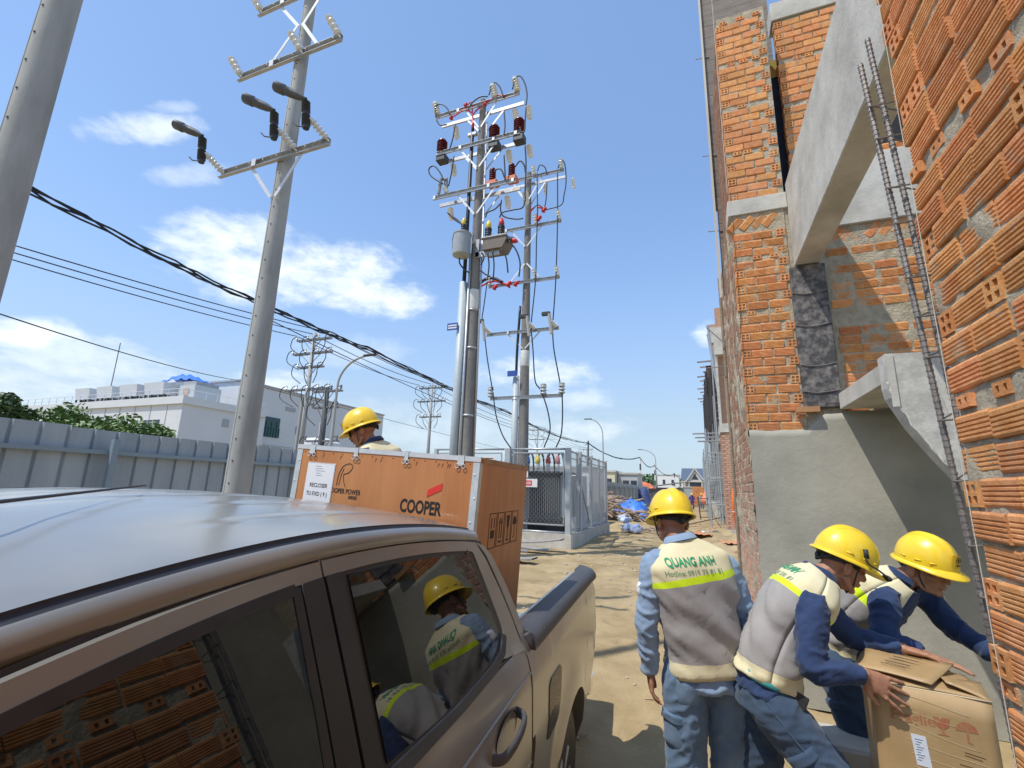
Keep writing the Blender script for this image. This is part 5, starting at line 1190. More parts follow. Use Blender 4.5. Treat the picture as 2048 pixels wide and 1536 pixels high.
# pole with crossarms and hanging cutouts
def pole_mid():
    x, y = -5.14, 4.14; t = thing('power_pole', 'concrete pole with three crossarms and hooded dark fuse cutouts hanging open', 'power pole', (x, y, 0))
    shaft(t, x, y, -.1, 11.2, .160, .062)
    rr = lambda z: .160 - .0087 * z
    for z, up_, l, r in ((6.10, -1, -1.13, .90), (7.80, 1, -1.13, .86), (8.98, -1, -.95, .9)):
        c = (x, y, z); arm = crossarm(t, c, l, r, -rr(z) - .01, (-.48, .42), .60 * (-up_), -1, (-.42,), rr(z))
        if z < 7:
            for px in (l + .04, .30, r - .05):
                p = Vector((x + px, y - rr(z) - .05, z + .06)); a = Vector((-.45, -.55, .62)).normalized()
                insulator(arm, p, a, .26, .052, 4, white_p, .026)
                q = p + a * .36; cu = thing('fuse_cutout', {0: 'leftmost dark fuse cutout with hanging hood on lowest crossarm of second pole', 1: 'middle dark fuse cutout with hanging hood near second pole shaft', 2: 'rightmost dark fuse cutout with hood at upper crossarm end of second pole'}[0 if px < 0 else (1 if px < .5 else 2)], 'fuse cutout', tuple(q), 'fuse cutouts on the second pole')
                m = MB(); m.tube([p + a * .27, q], .012, 6); m.build('bracket', bolt_m, cu)
                d = Vector((.10, .05, -.99)).normalized(); top = q - d * .20
                for k in (0, 1): insulator(cu, top + d * (.02 + .20 * k), d, .17, .055, 5, dark_ins, .034)
                m = MB(); m.tube([top - d * .03, top + d * .42], .014, 6); m.tube([top + d * .40, top + d * .40 + Vector((-.10, -.06, 0)), top + d * .36 + Vector((-.14, -.08, .01))], .009, 6); m.build('fuse_base', bolt_m, cu)
                h = MB(); a2 = Vector((-.80, -.40, .34)).normalized(); s0 = top - d * .02; w = a2.cross(Vector((0, 0, 1))).normalized(); nn = w.cross(a2)
                P = []
                for q2, ww, hh in ((0, .03, .015), (.10, .05, .05), (.20, .055, .06), (.30, .062, .055), (.31, .07, .07), (.43, .072, .066), (.45, .05, .05)):
                    P.append([s0 + a2 * q2 + w * (ww * math.cos(th)) + nn * (hh * math.sin(th)) for th in np.linspace(0, 2 * math.pi, 13)])
                h.grid(P); h.f.append(tuple(range(len(h.v) - 13, len(h.v)))); h.mi.append(0); h.build('hood', mat('grey hood', (.085, .09, .10), .5, var=.2), cu, smooth=True, auto=40)
        else:
            for px in (l + .04, .12, r - .05):
                p = Vector((x + px, y - rr(z) - .05, z + .06)); a = Vector((-.42, -.35, .82)).normalized(); insulator(arm, p, a, .25, .060, 3, white_p, .04)
    return t
pole_mid()
def loops(t, specs, Y, r=.021):
    for pts in specs: wire('jumper_cable', None, CP(pts, Y), r, parent=t)
# equipment pole in front of the cage
def pole_a():
    x, y = -5.57, 10.97; t = thing('power_pole', 'tall equipment pole with three double crossarms, maroon arresters and grey tank', 'power pole', (x, y, 0))
    shaft(t, x, y, -.1, 13.45, .205, .095, pole_d)
    for z, l, r, pl in ((13.15, -1.55, 1.28, (-.75,)), (11.78, -1.43, 1.33, (-.6, .5, 1.2)), (10.24, -1.43, 1.24, (-1.38, .4, 1.15))):
        fr = crossarm(t, (x, y, z), l, r, -.17, (-.62, .62) if z < 13 else (-.5, .55), .78, -1, pl, .14, .13)
        bk = crossarm(t, (x, y, z), l, r, .19, (-.62, .62), .78, 1, (), .14, .11)
        if z > 13:
            for px in (l + .06, .50, r - .06): insulator(fr, (x + px, y - .19, z + .09), (-.18, -.2, .95), .40, .105, 4, white_p, .055)
            for px in (l + .45, .95, r + .1): insulator(bk, (x + px, y + .30, z - .08), (.10, .10, -.9), .38, .10, 4, white_p, .05)
        else:
            for px in ((l + .14, .48, r - .06) if z > 11 else (.48, r - .16)):
                big = z > 11
                insulator(fr, (x + px, y - .12, z + (.13 if big else .22)), (0, 0, 1), .34, .165 if big else .10, 4, maroon, .10 if big else .06, 'arrester')
                m = MB(); m.box((x + px - .16, y - .20, z - .24 if big else z + .06), (x + px + .16, y + .08, z - .01 if big else z + .20), bev=.02); m.build('arrester_base', steel_dark if big else mat('orange boot', (.62, .16, .07), .5, var=.1), fr)
            for px in (l + .35, .80, r + .12): insulator(bk, (x + px, y + .26, z - .14), (.10, .10, -.92), .34, .095, 4, white_p, .045)
    # fuse switch at the left end of the lowest arms
    m = MB(); m.tube([(x - 1.25, y - .2, 10.35), (x - 1.20, y - .2, 10.85)], .05, 8); m.tube([(x - 1.05, y - .1, 10.40), (x - 1.09, y - .1, 10.88)], .06, 8); m.beam((x - 1.3, y - .2, 10.8), (x - 1.0, y - .15, 10.86), .04, .04); m.build('load_switch', mat('grey polymer', (.27, .28, .29), .5), t)
    insulator(t, (x - .95, y - .2, 10.34), (-.5, -.2, .8), .2, .07, 3)
    # risers and pipes
    m = MB(); m.tube([(x - .27, y - .12, 6.9), (x - .25, y - .12, 12.3)], .055, 10); m.tube([(x - .24, y - .13, 12.3), (x - .235, y - .14, 12.55)], [.05, .035], 10); m.build('riser_cable', cable_m, t, smooth=True)
    m = MB(); m.box((x - .40, y - .17, 12.15), (x - .10, y - .05, 12.27), bev=.02); m.build('cable_clamp', galv, t)
    m = MB()
    for q in ((-.9, -.05, 12.98), (-.50, -.05, 13.2), (.85, -.05, 13.15)):
        m.tube(bez([(x - .24, y - .14, 12.5), (x - .25 + .05 * q[0], y - .15, 12.95), (x + q[0] * .6, y - .2, q[2] + .12), (x + q[0], y - .2, q[2])], 6), .022, 6)
    m.tube([(x - .245, y - .14, 12.35), (x - .24, y - .14, 12.75)], .042, 8); m.build('red_cable_tail', red_p, t, smooth=True)
    m = MB()
    for q in ((-1.0, 12.9), (-.52, 13.22), (.15, 13.05)): m.lathe([(.03, 0), (.075, .03), (.03, .06), (.06, .09), (.03, .13)], (x + q[0], y - .2, q[1]), (.4, 0, .9), 10)
    m.build('red_termination', red_p, t, smooth=True)
    m = MB(); m.tube([(x - .30, y - .16, -.1), (x - .27, y - .14, 7.35)], .115, 14); m.build('conduit_pipe', mat('grey pipe', (.40, .46, .48), .45, var=.05), t, smooth=True)
    m = MB(); m.tube([(x + .24, y - .02, -.1), (x + .17, y, 12.6)], .028, 8); m.tube([(x - .1, y - .20, -.1), (x - .08, y - .18, 8.2)], .035, 8); m.build('thin_conduit', galv, t, smooth=True)
    m = MB(); m.lathe([(.172, 0), (.176, .02), (.176, .55), (.172, .57)], (x, y, 6.55), (0, 0, 1), 24); m.build('identity_band', mat('white band', (.62, .64, .62), .6, var=.1), t, smooth=True)
    for z in (6.5, 5.4, 3.55, 6.9): 
        m = MB(); rz = .21 - .0082 * z; m.lathe([(rz, 0), (rz + .014, .005), (rz + .014, .05), (rz, .055)], (x, y, z), (0, 0, 1), 24); m.build('steel_band', galv, t, smooth=True)
    m = MB(); m.box((x - .62, y - .30, 5.92), (x - .30, y - .28, 6.12)); pl = m.build('blue_plate', blue_s, t)
    m = MB()
    for k in range(2): m.box((x - .59, y - .303, 5.96 + .07 * k), (x - .33, y - .301, 6.00 + .07 * k))
    m.build('plate_lines', mat('plate white', (.7, .72, .75), .6), pl)
    # small tank with yellow bushing
    m = MB(); m.lathe([(.05, -.34), (.245, -.32), (.25, -.28), (.25, .28), (.265, .29), (.265, .33), (.22, .36), (.04, .40)], (x - .24, y - .42, 8.36), (0, 0, 1), 28); tk = m.build('voltage_transformer', grey_tank, t, smooth=True, auto=40)
    insulator(tk, (x - .22, y - .42, 8.76), (0, 0, 1), .20, .07, 3, dark_ins, .05, 'bushing'); m = MB(); m.lathe([(.04, 0), (.055, .04), (.045, .16), (.02, .22)], (x - .22, y - .42, 8.98), (0, 0, 1), 10); m.build('bushing_cover', yel_b, tk, smooth=True)
    m = MB(); m.tube([(x - .48, y - .5, 8.1), (x - .50, y - .52, 8.5), (x - .42, y - .6, 8.62), (x - .02, y - .55, 8.6)], .014, 6); m.build('carry_handle', grey_tank, tk)
    # recloser body on a bracket at the right
    m = MB(); bx, by, bz = x + .68, y - .25, 8.42; m.prism([(bx - .36, by, bz - .22), (bx + .22, by, bz - .22), (bx + .36, by, bz + .03), (bx + .30, by, bz + .18), (bx - .36, by, bz + .12)], (0, .5, 0)); rc = m.build('switch_tank', brown_p, t)
    m = MB(); m.box((bx - .42, by - .03, bz + .12), (bx + .36, by + .53, bz + .17), bev=.015); m.box((bx - .62, by + .1, bz - .36), (bx + .10, by + .16, bz - .20)); m.box((bx - .62, by + .1, bz - .34), (bx - .52, by + .2, bz + .2)); m.build('mounting_frame', galv, rc)
    for px, cm in ((-.30, yel_b), (.10, red_p)):
        insulator(rc, (bx + px, by + .2, bz + .17), (.02, 0, 1), .34, .10, 4, dark_ins, .08, 'bushing'); m = MB(); m.lathe([(.05, 0), (.085, .05), (.07, .16), (.03, .26)], (bx + px + .01, by + .2, bz + .53), (0, 0, 1), 12); m.build('bushing_cover', cm, rc, smooth=True)
    insulator(rc, (bx + .30, by + .1, bz + .05), (.8, -.1, -.35), .2, .09, 3, dark_ins, .07, 'bushing'); m = MB(); m.lathe([(.05, 0), (.08, .04), (.05, .14), (.02, .18)], (bx + .50, by + .07, bz - .04), (.9, 0, -.4), 12); m.build('bushing_cover', red_p, rc, smooth=True)
    Y = y - .3
    loops(t, [[(1025, 178), (1030, 158), (1040, 152), (1050, 168), (1054, 190), (1052, 210)], [(1052, 215), (1050, 245), (1049, 262), (1043, 264), (1040, 255)], [(978, 190), (983, 172), (990, 165), (1000, 175), (1007, 195)], [(1008, 222), (1010, 250), (1008, 270)],
              [(872, 235), (871, 215), (880, 208), (893, 215), (900, 228)], [(873, 240), (880, 250), (893, 249)], [(910, 250), (906, 275), (899, 300)], [(908, 312), (903, 345), (897, 372)], [(937, 217), (945, 205), (960, 194), (975, 193)],
              [(886, 368), (862, 352), (858, 338), (868, 332), (880, 345), (887, 360)], [(1030, 334), (1040, 322), (1048, 330), (1051, 345)], [(1050, 290), (1052, 330), (1050, 385), (1051, 397)], [(1008, 310), (1010, 345), (1010, 360)], [(988, 344), (995, 338), (1003, 340), (1009, 355)],
              [(1051, 398), (1045, 415), (1025, 420), (1005, 425), (999, 435)], [(1003, 405), (990, 418), (975, 425), (971, 435)], [(1003, 400), (1001, 420), (1008, 433), (1030, 438), (1046, 437)], [(895, 425), (910, 440), (925, 447), (935, 440)], [(897, 428), (915, 440), (925, 452)],
              [(1018, 482), (1032, 500), (1040, 525), (1038, 553)], [(1002, 498), (1012, 515), (1016, 545)], [(985, 500), (988, 530), (986, 562)], [(975, 505), (978, 530), (975, 560)], [(922, 505), (919, 525), (930, 540), (938, 545)], [(963, 505), (968, 515), (962, 530)], [(960, 540), (970, 548), (980, 553)]], Y)
    return t
pole_a()
# second equipment pole inside the cage
def pole_b():
    x, y = -5.49, 15.03; t = thing('power_pole', 'thinner equipment pole in mesh cage with vertical cables dropping from its crossarms', 'power pole', (x, y, 0))
    shaft(t, x, y, 0, 13.75, .205, .10, pole_d)
    for z, l, r, dbl, bd, pl in ((13.40, -1.35, 1.45, 1, .95, ()), (11.30, -1.0, 1.36, 0, .75, (-.8,)), (9.10, -1.45, 1.31, 0, -.75, (-.7,)), (7.20, -1.45, 1.29, 0, .62, (-.6,)), (4.81, -1.2, 1.45, 0, 0, ())):
        fr = crossarm(t, (x, y, z), l, r, -.17 if z > 5 else -.2, (-.6, .6) if bd else (), bd if bd else .1, -1, pl, .13, .12)
        if dbl:
            bk = crossarm(t, (x, y, z), l, r, .19, (-.6, .6), bd, 1, (), .13)
            for px in (.30, 1.42): insulator(bk, (x + px + .25, y + .3, z - .1), (.1, .1, -.9), .34, .085, 3, white_p, .05)
        for px in {13.40: (.30, 1.38), 11.30: (.42, 1.30), 9.10: (-1.38, .42, 1.25), 7.20: (-1.30, .40, 1.20), 4.81: ()}[z]:
            insulator(fr, (x + px, y - .24, z + .06), (-.1, -.3, .9) if z != 7.2 else (-.3, -.7, .3), .30, .09, 3, white_p, .06)
            if z == 7.2:
                m = MB(); m.tube([(x + px - .16, y - .55, z + .42), (x + px - .08, y - .5, z - .30)], .06, 8); m.build('fuse_barrel', mat('pale fuse', (.42, .42, .40), .5), fr); m = MB(); m.box((x + px - .42, y - .6, z + .36), (x + px - .12, y - .48, z + .50), bev=.02); m.build('fuse_hood', steel_dark, fr)
        if z < 5:
            for px in (-1.17, .78, 1.42): insulator(fr, (x + px, y - .25, z + .05), (0, 0, 1), .34, .12, 3, mat('grey arrester', (.42, .46, .46), .4), .08, 'arrester')
    m = MB(); m.tube([(x - .29, y - .14, 0), (x - .27, y - .13, 5.6)], .115, 14); m.build('conduit_pipe', mat('grey pipe', (.40, .46, .48), .45, var=.05), t, smooth=True)
    m = MB(); m.tube(bez([(x - .27, y - .13, 5.5), (x - .25, y - .14, 6.6), (x - .18, y - .12, 8.2)], 6), .05, 8); m.build('riser_cable', cable_m, t, smooth=True)
    m = MB(); m.lathe([(.160, 0), (.166, .02), (.166, .55), (.160, .57)], (x, y, 5.95), (0, 0, 1), 24); m.build('identity_band', mat('white band', (.62, .64, .62), .6, var=.1), t, smooth=True)
    m = MB(); m.box((x - .52, y - .34, 5.55), (x - .17, y - .32, 5.75)); m.build('blue_plate', blue_s, t)
    m = MB()
    for a, b in (((958, 575), (990, 562)), ((990, 562), (1020, 575)), ((1030, 572), (1040, 562)), ((1088, 420), (1075, 415)), ((1078, 438), (1068, 430)), ((1060, 425), (1068, 415))):
        A, Bv = ony(*a, y - .3), ony(*b, y - .3); m.tube([A, A.lerp(Bv, .5) + Vector((0, 0, .05)), Bv], .035, 7)
    for p in ((1018, 568), (1032, 568), (990, 575), (1088, 420), (1078, 437), (1018, 481)): q = ony(*p, y - .32); m.lathe([(.04, -.1), (.10, -.05), (.05, 0), (.09, .05), (.04, .12)], q, (.6, 0, .7), 10)
    m.build('red_termination', red_p, t, smooth=True)
    m = MB(); m.tube(bez(CP([(957, 600), (955, 580), (965, 562), (985, 556), (1005, 565)], y - .3), 6), .06, 8); m.build('looped_cable', cable_m, t, smooth=True)
    Y = y - .32
    loops(t, [[(1074, 345), (1075, 430), (1073, 480), (1071, 560), (1063, 640), (1062, 665)], [(1115, 338), (1115, 440), (1112, 550), (1106, 640), (1104, 655)], [(1063, 665), (1066, 700), (1070, 760), (1080, 778)], [(1105, 660), (1108, 700), (1120, 765), (1122, 778)],
              [(1082, 780), (1095, 820), (1100, 860), (1088, 895)], [(1124, 780), (1125, 830), (1122, 870), (1112, 895)], [(977, 545), (968, 610), (964, 640), (968, 665)], [(969, 670), (975, 720), (985, 780)], [(986, 785), (992, 830), (1005, 870), (1022, 897)],
              [(1075, 342), (1080, 330), (1090, 335), (1094, 350)], [(1116, 336), (1122, 320), (1130, 330), (1132, 365), (1128, 390), (1122, 410), (1090, 420)], [(1094, 365), (1092, 400), (1088, 418)], [(1064, 420), (1075, 410), (1085, 415)], [(955, 600), (957, 620), (955, 640)]], Y, .022)
    return t
pole_b()
# ---------------------------------------------------------------- far poles, lamps, wires
far_c = mat('far pole grey', (.36, .37, .36), .8, var=.05); far_d = mat('far dark pole', (.08, .085, .09), .8); far_s = mat('far steel', (.16, .17, .18), .6)
def far_pole(x, y, h, label, arms, dark=False, r=.17, group=None):
    t = thing('utility_pole', label, 'utility pole', (x, y, 0), group)
    b = MB(); b.lathe([(r * 1.25, -.2), (r * .7, h)], (x, y, 0), (0, 0, 1), 12); b.build('shaft', far_d if dark else far_c, t, smooth=True)
    for z, L, nI in arms:
        b = MB(); b.box((x - L, y - .12, z - .06), (x + L, y - .06, z + .06)); b.box((x - L, y + .08, z - .06), (x + L, y + .14, z + .06))
        for s in (-1, 1): b.beam((x + s * L * .55, y - .1, z - .05), (x + s * .1, y - .1, z - .75), .05, .02)
        a = b.build('crossarm', far_s, t)
        b = MB()
        for k in range(nI):
            px = x - L + 2 * L * k / max(1, nI - 1); b.lathe([(.03, 0), (.09, .08), (.05, .14), (.09, .2), (.05, .3)], (px, y - .09, z + .06), (0, 0, 1), 8)
        o = b.build('insulators', white_p if not dark else far_s, a); o['kind'] = 'stuff'
        b = MB()
        for k in range(nI):
            px = x - L + 2 * L * k / max(1, nI - 1); b.tube(bez([(px, y - .09, z + .32), (px - .3, y - .2, z + .1), (px - .2, y - .3, z - .6), (px * .5 + x * .5, y - .2, z - 1.2)], 4), .03, 5)
        b.build('jumper_cable', cable_m, a)['kind'] = 'stuff'
    return t
t1 = far_pole(-24.7, 24.2, 12.1, 'utility pole with crowded crossarms in front of white factory hall', ((11.6, 1.5, 4), (10.6, 1.7, 4), (9.6, 1.1, 3), (8.0, 1.9, 5)))
b = MB(); b.tube([(-25.1, 24.1, 0), (-24.95, 24.1, 7.4)], .10, 8); b.build('conduit_pipe', far_c, t1)
far_pole(-25.0, 40.8, 12.1, 'utility pole with two crossarms standing right of bent over worker', ((11.6, 1.5, 5), (10.2, 1.6, 5), (8.6, 1.2, 4)))
far_pole(-22.6, 23.8, 7.9, 'short dark pole left of street lamp before factory hall', ((7.7, 1.2, 4), (6.6, 1.0, 2), (4.4, 1.3, 3)), True, .2)
far_pole(-25.2, 76, 12, 'distant hazy utility pole above the cage between two cable drops', ((11.6, 1.5, 4), (10, 1.4, 3)))
far_pole(-25.5, 116, 12, 'distant hazy utility pole right behind the cage corner', ((11.6, 1.6, 4), (10, 1.5, 3)))
def lamp(x, y, h, label, dirx=1, s=1.0, k=2.2):
    t = thing('street_lamp', label, 'street lamp', (x, y, 0))
    b = MB(); pts = [(x, y, 0), (x, y, h * .5), (x, y, h * .80)] + [(x + dirx * k * (1 - math.cos(a)), y, h * .80 + (h * .19) * math.sin(a)) for a in np.linspace(.2, 1.45, 8)]
    b.tube(pts, [.10 * s] * 2 + [.07 * s] * 9, 8); b.build('lamp_post', far_c, t, smooth=True)
    e = Vector(pts[-1]); b = MB(); b.box(tuple(e - Vector((.1 if dirx > 0 else .75, .13, .02))), tuple(e + Vector((.75 if dirx > 0 else .1, .13, .08))), bev=.03); b.build('lamp_head', steel_dark, t)
    return t
lp = ond(672, 900, 30); lamp(-20.7, 22.6, 9.6, 'curved street lamp just left of the worker behind crate', 1)
lamp(-9.6, 52, 9.7, 'tall street lamp over cage corner with arm reaching left', -1, .8, 1.5)
lamp(-6.9, 88, 9.3, 'small distant street lamp beside black and white poles', -1, 1.0, 2.6)
b = MB(); b.tube([(-13.5, 62, 0), (-13.4, 62, 8.2)], [.16, .10], 8); b.beam((-13.9, 62, 7.6), (-13.2, 62, 7.9), .06, .06); tag(b.build('utility_pole', far_d), 'thin dark pole carrying cable bundle beyond cage', 'utility pole')
def striped(x, y, h, label, n=7):
    t = thing('striped_pole', label, 'pole', (x, y, 0), 'striped poles along the fence')
    for k in range(n):
        b = MB(); z0, z1 = h * k / n, h * (k + 1) / n; b.lathe([(.13, z0), (.13, z1)], (x, y, 0), (0, 0, 1), 10); b.build('stripe', (red_p if k == 1 else (far_d if k % 2 else white_p)), t)
striped(-8.6, 79, 7.2, 'nearest striped pole with red band above blue tarp'); striped(-7.9, 98, 7.0, 'second striped pole behind red banded one', 7); striped(-5.6, 128, 6.6, 'third striped pole, close left of the far villa', 6); striped(-3.0, 150, 6.2, 'farthest striped pole at the villa corner', 6)
def span(a, b, sag, n=10): a, b = Vector(a), Vector(b); return [a.lerp(b, k / n) - Vector((0, 0, 4 * sag * (k / n) * (1 - k / n))) for k in range(n + 1)]
grp = 'overhead wires along the far pole line'
for k, (dx, z, px) in enumerate(((-1.5, 11.95, (0, 512)), (-.1, 12.0, (0, 497)), (1.4, 11.95, (0, 482)))):
    s = onx(px[0], px[1], -25 + dx * .5)
    pts = span(s, (-24.7 + dx, 24.1, z), .15) + span((-24.7 + dx, 24.1, z), (-25 + dx, 40.7, z), .35)[1:] + span((-25 + dx, 40.7, z), (-25.2 + dx, 76, z), .7)[1:] + span((-25.2 + dx, 76, z), (-25.5 + dx, 116, z), .8)[1:]
    m = MB(); m.tube(pts, .028, 5); tag(m.build('overhead_wire', cable_m, smooth=True), ('lowest left wire of the far pole line', 'middle wire of the far pole line', 'highest right wire of the far pole line')[k], 'wire', grp)
def bundle(pts, r, label, nstr, sp=.05):
    m = MB()
    for k in range(nstr):
        q = [Vector(p) + Vector((0, .3 * math.sin(i * .9 + k * 2.1) * sp * 4, sp * (1.2 * math.sin(i * .55 + k * 2.4) + .8 * math.sin(i * 1.7 + k)))) for i, p in enumerate(pts)]; m.tube(q, r, 5)
    tag(m.build('cable_bundle', cable_m, smooth=True), label, 'cable')
A0, A1, A2, A3 = onx(-20, 338, -11), onx(735, 697, -11), (-13.4, 62, 7.9), (-8.6, 79, 7.2)
pts = span(A0, A1, .18, 22) + span(A1, onx(1010, 822, -11.5), .12, 14)[1:] + span(onx(1010, 822, -11.5), A2, .45, 14)[1:]
bundle(pts, .022, 'sagging black cable bundle from upper left down to dark pole', 4)
bundle(span(A2, A3, 1.0, 12) + span(A3, (-7.9, 98, 7), .9, 10)[1:] + span((-7.9, 98, 7), (-6.9, 88, 6), .2, 6)[1:] + span((-7.9, 98, 6.9), (-5.6, 128, 6.5), 1.1, 10)[1:] + span((-5.6, 128, 6.5), (-3, 150, 6.1), .8, 8)[1:], .04, 'black cable bundle looping between the striped poles', 3, .04)
for k, (a, b_, z) in enumerate((((-20, 352), (500, 600), 0), ((500, 600), (1040, 835), 0))): pass
m = MB(); m.tube(span(onx(0, 628, -19), onx(470, 760, -30), .2, 12) + span(onx(470, 760, -30), onx(1300, 962, -30), 1.2, 16)[1:], .022, 5); tag(m.build('overhead_wire', cable_m), 'lone thin wire crossing in front of white factory roof', 'wire')
for k, (p, q) in enumerate((((520, 602), (1180, 888)), ((540, 640), (1110, 880)))):
    m = MB(); m.tube(span(onx(*p, -12), onx(*q, -13.5), .5, 18), .016, 5); tag(m.build('overhead_wire', cable_m), ('upper' if k == 0 else 'lower') + ' single wire running beneath the black cable bundle', 'wire')
# ---------------------------------------------------------------- fenced transformer yard
def mesh_panel(name, P0, ux, w, h, parent, cell=.145, r=.0038, m=None):
    """woven wire mesh: crossing diagonal wires"""
    ux = Vector(ux); uz = Vector((0, 0, 1)); P0 = Vector(P0); mb = MB(); n = int((w + h) / cell)
    for k in range(-int(h / cell), int(w / cell) + 1):
        for s in (1, -1):
            a = k * cell if s > 0 else k * cell + h
            # line x = a + s*z
            z0, z1 = 0.0, h
            if s > 0:
                z0 = max(0, -a); z1 = min(h, w - a)
            else:
                z0 = max(0, a - w); z1 = min(h, a)
            if z1 - z0 < .03: continue
            p, q = P0 + ux * (a + s * z0) + uz * z0, P0 + ux * (a + s * z1) + uz * z1; mb.tube([p, q], r, 4, caps=False)
    o = mb.build(name, m or mat('wire grey', (.40, .42, .43), .5, metal=.2), parent); o['kind'] = 'stuff'; return o
def yard():
    x0, x1, y0, y1, zb, zt = -8.6, -3.80, 14.6, 21.1, .42, 3.05
    t = thing('mesh_cage', 'galvanised wire mesh cage on low concrete curb round the transformer', 'fence', (-5.5, 17, 0))
    m = MB(); m.box((x0 - .15, y0 - .12, -.2), (x1 + .12, y0 + .12, zb - .005)); m.build('curb', concrete, t)
    m = MB(); m.box((x1 - .12, y0 + .1205, -.2), (x1 + .12, y1 + .1, zb)); m.build('curb', concrete_d, t)
    m = MB(); m.box((x0, y0 + .1205, -.2), (x1 - .1205, y1, .22)); m.build('yard_slab', concrete_d, t)
    def post(x, y, w=.14, h=zt, mm=grey_paint): m = MB(); m.box((x - w / 2, y - w / 2, zb - .18), (x + w / 2, y + w / 2, h), bev=.006); m.build('post', mm, t)
    post(x1, y0, .17); post(x1, y0 + 1.45, .18); post(x1, y0 + 3.4, .11); post(x1, y0 + 5.0, .06); post(x1, y1, .12); post(-5.85, y0, .18); post(-7.2, y0, .10); post(x0, y0, .12); post(x0, y1, .12)
    def rail(a, b, r=.03, mm=grey_paint): m = MB(); m.tube([a, b], r, 8); m.build('rail', mm, t, smooth=True)
    rail((-5.73, y0, zt - .03), (x1 - .1, y0, zt - .03), .035, galv); rail((x0, y0, zt - .03), (-6.0, y0, zt - .03), .035, galv); rail((-5.73, y0, zb + .03), (x1 - .1, y0, zb + .03), .035, galv); rail((x0, y0, zb + .03), (-6, y0, zb + .03), .03)
    for a, b in ((y0 + .1, y0 + 1.3), (y0 + 1.6, y0 + 3.3), (y0 + 3.5, y1)): rail((x1, a, zt - .06), (x1, b, zt - .10), .03); rail((x1, a, zb + .08), (x1, b, zb + .05), .03); rail((x1, a, zt - .3), (x1, b, zt - .3), .02)
    # framed mesh panels
    def frame(P0, ux, w, h):
        ux = Vector(ux); P0 = Vector(P0); z = Vector((0, 0, h)); m = MB()
        for a, b in ((P0, P0 + ux * w), (P0 + z, P0 + z + ux * w), (P0, P0 + z), (P0 + ux * w, P0 + z + ux * w)): m.tube([a, b], .024, 6)
        m.build('panel_frame', galv, t); mesh_panel('wire_mesh', P0, ux, w, h, t)
    frame((-5.66, y0 - .02, zb + .25), (1, 0, 0), 1.72, 2.22); frame((-7.10, y0 - .02, zb + .25), (1, 0, 0), 1.02, 2.22); frame((x0 + .1, y0 - .02, zb + .25), (1, 0, 0), 1.2, 2.22)
    frame((x1, y0 + .15, zb + .12), (0, 1, 0), 1.12, 2.42); frame((x1, y0 + 1.62, zb + .12), (0, 1, 0), 1.66, 2.42); frame((x1, y0 + 3.52, zb + .12), (0, 1, 0), 1.4, 2.42); frame((x1, y0 + 5.08, zb + .12), (0, 1, 0), 1.35, 2.42)
    m = MB(); m.beam((x1, y0 + 1.7, 2.0), (x1, y0 + 3.1, .6), .04, .03); m.build('brace', grey_paint, t)
    m = MB(); m.box((-5.5, y0 - .06, 1.80), (-4.80, y0 - .05, 2.06), bev=.003); s = m.build('warning_sign', mat('sign white', (.78, .76, .75), .5), t)
    m = MB(); m.box((-5.40, y0 - .0635, 1.85), (-4.98, y0 - .0605, 2.01)); s2 = m.build('red_panel', mat('sign red', (.72, .05, .05), .5), s)
    lettering('DANGER', .105, (-5.19, y0 - .064, 1.895), (1, 0, 0), (0, 0, 1), mat('sign ink', (.85, .82, .8), .6), s2, bold=.002, squash=.85)
    m = MB(); m.box((-5.55, y0 - .06, 2.10), (-5.12, y0 - .05, 2.30)); s = m.build('rating_plate', mat('sign white', (.78, .76, .75), .5), t); lettering('2500', .16, (-5.33, y0 - .062, 2.135), (1, 0, 0), (0, 0, 1), ink, s, squash=.9)
    m = MB(); m.box((-6.75, y0 - .06, 2.42), (-6.3, y0 - .05, 2.78)); s = m.build('white_sign', mat('sign white', (.78, .76, .75), .5), t); m = MB()
    for k in range(4): m.box((-6.69 + .02 * k, y0 - .064, 2.70 - .07 * k), (-6.36 - .03 * k, y0 - .061, 2.725 - .07 * k))
    m.build('sign_lines', ink, s)
    # transformer
    tr = thing('transformer', 'dark finned transformer with coloured bushings behind the wire mesh', 'transformer', (-5.0, 16.3, .2))
    m = MB(); m.box((-5.9, 15.8, .62), (-4.35, 16.9, 2.28)); m.build('tank', mat('tank grey', (.10, .11, .12), .5, metal=.1), tr)
    fins = [(-5.75 + .072 * k) for k in range(20)]
    for fx in fins: m = MB(); m.box((fx, 15.48, .78), (fx + .022, 15.795, 2.15)); m.build('cooling_fin', mat('fin grey', (.19, .21, .22), .5, metal=.1), tr)
    m = MB(); m.box((-4.34, 15.6, .85), (-3.98, 16.5, 2.22), bev=.01); m.build('cable_box', grey_tank, tr)
    for k in range(9): m = MB(); m.box((-4.33, 16.55 + .06 * k, .9), (-4.02, 16.57 + .06 * k, 2.1)); m.build('cooling_fin', mat('fin grey', (.19, .21, .22), .5, metal=.1), tr)
    m = MB(); m.box((-6.0, 15.40, 2.285), (-4.0, 16.95, 2.34)); m.build('tank_cover', steel_dark, tr)
    m = MB(); m.tube([(-5.75, 15.46, .78), (-5.75, 15.46, 2.18)], .03, 6); m.tube([(-5.42, 15.46, .78), (-5.42, 15.46, 2.18)], .03, 6); m.build('upright', galv, tr)
    for k in range(2): m = MB(); m.box((-5.9, 15.9 + .7 * k, .22), (-4.35, 16.05 + .7 * k, .615)); m.build('skid', steel_dark, tr)
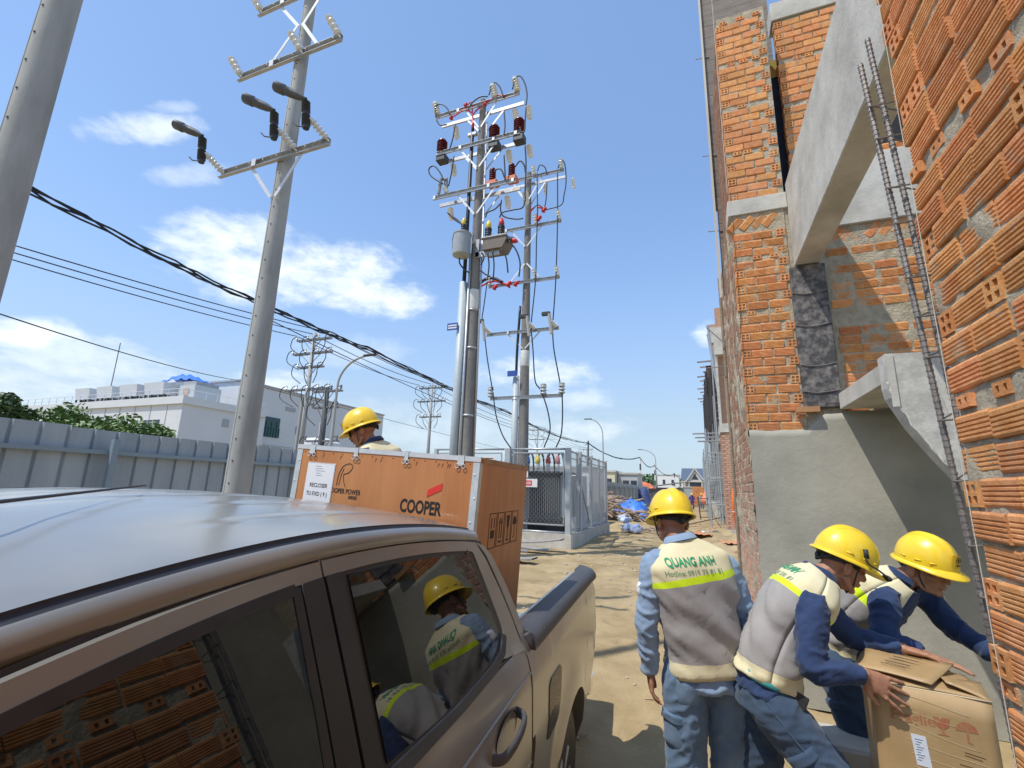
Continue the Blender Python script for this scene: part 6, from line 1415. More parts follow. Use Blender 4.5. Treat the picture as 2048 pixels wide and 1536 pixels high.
    for px, cm in ((-5.62, mat('blue cover', (.02, .12, .50), .35)), (-5.24, yel_b), (-4.86, red_p), (-4.52, mat('pink cover', (.55, .22, .24), .4))):
        insulator(tr, (px, 15.9, 2.35), (0, 0, 1), .24, .09, 4, white_p if px > -5.3 else brown_p, .06, 'bushing'); m = MB(); m.lathe([(.05, 0), (.095, .05), (.085, .18), (.05, .27), (.03, .34)], (px, 15.9, 2.60), (0, 0, 1), 12); m.build('bushing_cover', cm, tr, smooth=True)
        m = MB()
        for q in range(3): m.tube(bez([(px, 15.9, 2.82), (px + .08, 15.88 + .03 * q, 3.0), (px + .2, 15.86 + .03 * q, 2.85), (px + .25, 15.86, 2.36)], 6), .025, 6)
        m.build('lead_cable', cable_m, tr, smooth=True)
    # switch cabinets behind
    cab = mat('cabinet paint', (.58, .60, .60), .45, var=.04)
    for k, (a, b, ya, yb, h, lb) in enumerate(((-5.5, -4.15, 18.1, 18.9, 2.3, 'pale low voltage cabinet with round plate behind the transformer'), (-5.2, -4.1, 19.4, 20.4, 2.35, 'second pale cabinet at rear of mesh cage'))):
        c = thing('switch_cabinet', lb, 'cabinet', ((a + b) / 2, ya, .22)); m = MB(); m.box((a, ya, .22), (b, yb, h), bev=.01); m.build('housing', cab, c)
        m = MB(); m.box((a + .06, ya - .012, .4), ((a + b) / 2 - .01, ya - .002, h - .1)); m.box(((a + b) / 2 + .01, ya - .012, .4), (b - .06, ya - .002, h - .1)); m.build('door', cab, c)
        m = MB(); m.box((b + .002, ya + .06, .4), (b + .012, yb - .06, h - .1)); m.build('side_cover', cab, c)
    m = MB(); m.box((-9.8, 24, 0), (-5.0, 27, 2.85)); hut = thing('site_cabin', 'pale walled hut behind the mesh cage with one window', 'hut', (-7.5, 25, 0)); m.build('wall', mat('hut wall', (.60, .60, .57), .7, var=.06), hut)
    m = MB(); m.box((-5.9, 23.97, 1.6), (-5.5, 23.99, 2.4)); m.build('window', steel_dark, hut); m = MB(); m.box((-9.9, 23.9, 2.855), (-4.9, 27.1, 2.95)); m.build('roof', galv, hut)
    # planks leaning and lying before the cage
    g = 'loose boards lying before the cage'
    for k, (x, y, l, a, z, lb) in enumerate(((-4.9, 12.9, 1.9, .25, .14, 'wide curled grey board nearest the cage curb'), (-4.45, 11.2, 1.5, -.1, .10, 'short grey board beside the orange crate edge'), (-4.7, 13.6, 2.0, .05, .24, 'board lying across the curb foot'), (-5.0, 10.9, 1.3, .5, .06, 'splintered board in the board heap'), (-4.9, 11.6, 1.6, .3, .16, 'topmost board of the board heap'))):
        m = MB(); rows = [[(-l / 2 + l * q / 10, w, .03 * math.sin(q * .5 + k) + .012 * hh) for q in range(11)] for w, hh in ((-.17, 0), (.17, 0), (.17, 3), (-.17, 3), (-.17, 0))]; m.grid(rows)
        o = tag(m.build('plank', wood_g), lb, 'plank', g); o.location = (x, y, z); o.rotation_euler = (R(random.uniform(-4, 4)), R(random.uniform(-5, 3)), a)
    tag(MB_sticks(-4.9, 11.1), 'splintered lath scraps by the truck crate', 'lath scraps', kind='stuff')
def MB_sticks(x, y):
    m = MB()
    for k in range(24):
        a = random.uniform(-.5, .6); p = Vector((x + random.uniform(-.5, .5), y + random.uniform(-.4, .4), .03 + .006 * k)); d = Vector((math.cos(a), math.sin(a), random.uniform(-.03, .05))); m.beam(p - d * .45, p + d * .45, .03, .015)
    return m.build('lath_scraps', wood)
yard()
# ---------------------------------------------------------------- sheet metal fence on the left
fence_m = mat('grey fence sheet', (.325, .38, .415), .55, metal=.05, col2=(.42, .475, .505), vscale=1.2, stretch=(1, 3, .4), rnd=.04, spec=.3)
fence_d = mat('fence rail', (.26, .33, .38), .55, metal=.2)
def sheet_mesh(w=1.05, h=2.34, ribs=4):
    P = []; pr = []
    for k in range(ribs):
        y = w * k / ribs; u = w / ribs; pr += [(y, 0), (y + u * .84, 0), (y + u * .875, .030), (y + u * .965, .030)]
    pr.append((w, 0))
    m = MB()
    for z in (0, h): m.v += [(-x, y, z) for y, x in pr]
    n = len(pr)
    m.f = [(i, i + 1, i + 1 + n, i + n) for i in range(n - 1)]; m.mi = [0] * len(m.f)
    o = len(m.v); m.v += [(x - .012, y, z) for x, y, z in m.v[:2 * n]]; m.f += [(o + i + n, o + i + 1 + n, o + i + 1, o + i) for i in range(n - 1)]
    m.f += [(i, i + n, o + i + n, o + i) for i in (0, n - 1)] + [(n + i, n + i + 1, o + n + i + 1, o + n + i) for i in range(n - 1)]; m.mi = [0] * len(m.f)
    return m.mesh('fence_sheet')
def fence(X, ya, yb, label, h=2.34, rails=True):
    t = thing('sheet_fence', label, 'fence', (X, (ya + yb) / 2, 0)); me = sheet_mesh(h=h); me.materials.append(fence_m); y = ya; k = 0
    while y < yb:
        o = bpy.data.objects.new('fence_sheet', me); COL.objects.link(o); o.parent = t; o.matrix_parent_inverse = world_of(t).inverted(); o.location = (X + .02 * nz((y, 0, 0), .4), y, .015 * math.sin(k * 1.7)); y += 1.05; k += 1
    if rails:
        for z in (2.06, 1.0): m = MB(); m.beam((X + .045, ya, z), (X + .045, yb, z - .02), .05, .05); m.build('rail', fence_d, t)
        y = ya + .6
        while y < yb: m = MB(); m.box((X + .075, y, -.1), (X + .14, y + .07, h - .12)); m.build('post', fence_d, t); y += 3.05
    return t
fence(-7.0, -3.0, 14.0, 'long grey ribbed sheet metal fence behind the pickup')
fence(-7.0, 30, 74, 'far stretch of grey ribbed sheet fence beyond the cage', 2.5)
# ---------------------------------------------------------------- white factory with roof plant
white_w = mat('white cladding', (.62, .64, .65), .6, var=.03, vscale=.6); grey_w = mat('factory panel', (.60, .62, .635), .65, var=.025, vscale=.5); glass_f = mat('dark window', (.02, .03, .05), .1, spec=.8); teal_g = mat('dark green glass', (.015, .06, .07), .15); seam_m = mat('panel seam', (.36, .38, .40), .7)
def factory():
    t = thing('factory', 'white flat roofed factory wing with air conditioning plant and tall hall', 'factory', (-48, 42, 0)); C = Vector((-46.5, 30.2, 0))
    top = 9.73; z = Vector((0, 0, 1)); a = Vector((0, 1, 0)); b = Vector((-1, 0, 0)); C = Vector((-46.63, 30.3, 0))
    def wall(o, d, n, L, h, nm, m, th=.3): mb = MB(); mb.prism([o, o + d * L, o + d * L + z * h, o + z * h], -n * th); return mb.build(nm, m, t)
    sx = lambda px, Y: -46.63 - ony(px, 790, Y).x
    na = a.cross(z); na = na if na.dot(C) < 0 else -na; nb = b.cross(z); nb = nb if nb.dot(C) < 0 else -nb
    w1 = wall(C, a, na, 9.6, top - .75, 'wall', grey_w); w2 = wall(C - na * .301, b, nb, 48, top - .75, 'wall', white_w)
    mb = MB(); mb.prism([C + na * .25 + nb * .25 + z * (top - .75), C + na * .25 + nb * .25 + a * 9.6 + z * (top - .75), C + na * .25 + a * 9.6 + z * top, C + na * .25 + nb * .25 + z * top], -na * .5); mb.prism([C - na * .251 + nb * .25 + z * (top - .75), C + nb * .25 + b * 48 + z * (top - .75), C + nb * .25 + b * 48 + z * top, C - na * .251 + nb * .25 + z * top], -nb * .5); mb.build('parapet', white_w, t)
    mb = MB(); mb.prism([C, C + a * 9.6, C + a * 9.6 + b * 48, C + b * 48], z * (top - .8)); mb.build('roof', white_w, t) if False else None
    mb = MB(); q = [C - na * .3 - nb * .3, C + a * 9.6, C + a * 9.6 + b * 48, C + b * 48 - nb * .3]; mb.prism([p + z * (top - .9) for p in q], z * .1); mb.build('roof', white_w, t)
    for zz in (4.9,): m = MB(); m.beam(C + na * .02 + z * zz, C + na * .02 + a * 9.6 + z * zz, .05, .05); m.beam(C + nb * .02 + z * (zz), C + nb * .02 + b * 48 + z * zz, .05, .05); m.build('panel_joint', seam_m, t)
    for k in range(9): m = MB(); m.beam(C + nb * .02 + b * (2.2 + 2.5 * k), C + nb * .02 + b * (2.2 + 2.5 * k) + z * (top - .8), .04, .04); m.build('panel_joint', seam_m, t)
    def win(o, d, n, s, z0, w, h, m=glass_f, bars=2):
        p = o + d * s + z * z0 + n * .03; mb = MB(); mb.prism([p, p + d * w, p + d * w + z * h, p + z * h], n * .02); wo = mb.build('window', m, t); mb = MB()
        for k in range(1, bars): mb.beam(p + n * .04 + d * (w * k / bars), p + n * .04 + d * (w * k / bars) + z * h, .06, .06)
        for k in (0, .5, 1): mb.beam(p + n * .04 + z * h * k, p + n * .04 + d * w + z * h * k, .06, .06)
        mb.build('frame', white_w, wo)
    for s in (sx(329, 30.3), sx(329, 30.3) + 8.5, sx(329, 30.3) + 17): win(C, b, nb, s, 4.6, 2.6, 2.9, glass_f, 3)
    mb = MB(); p = C + a * 4.4 + z * 7.3 + na * .02; mb.prism([p, p + a * .7, p + a * .7 + z * .8, p + z * .8], na * .08); mb.build('louvre', seam_m, t)
    # roof plant
    for k in range(4):
        o = C + b * (sx((327, 274, 225, 180)[k], 32)) - nb * 1.6 + z * (top + .1); LW = sx((288, 239, 194, 152)[k], 32) - sx((327, 274, 225, 180)[k], 32); mb = MB(); P = lambda u, v, w_: o + b * (u * LW / 5.2) - nb * v + z * w_
        mb.add([P(.2, .1, .75), P(5.0, .1, .75), P(5.0, 2.2, .75), P(.2, 2.2, .75), P(0, -.1, 2.05), P(5.2, -.1, 2.05), P(5.2, 2.5, 2.05), P(0, 2.5, 2.05)], [(3, 2, 1, 0), (4, 5, 6, 7), (0, 1, 5, 4), (1, 2, 6, 5), (2, 3, 7, 6), (3, 0, 4, 7)])
        u = thing('roof_chiller', ('rightmost white roof chiller next to blue covered unit', 'second white roof chiller from the blue cover', 'third white roof chiller from the blue cover', 'farthest left white roof chiller')[k], 'chiller', tuple(o), 'roof chillers on the factory'); mb.build('housing', white_w, u); mb = MB()
        for q in (.1, 1.7, 3.4, 5.0): mb.beam(P(q, .2, 0), P(q, .2, .8), .15, .15); mb.beam(P(q, 2.4, 0), P(q, 2.4, .8), .15, .15)
        mb.prism([P(.2, .5, 0), P(5, .5, 0), P(5, .5, .7), P(.2, .5, .7)], -nb * .3); mb.build('leg_frame', steel_dark, u); mb = MB(); mb.prism([P(-.25, 1.2, .8), P(-.25, 2.8, .8), P(-.22, 2.8, 1.7)], b * .04); mb.build('coil_face', steel_dark, u)
    mb = MB()
    for s in np.arange(0, 34, 1.5): mb.tube([C + b * s + z * top - nb * .3, C + b * s + z * (top + .9) - nb * .3], .03, 5)
    for q in (.5, .9): mb.tube([C + z * (top + q) - nb * .3, C + b * 34 + z * (top + q) - nb * .3], .03, 5)
    for s in np.arange(0, 9.6, 1.2): mb.tube([C + a * s + z * top - na * .3, C + a * s + z * (top + .8) - na * .3], .03, 5)
    mb.tube([C + z * (top + .8) - na * .3, C + a * 9.6 + z * (top + .8) - na * .3], .03, 5); mb.build('railing', white_w, t)
    o = C + a * 2.6 - na * 2.6 + z * top; u = thing('cooling_tower', 'grey box cooling unit with round mark at the roof corner', 'cooling unit', tuple(o)); mb = MB(); mb.prism([o, o + a * 3.0, o + a * 3.0 - na * 2.4, o - na * 2.4], z * 1.9); mb.build('housing', mat('unit grey', (.50, .53, .54), .6, var=.05), u); mb = MB(); mb.prism([o + z * 1.91 + a * .2 - na * .2, o + z * 1.91 + a * 2.8 - na * .2, o + z * 1.91 + a * 2.8 - na * 2.2, o + z * 1.91 + a * .2 - na * 2.2], z * .4); mb.build('fan_deck', seam_m, u); mb = MB(); mb.lathe([(.45, 0), (.45, .05)], o - na * 1.2 + z * 1.2, nb, 16); mb.build('round_mark', mat('tan mark', (.50, .36, .28), .7), u)
    o = C + b * (sx(362, 34.5)) - nb * 4.0 + z * (top + .0); m = MB(); rows = []
    for i in range(13): rows.append([o + b * (-2.6 + .47 * i) - nb * (j * .5 - .6) + z * (2.7 + 1.1 * math.sin(min(1, i / 9) * 1.9) * math.sin(math.pi * (j + .4) / 6.6) + .14 * math.sin(i * 2 + j * 3) - .35 * (i > 9)) for j in range(7)])
    m.grid(rows); sheet = tag(m.build('blue_cover', blue_tarp, smooth=True), 'small blue tarpaulin draped over factory roof unit', 'tarpaulin')
    m = MB(); m.prism([o - b * 2.2, o + b * 2.2, o + b * 2.2 - nb * 2.0, o - b * 2.2 - nb * 2.0], z * 2.75); uu = thing('covered_unit', 'white roof unit half hidden under blue tarpaulin', 'roof unit', tuple(o)); m.build('housing', white_w, uu)
    p = C + b * 18 - nb * 3 + z * top; m = MB(); m.tube([p, p + z * 8], .05, 6); m.beam(p + z * 2.5 - b * .8, p + z * 2.5 + b * .8, .04, .04); tag(m.build('mast', far_s), 'thin mast with cross rod between the roof chillers', 'mast')
    # tall hall behind
    H = thing('factory_hall', 'tall pale factory hall with sloping roof and dark green opening', 'hall', (-48, 48, 0)); g = Vector((0, 1, 0)); ng = Vector((1, 0, 0)); base = Vector((-50.2, 39.0, 0)); L = onx(768, 822, -50.2).y - 39.0; ht = 13.4
    p2 = base + z * ht; mb = MB(); mb.prism([base, base + g * L, base + g * L + z * ht, base + z * ht], -ng * .4); mb.build('wall', grey_w, H)
    mb = MB(); mb.prism([base - ng * .401, base - ng * 24, base - ng * 24 + z * ht, base + z * ht - ng * .401], g * .3); mb.build('wall', white_w, H)
    mb = MB(); mb.beam(base + z * (ht + .1) + ng * .1, base + g * L + z * (ht + .1) + ng * .1, .25, .2); mb.beam(base + z * (ht + .1) - ng * .2 - g * .1, base - ng * 24 + z * (ht + .1) - g * .1, .25, .2); mb.prism([base + z * ht, base + g * L + z * ht, base + g * L - ng * 24 + z * (ht + .6), base - ng * 24 + z * (ht + .6)], z * .05); mb.build('eave', seam_m, H)
    mb = MB(); pa = onx(517, 830, -50.2); pb = onx(560, 838, -50.2); pc = onx(553, 876, -50.2); sa, sb_ = (pa - base).dot(g), (pb - base).dot(g); zt_, zb_ = pa.z, pc.z
    mb.prism([base + g * sa + z * zb_ + ng * .05, base + g * sb_ + z * zb_ + ng * .05, base + g * sb_ + z * zt_ + ng * .05, base + g * sa + z * zt_ + ng * .05], ng * .05); op = mb.build('window', teal_g, H); mb = MB()
    for k in range(9): mb.beam(base + g * (sa + (sb_ - sa) * k / 8) + z * zb_ + ng * .14, base + g * (sa + (sb_ - sa) * k / 8) + z * (zb_ + (2.0 if k % 2 else 1.2)) + ng * .14, .06, .06)
    mb.beam(base + g * sa + z * (zb_ + 1.1) + ng * .14, base + g * sb_ + z * (zb_ + 1.1) + ng * .14, .06, .06); mb.build('guard_rail', mat('green rail', (.03, .13, .11), .6), op)
    for (x, y, w, h) in ((571, 821, 1.6, .5), (590, 868, .9, 1.0), (690, 842, .9, .8)):
        q = onx(x, y, -50.2); s_ = (q - base).dot(g); mb = MB(); mb.prism([base + g * s_ + z * q.z + ng * .04, base + g * (s_ + w) + z * q.z + ng * .04, base + g * (s_ + w) + z * (q.z + h) + ng * .04, base + g * s_ + z * (q.z + h) + ng * .04], ng * .05); mb.build('louvre', seam_m, H)
    mb = MB(); mb.beam(base + ng * .05 + z * 6.2, base + g * L + ng * .05 + z * 6.2, .05, .05); mb.build('panel_joint', seam_m, H)
    # white storage tank by the hall
    o = ond(637, 905, 44); o.z = 0; tk = thing('storage_tank', 'white round storage tank with ladder before the factory hall', 'tank', tuple(o)); mb = MB(); mb.lathe([(2.0, 0), (2.0, 5.0), (1.9, 5.4), (1.2, 5.8), (.1, 5.95)], o, (0, 0, 1), 28); mb.build('shell', white_w, tk, smooth=True, auto=40); mb = MB(); d = Vector((-.5, -.85, 0)) * 2.1
    e = o + Vector((1.6, -1.5, 0))
    for s in (-.35, .35): mb.tube([e + Vector((s, 0, 0)), e + Vector((s, 0, 7.2))], .05, 5)
    for k in range(16): mb.tube([e + Vector((-.35, 0, .45 * k + .3)), e + Vector((.35, 0, .45 * k + .3))], .035, 5)
    mb.build('ladder', white_w, tk); lettering('PC', 1.2, o + Vector((.9, -2.05, 3.2)), (1, 0, 0), (0, 0, 1), ink, tk, off=.01, bold=.01)
factory()
# ---------------------------------------------------------------- trees
leaf1 = mat('leaf green', (.09, .17, .045), .6, col2=(.15, .25, .08), vscale=1.6, rnd=.2); leaf2 = mat('dark leaf green', (.04, .085, .035), .6, col2=(.07, .13, .05), vscale=1.4, rnd=.2); bark = mat('bark', (.13, .10, .075), .9, var=.2)
def tree(x, y, h, r, label, m=leaf1, n=2600, leaf=.16, seed=0, group=None, z0=0.0):
    rnd = random.Random(seed); t = thing('tree', label, 'tree', (x, y, z0), group); b = MB(); b.tube(bez([(x, y, z0 - .2), (x + .1, y, z0 + h * .35), (x - .05, y + .1, z0 + h * .7)], 5), [.16 * h / 5 - .0075 * h / 5 * k for k in range(11)], 8); cl = []
    for k in range(11):
        a = rnd.uniform(0, 6.28); q = rnd.uniform(.35, 1); c = Vector((x + r * q * math.cos(a) * .8, y + r * q * math.sin(a) * .8, z0 + h * rnd.uniform(.45, .95) - .12 * h * q)); cl.append((c, r * rnd.uniform(.30, .52))); b.tube([(x, y, z0 + h * .4), Vector((x, y, z0 + h * .5)).lerp(c, .5) + Vector((0, 0, .1)), c], [.05 * h / 5, .035 * h / 5, .012], 5)
    b.build('trunk', bark, t, smooth=True); b = MB()
    for i in range(n):
        c, rr = cl[i % len(cl)]; v = Vector((rnd.gauss(0, 1), rnd.gauss(0, 1), rnd.gauss(0, 1) * .8)).normalized() * rr * rnd.uniform(.45, 1.1) ; p = c + v; u = Vector((rnd.gauss(0, 1), rnd.gauss(0, 1), rnd.gauss(0, .6))).normalized(); w = u.orthogonal().normalized(); s = leaf * rnd.uniform(.6, 1.3)
        b.add([p - u * s, p + w * s * .45, p + u * s, p - w * s * .45], [(0, 1, 2, 3)])
    b.build('crown', m, t); return t
for k, (px, py, D, h, r, lb) in enumerate(((-14, 790, 22, 5.9, 1.4, 'dark tree cut off by the left picture edge above fence'), (48, 825, 24, 4.9, 1.8, 'leafy tree just right of the dark tree at picture edge'), (108, 828, 24, 5.4, 1.9, 'rounded tree rising highest in the middle of the row'), (168, 850, 23, 4.6, 1.7, 'low bushy tree right of the highest rounded tree'), (222, 850, 23, 4.7, 1.6, 'bright green tree second from the factory corner'), (272, 850, 24, 5.1, 1.7, 'bright bushy tree nearest the white factory corner'), (335, 880, 20, 3.1, .7, 'small sapling tip peeking over the fence'))):
    p = ond(px, py, D); tree(p.x, p.y, h, r, lb, leaf2 if k in (0,) else leaf1, 3600, .15, k + 1, 'trees behind the sheet fence')
tree(-6.3, 5.0, .9, .35, 'weedy sapling at the foot of second concrete pole', leaf1, 160, .06, 77)
# ---------------------------------------------------------------- rubble, tarpaulins and pallets on the site
def log_pile():
    t = thing('timber_pile', 'long tangled heap of old scaffold timbers beyond the cage', 'timber pile', (-6, 36, 0)); rnd = random.Random(5)
    for k in range(230):
        s = rnd.random(); x = -7.0 + 4.0 * s + rnd.uniform(-.7, .7); y = 33 + rnd.uniform(-3.5, 4.5); h = max(.1, 1.75 * (1 - s * .75) - .02 * abs(y - 34)); z = rnd.uniform(.05, h); a = rnd.uniform(-1.3, .9); L = rnd.uniform(1.0, 2.6)
        d = Vector((math.cos(a), math.sin(a), rnd.uniform(-.5, .35))); m = MB(); m.tube([Vector((x, y, z)) - d * L / 2, Vector((x, y, z)) + d * L / 2], rnd.uniform(.035, .07), 6); m.build('timber', wood, t)
    m = MB(); rows = []
    for i in range(15): rows.append([(-7.4 + 5.0 * i / 14, 30 + 1.0 * j, max(0, 1.2 * (1 - i / 15) * math.sin(math.pi * j / 8) + .2 * nz((i, j, 0), .7))) for j in range(9)])
    m.grid(rows); m.build('heap_core', mat('dark heap', (.10, .085, .07), .95, var=.3), t)
log_pile()
def drape(name, label, c, w, d, h, m, seed, cat='tarpaulin'):
    b = MB(); rows = []
    for i in range(25):
        u = i / 24
        rows.append([(c[0] + (u - .5) * w, c[1] + (v - .5) * d, c[2] + h * (math.sin(math.pi * min(1, u * 1.05)) ** .55) * (math.sin(math.pi * v) ** .5) * (.75 + .5 * nz((u * 3, v * 3, seed), 1)) + .10 * h * nz((u * 9, v * 9, seed), 1)) for v in [j / 16 for j in range(17)]])
    b.grid(rows); return tag(b.build(name, m, smooth=True), label, cat)
drape('blue_tarpaulin', 'bright blue crumpled tarpaulin spread over end of timber heap', (-4.15, 33.2, .05), 2.6, 4.0, 1.55, blue_tarp, 3)
drape('dark_tarpaulin', 'dull navy tarpaulin hung on the far fence end', (-7.6, 62, .4), 4.6, 2.5, 2.6, mat('navy tarp', (.03, .05, .16), .6, var=.2, vscale=2), 8)
drape('orange_cover', 'orange cloth bundle on the far shed roof', (-8.2, 76, 2.3), 4.2, 2, 1.3, mat('orange cloth', (.65, .18, .08), .7, var=.15), 2, 'cloth')
for k, (x, y, z, s, lb) in enumerate(((-3.15, 22.2, .38, .24, 'crumpled pale sack on the bag heap'), (-3.0, 21.6, .12, .27, 'blue and white plastic sack leaning on bag heap'), (-2.55, 21.2, .10, .27, 'blue plastic sack at front of bag heap'), (-3.35, 22.8, .45, .22, 'white sack highest on the bag heap'))):
    b = MB(); b.ball((x, y, z + .1), (s, s * .8, s * .7), 16, 11)
    b.v = [tuple(Vector(v) + Vector((1, 1, 1)) * .12 * nz(v, 5, k) + Vector((.03, 0, .05)) * nz(v, 13, k)) for v in b.v]
    tag(b.build('plastic_sack', mat('white sack', (.62, .64, .66), .5, col2=(.30, .40, .60), vscale=3, bump=.4, bscale=9) if k != 2 else mat('blue sack', (.13, .24, .50), .4, col2=(.45, .5, .6), vscale=3, bump=.4, bscale=9), smooth=True), lb, 'sack', 'sacks beside the cage')
m = MB(); rr = random.Random(3)
for k in range(14): a = rr.uniform(0, 3); p = Vector((-2.6 + rr.uniform(-.8, .8), 22 + rr.uniform(-1.2, 1), .1 + .05 * rr.random())); d = Vector((math.cos(a), math.sin(a), .1)); m.tube([p - d * rr.uniform(.4, 1), p + d * .6], .03, 5)
tag(m.build('branch_scraps', wood), 'scattered stick scraps round the sacks', 'sticks', kind='stuff')
def pallet_bricks():
    t = thing('brick_stack', 'orange stack of new bricks left of the far worker', 'brick stack', (-1.1, 66, 0)); spec = []
    for k in range(13):
        for i in range(14): m = None; spec.append(('plain', (-3.2 + .185 * i, 64.5, .25 + .15 * k), (1, 0, 0)))
    mb = MB(); rnd = random.Random(2)
    for k in range(11):
        for i in range(10): x = -.75 + .255 * i + rnd.uniform(-.02, .02); z = .3 + .21 * k; mb.box((x, 66 - rnd.uniform(0, .08), z), (x + .235, 66.5, z + .19))
    o = mb.build('brick_courses', brick_m, t); o['kind'] = 'stuff'; mb = MB(); mb.box((-.7, 66.08, .3), (1.75, 67.2, 2.55)); mb.build('stack_core', brick_m, t); mb = MB(); mb.box((-.8, 65.9, 0), (1.85, 67.3, .28)); mb.build('pallet', wood, t)
pallet_bricks()
# grey block wall, shed, panel, frame, water barrier
m = MB(); m.box((-3.5, 92, 0), (9.5, 92.4, 2.75)); wl = thing('boundary_wall', 'long grey rendered wall below the far villa', 'wall', (3, 92, 0)); m.build('wall', mat('grey render', (.33, .34, .33), .9, var=.08, vscale=1), wl); m = MB(); m.box((-3.6, 91.9, 2.751), (9.6, 92.5, 2.9)); m.build('coping', concrete, wl)
for k in range(4): m = MB(); m.box((-3 + 3.6 * k, 91.8, 0), (-2.65 + 3.6 * k, 91.99, 2.74)); m.build('pier', concrete, wl)
sh = thing('shed', 'low dark shed with grey sheet roof behind striped poles', 'shed', (-5, 82, 0)); m = MB(); m.box((-7.5, 80, 0), (-2.4, 84, 2.5)); m.build('wall', mat('shed dark', (.11, .115, .11), .8, var=.2), sh); m = MB(); m.prism([(-8, 79.6, 2.5), (-2.0, 79.6, 3.4), (-2.0, 79.6, 3.5), (-8, 79.6, 2.6)], (0, 5, 0)); m.build('roof', galv, sh)
m = MB(); m.box((.62, 36.0, -.02), (2.6, 36.2, 1.30)); tag(m.build('site_board', concrete), 'pale grey site board standing before reddish scaffold parts', 'panel')
fr = thing('steel_frame', 'rusty ladder like steel frame leaning at left end of pale panel', 'frame', (.3, 35.7, 0)); m = MB()
for x in (0.02, .62): m.beam((x, 35.8, 0), (x - .1, 35.75, 1.5), .06, .06)
m.build('upright', mat('rusty steel', (.13, .075, .05), .8, var=.3), fr); m = MB()
for k in range(4): m.beam((-.02, 35.76, .15 + .42 * k), (.58, 35.76, .17 + .42 * k), .05, .05)
m.build('rung', mat('rusty steel', (.13, .075, .05), .8), fr)
b = MB(); b.lathe([(.30, 0), (.42, .06), (.40, .5), (.30, .55), (.28, .8), (.10, 1.0), (.05, 1.15)], (.55, 44, .9), (0, 0, 1), 14); tag(b.build('plastic_barrel', mat('salmon plastic', (.70, .22, .13), .6, var=.1), smooth=True), 'salmon orange plastic barrel above the pale panel', 'barrel')
rk = thing('scaffold_stack', 'stack of rusty scaffold frames behind the pale site board', 'scaffold frames', (2, 42, 0)); rnd = random.Random(9)
for k in range(26): a = rnd.uniform(0, 1); p = Vector((1.0 + 1.7 * rnd.random(), 41 + rnd.random() * 2, .6 + 1.5 * rnd.random())); d = Vector((1, 0, rnd.uniform(-.2, .2))) if a < .6 else Vector((rnd.uniform(-.2, .2), 0, 1)); m = MB(); m.tube([p - d * .5, p + d * .5], .028, 5); m.build('scaffold_tube', mat('rusty steel', (.13, .075, .05), .8), rk)
b = MB(); b.tube([(-.9, 26.5, .12), (2.0, 33, .55)], .05, 6); tag(b.build('timber_rail', wood), 'pale timber lying in front of the pale panel', 'timber')
b = MB(); b.ball((1.52, 24.3, .62), (.18, .15, .5), 12, 9); b.v = [tuple(Vector(v) + Vector((.05, .05, .03)) * nz(v, 6)) for v in b.v]; tag(b.build('yellow_bag', mat('yellow bag', (.66, .58, .08), .6, var=.15), smooth=True), 'yellow plastic bag hanging at the far brick pier', 'bag')
for k, (x, y, s, c, lb) in enumerate(((-.0, 19.5, .35, (.62, .24, .10), 'orange net scrap lying on the sand'), (.45, 21.5, .45, (.66, .66, .64), 'white plastic sheet scraps on the sand'), (.9, 18.2, .32, (.55, .26, .12), 'flat orange rag near the far brick pier foot'))):
    b = MB(); b.grid([[(x + s * (i - 4) / 4 * (1 + .3 * nz((i, j, k), .8)), y + s * 1.6 * (j - 3) / 3, gh(x, y) + .03 + .10 * abs(nz((i, j, k), .7, 4))) for i in range(9)] for j in range(7)]); tag(b.build('sheet_scrap', mat('scrap %d' % k, c, .7, var=.12), smooth=True), lb, 'scrap')
m = MB(); rr = random.Random(12)
for k in range(170):
    x, y = rr.uniform(-3.2, .45), rr.uniform(2.6, 17); s = rr.uniform(.006, .022) * (1 if y < 8 else 1.6); m.ball((x, y, gh(x, y) + s * .3), (s * 1.3, s, s * .8), 6, 4)
tag(m.build('pebbles', mat('pebble', (.45, .40, .33), .9, var=.3), smooth=True), 'small pebbles and crumbs strewn over the sand', 'pebbles', kind='stuff')
m = MB()
for k in range(130):
    x, y = rr.gauss(.1, .8), rr.uniform(9, 34); s = rr.uniform(.02, .06); M_ = Matrix.Translation((x, y, gh(x, y) + s * .3)) @ Matrix.Rotation(rr.uniform(0, 6), 4, 'Z') @ Matrix.Rotation(rr.uniform(-.6, .6), 4, 'X'); m.box((-s * 1.4, -s, -s * .6), (s * 1.4, s, s * .6), M=M_)
tag(m.build('brick_rubble', brick_far), 'broken brick pieces scattered along the sandy track', 'rubble', kind='stuff')
m = MB()
for k in range(40): x, y = rr.uniform(-3, .3), rr.uniform(3, 13); a = rr.uniform(0, 3.1); L = rr.uniform(.05, .14); m.tube([(x, y, gh(x, y) + .008), (x + L * math.cos(a), y + L * math.sin(a), gh(x, y) + .014)], .005, 5)
tag(m.build('twigs', wood), 'thin twigs strewn over the sand', 'twigs', kind='stuff')
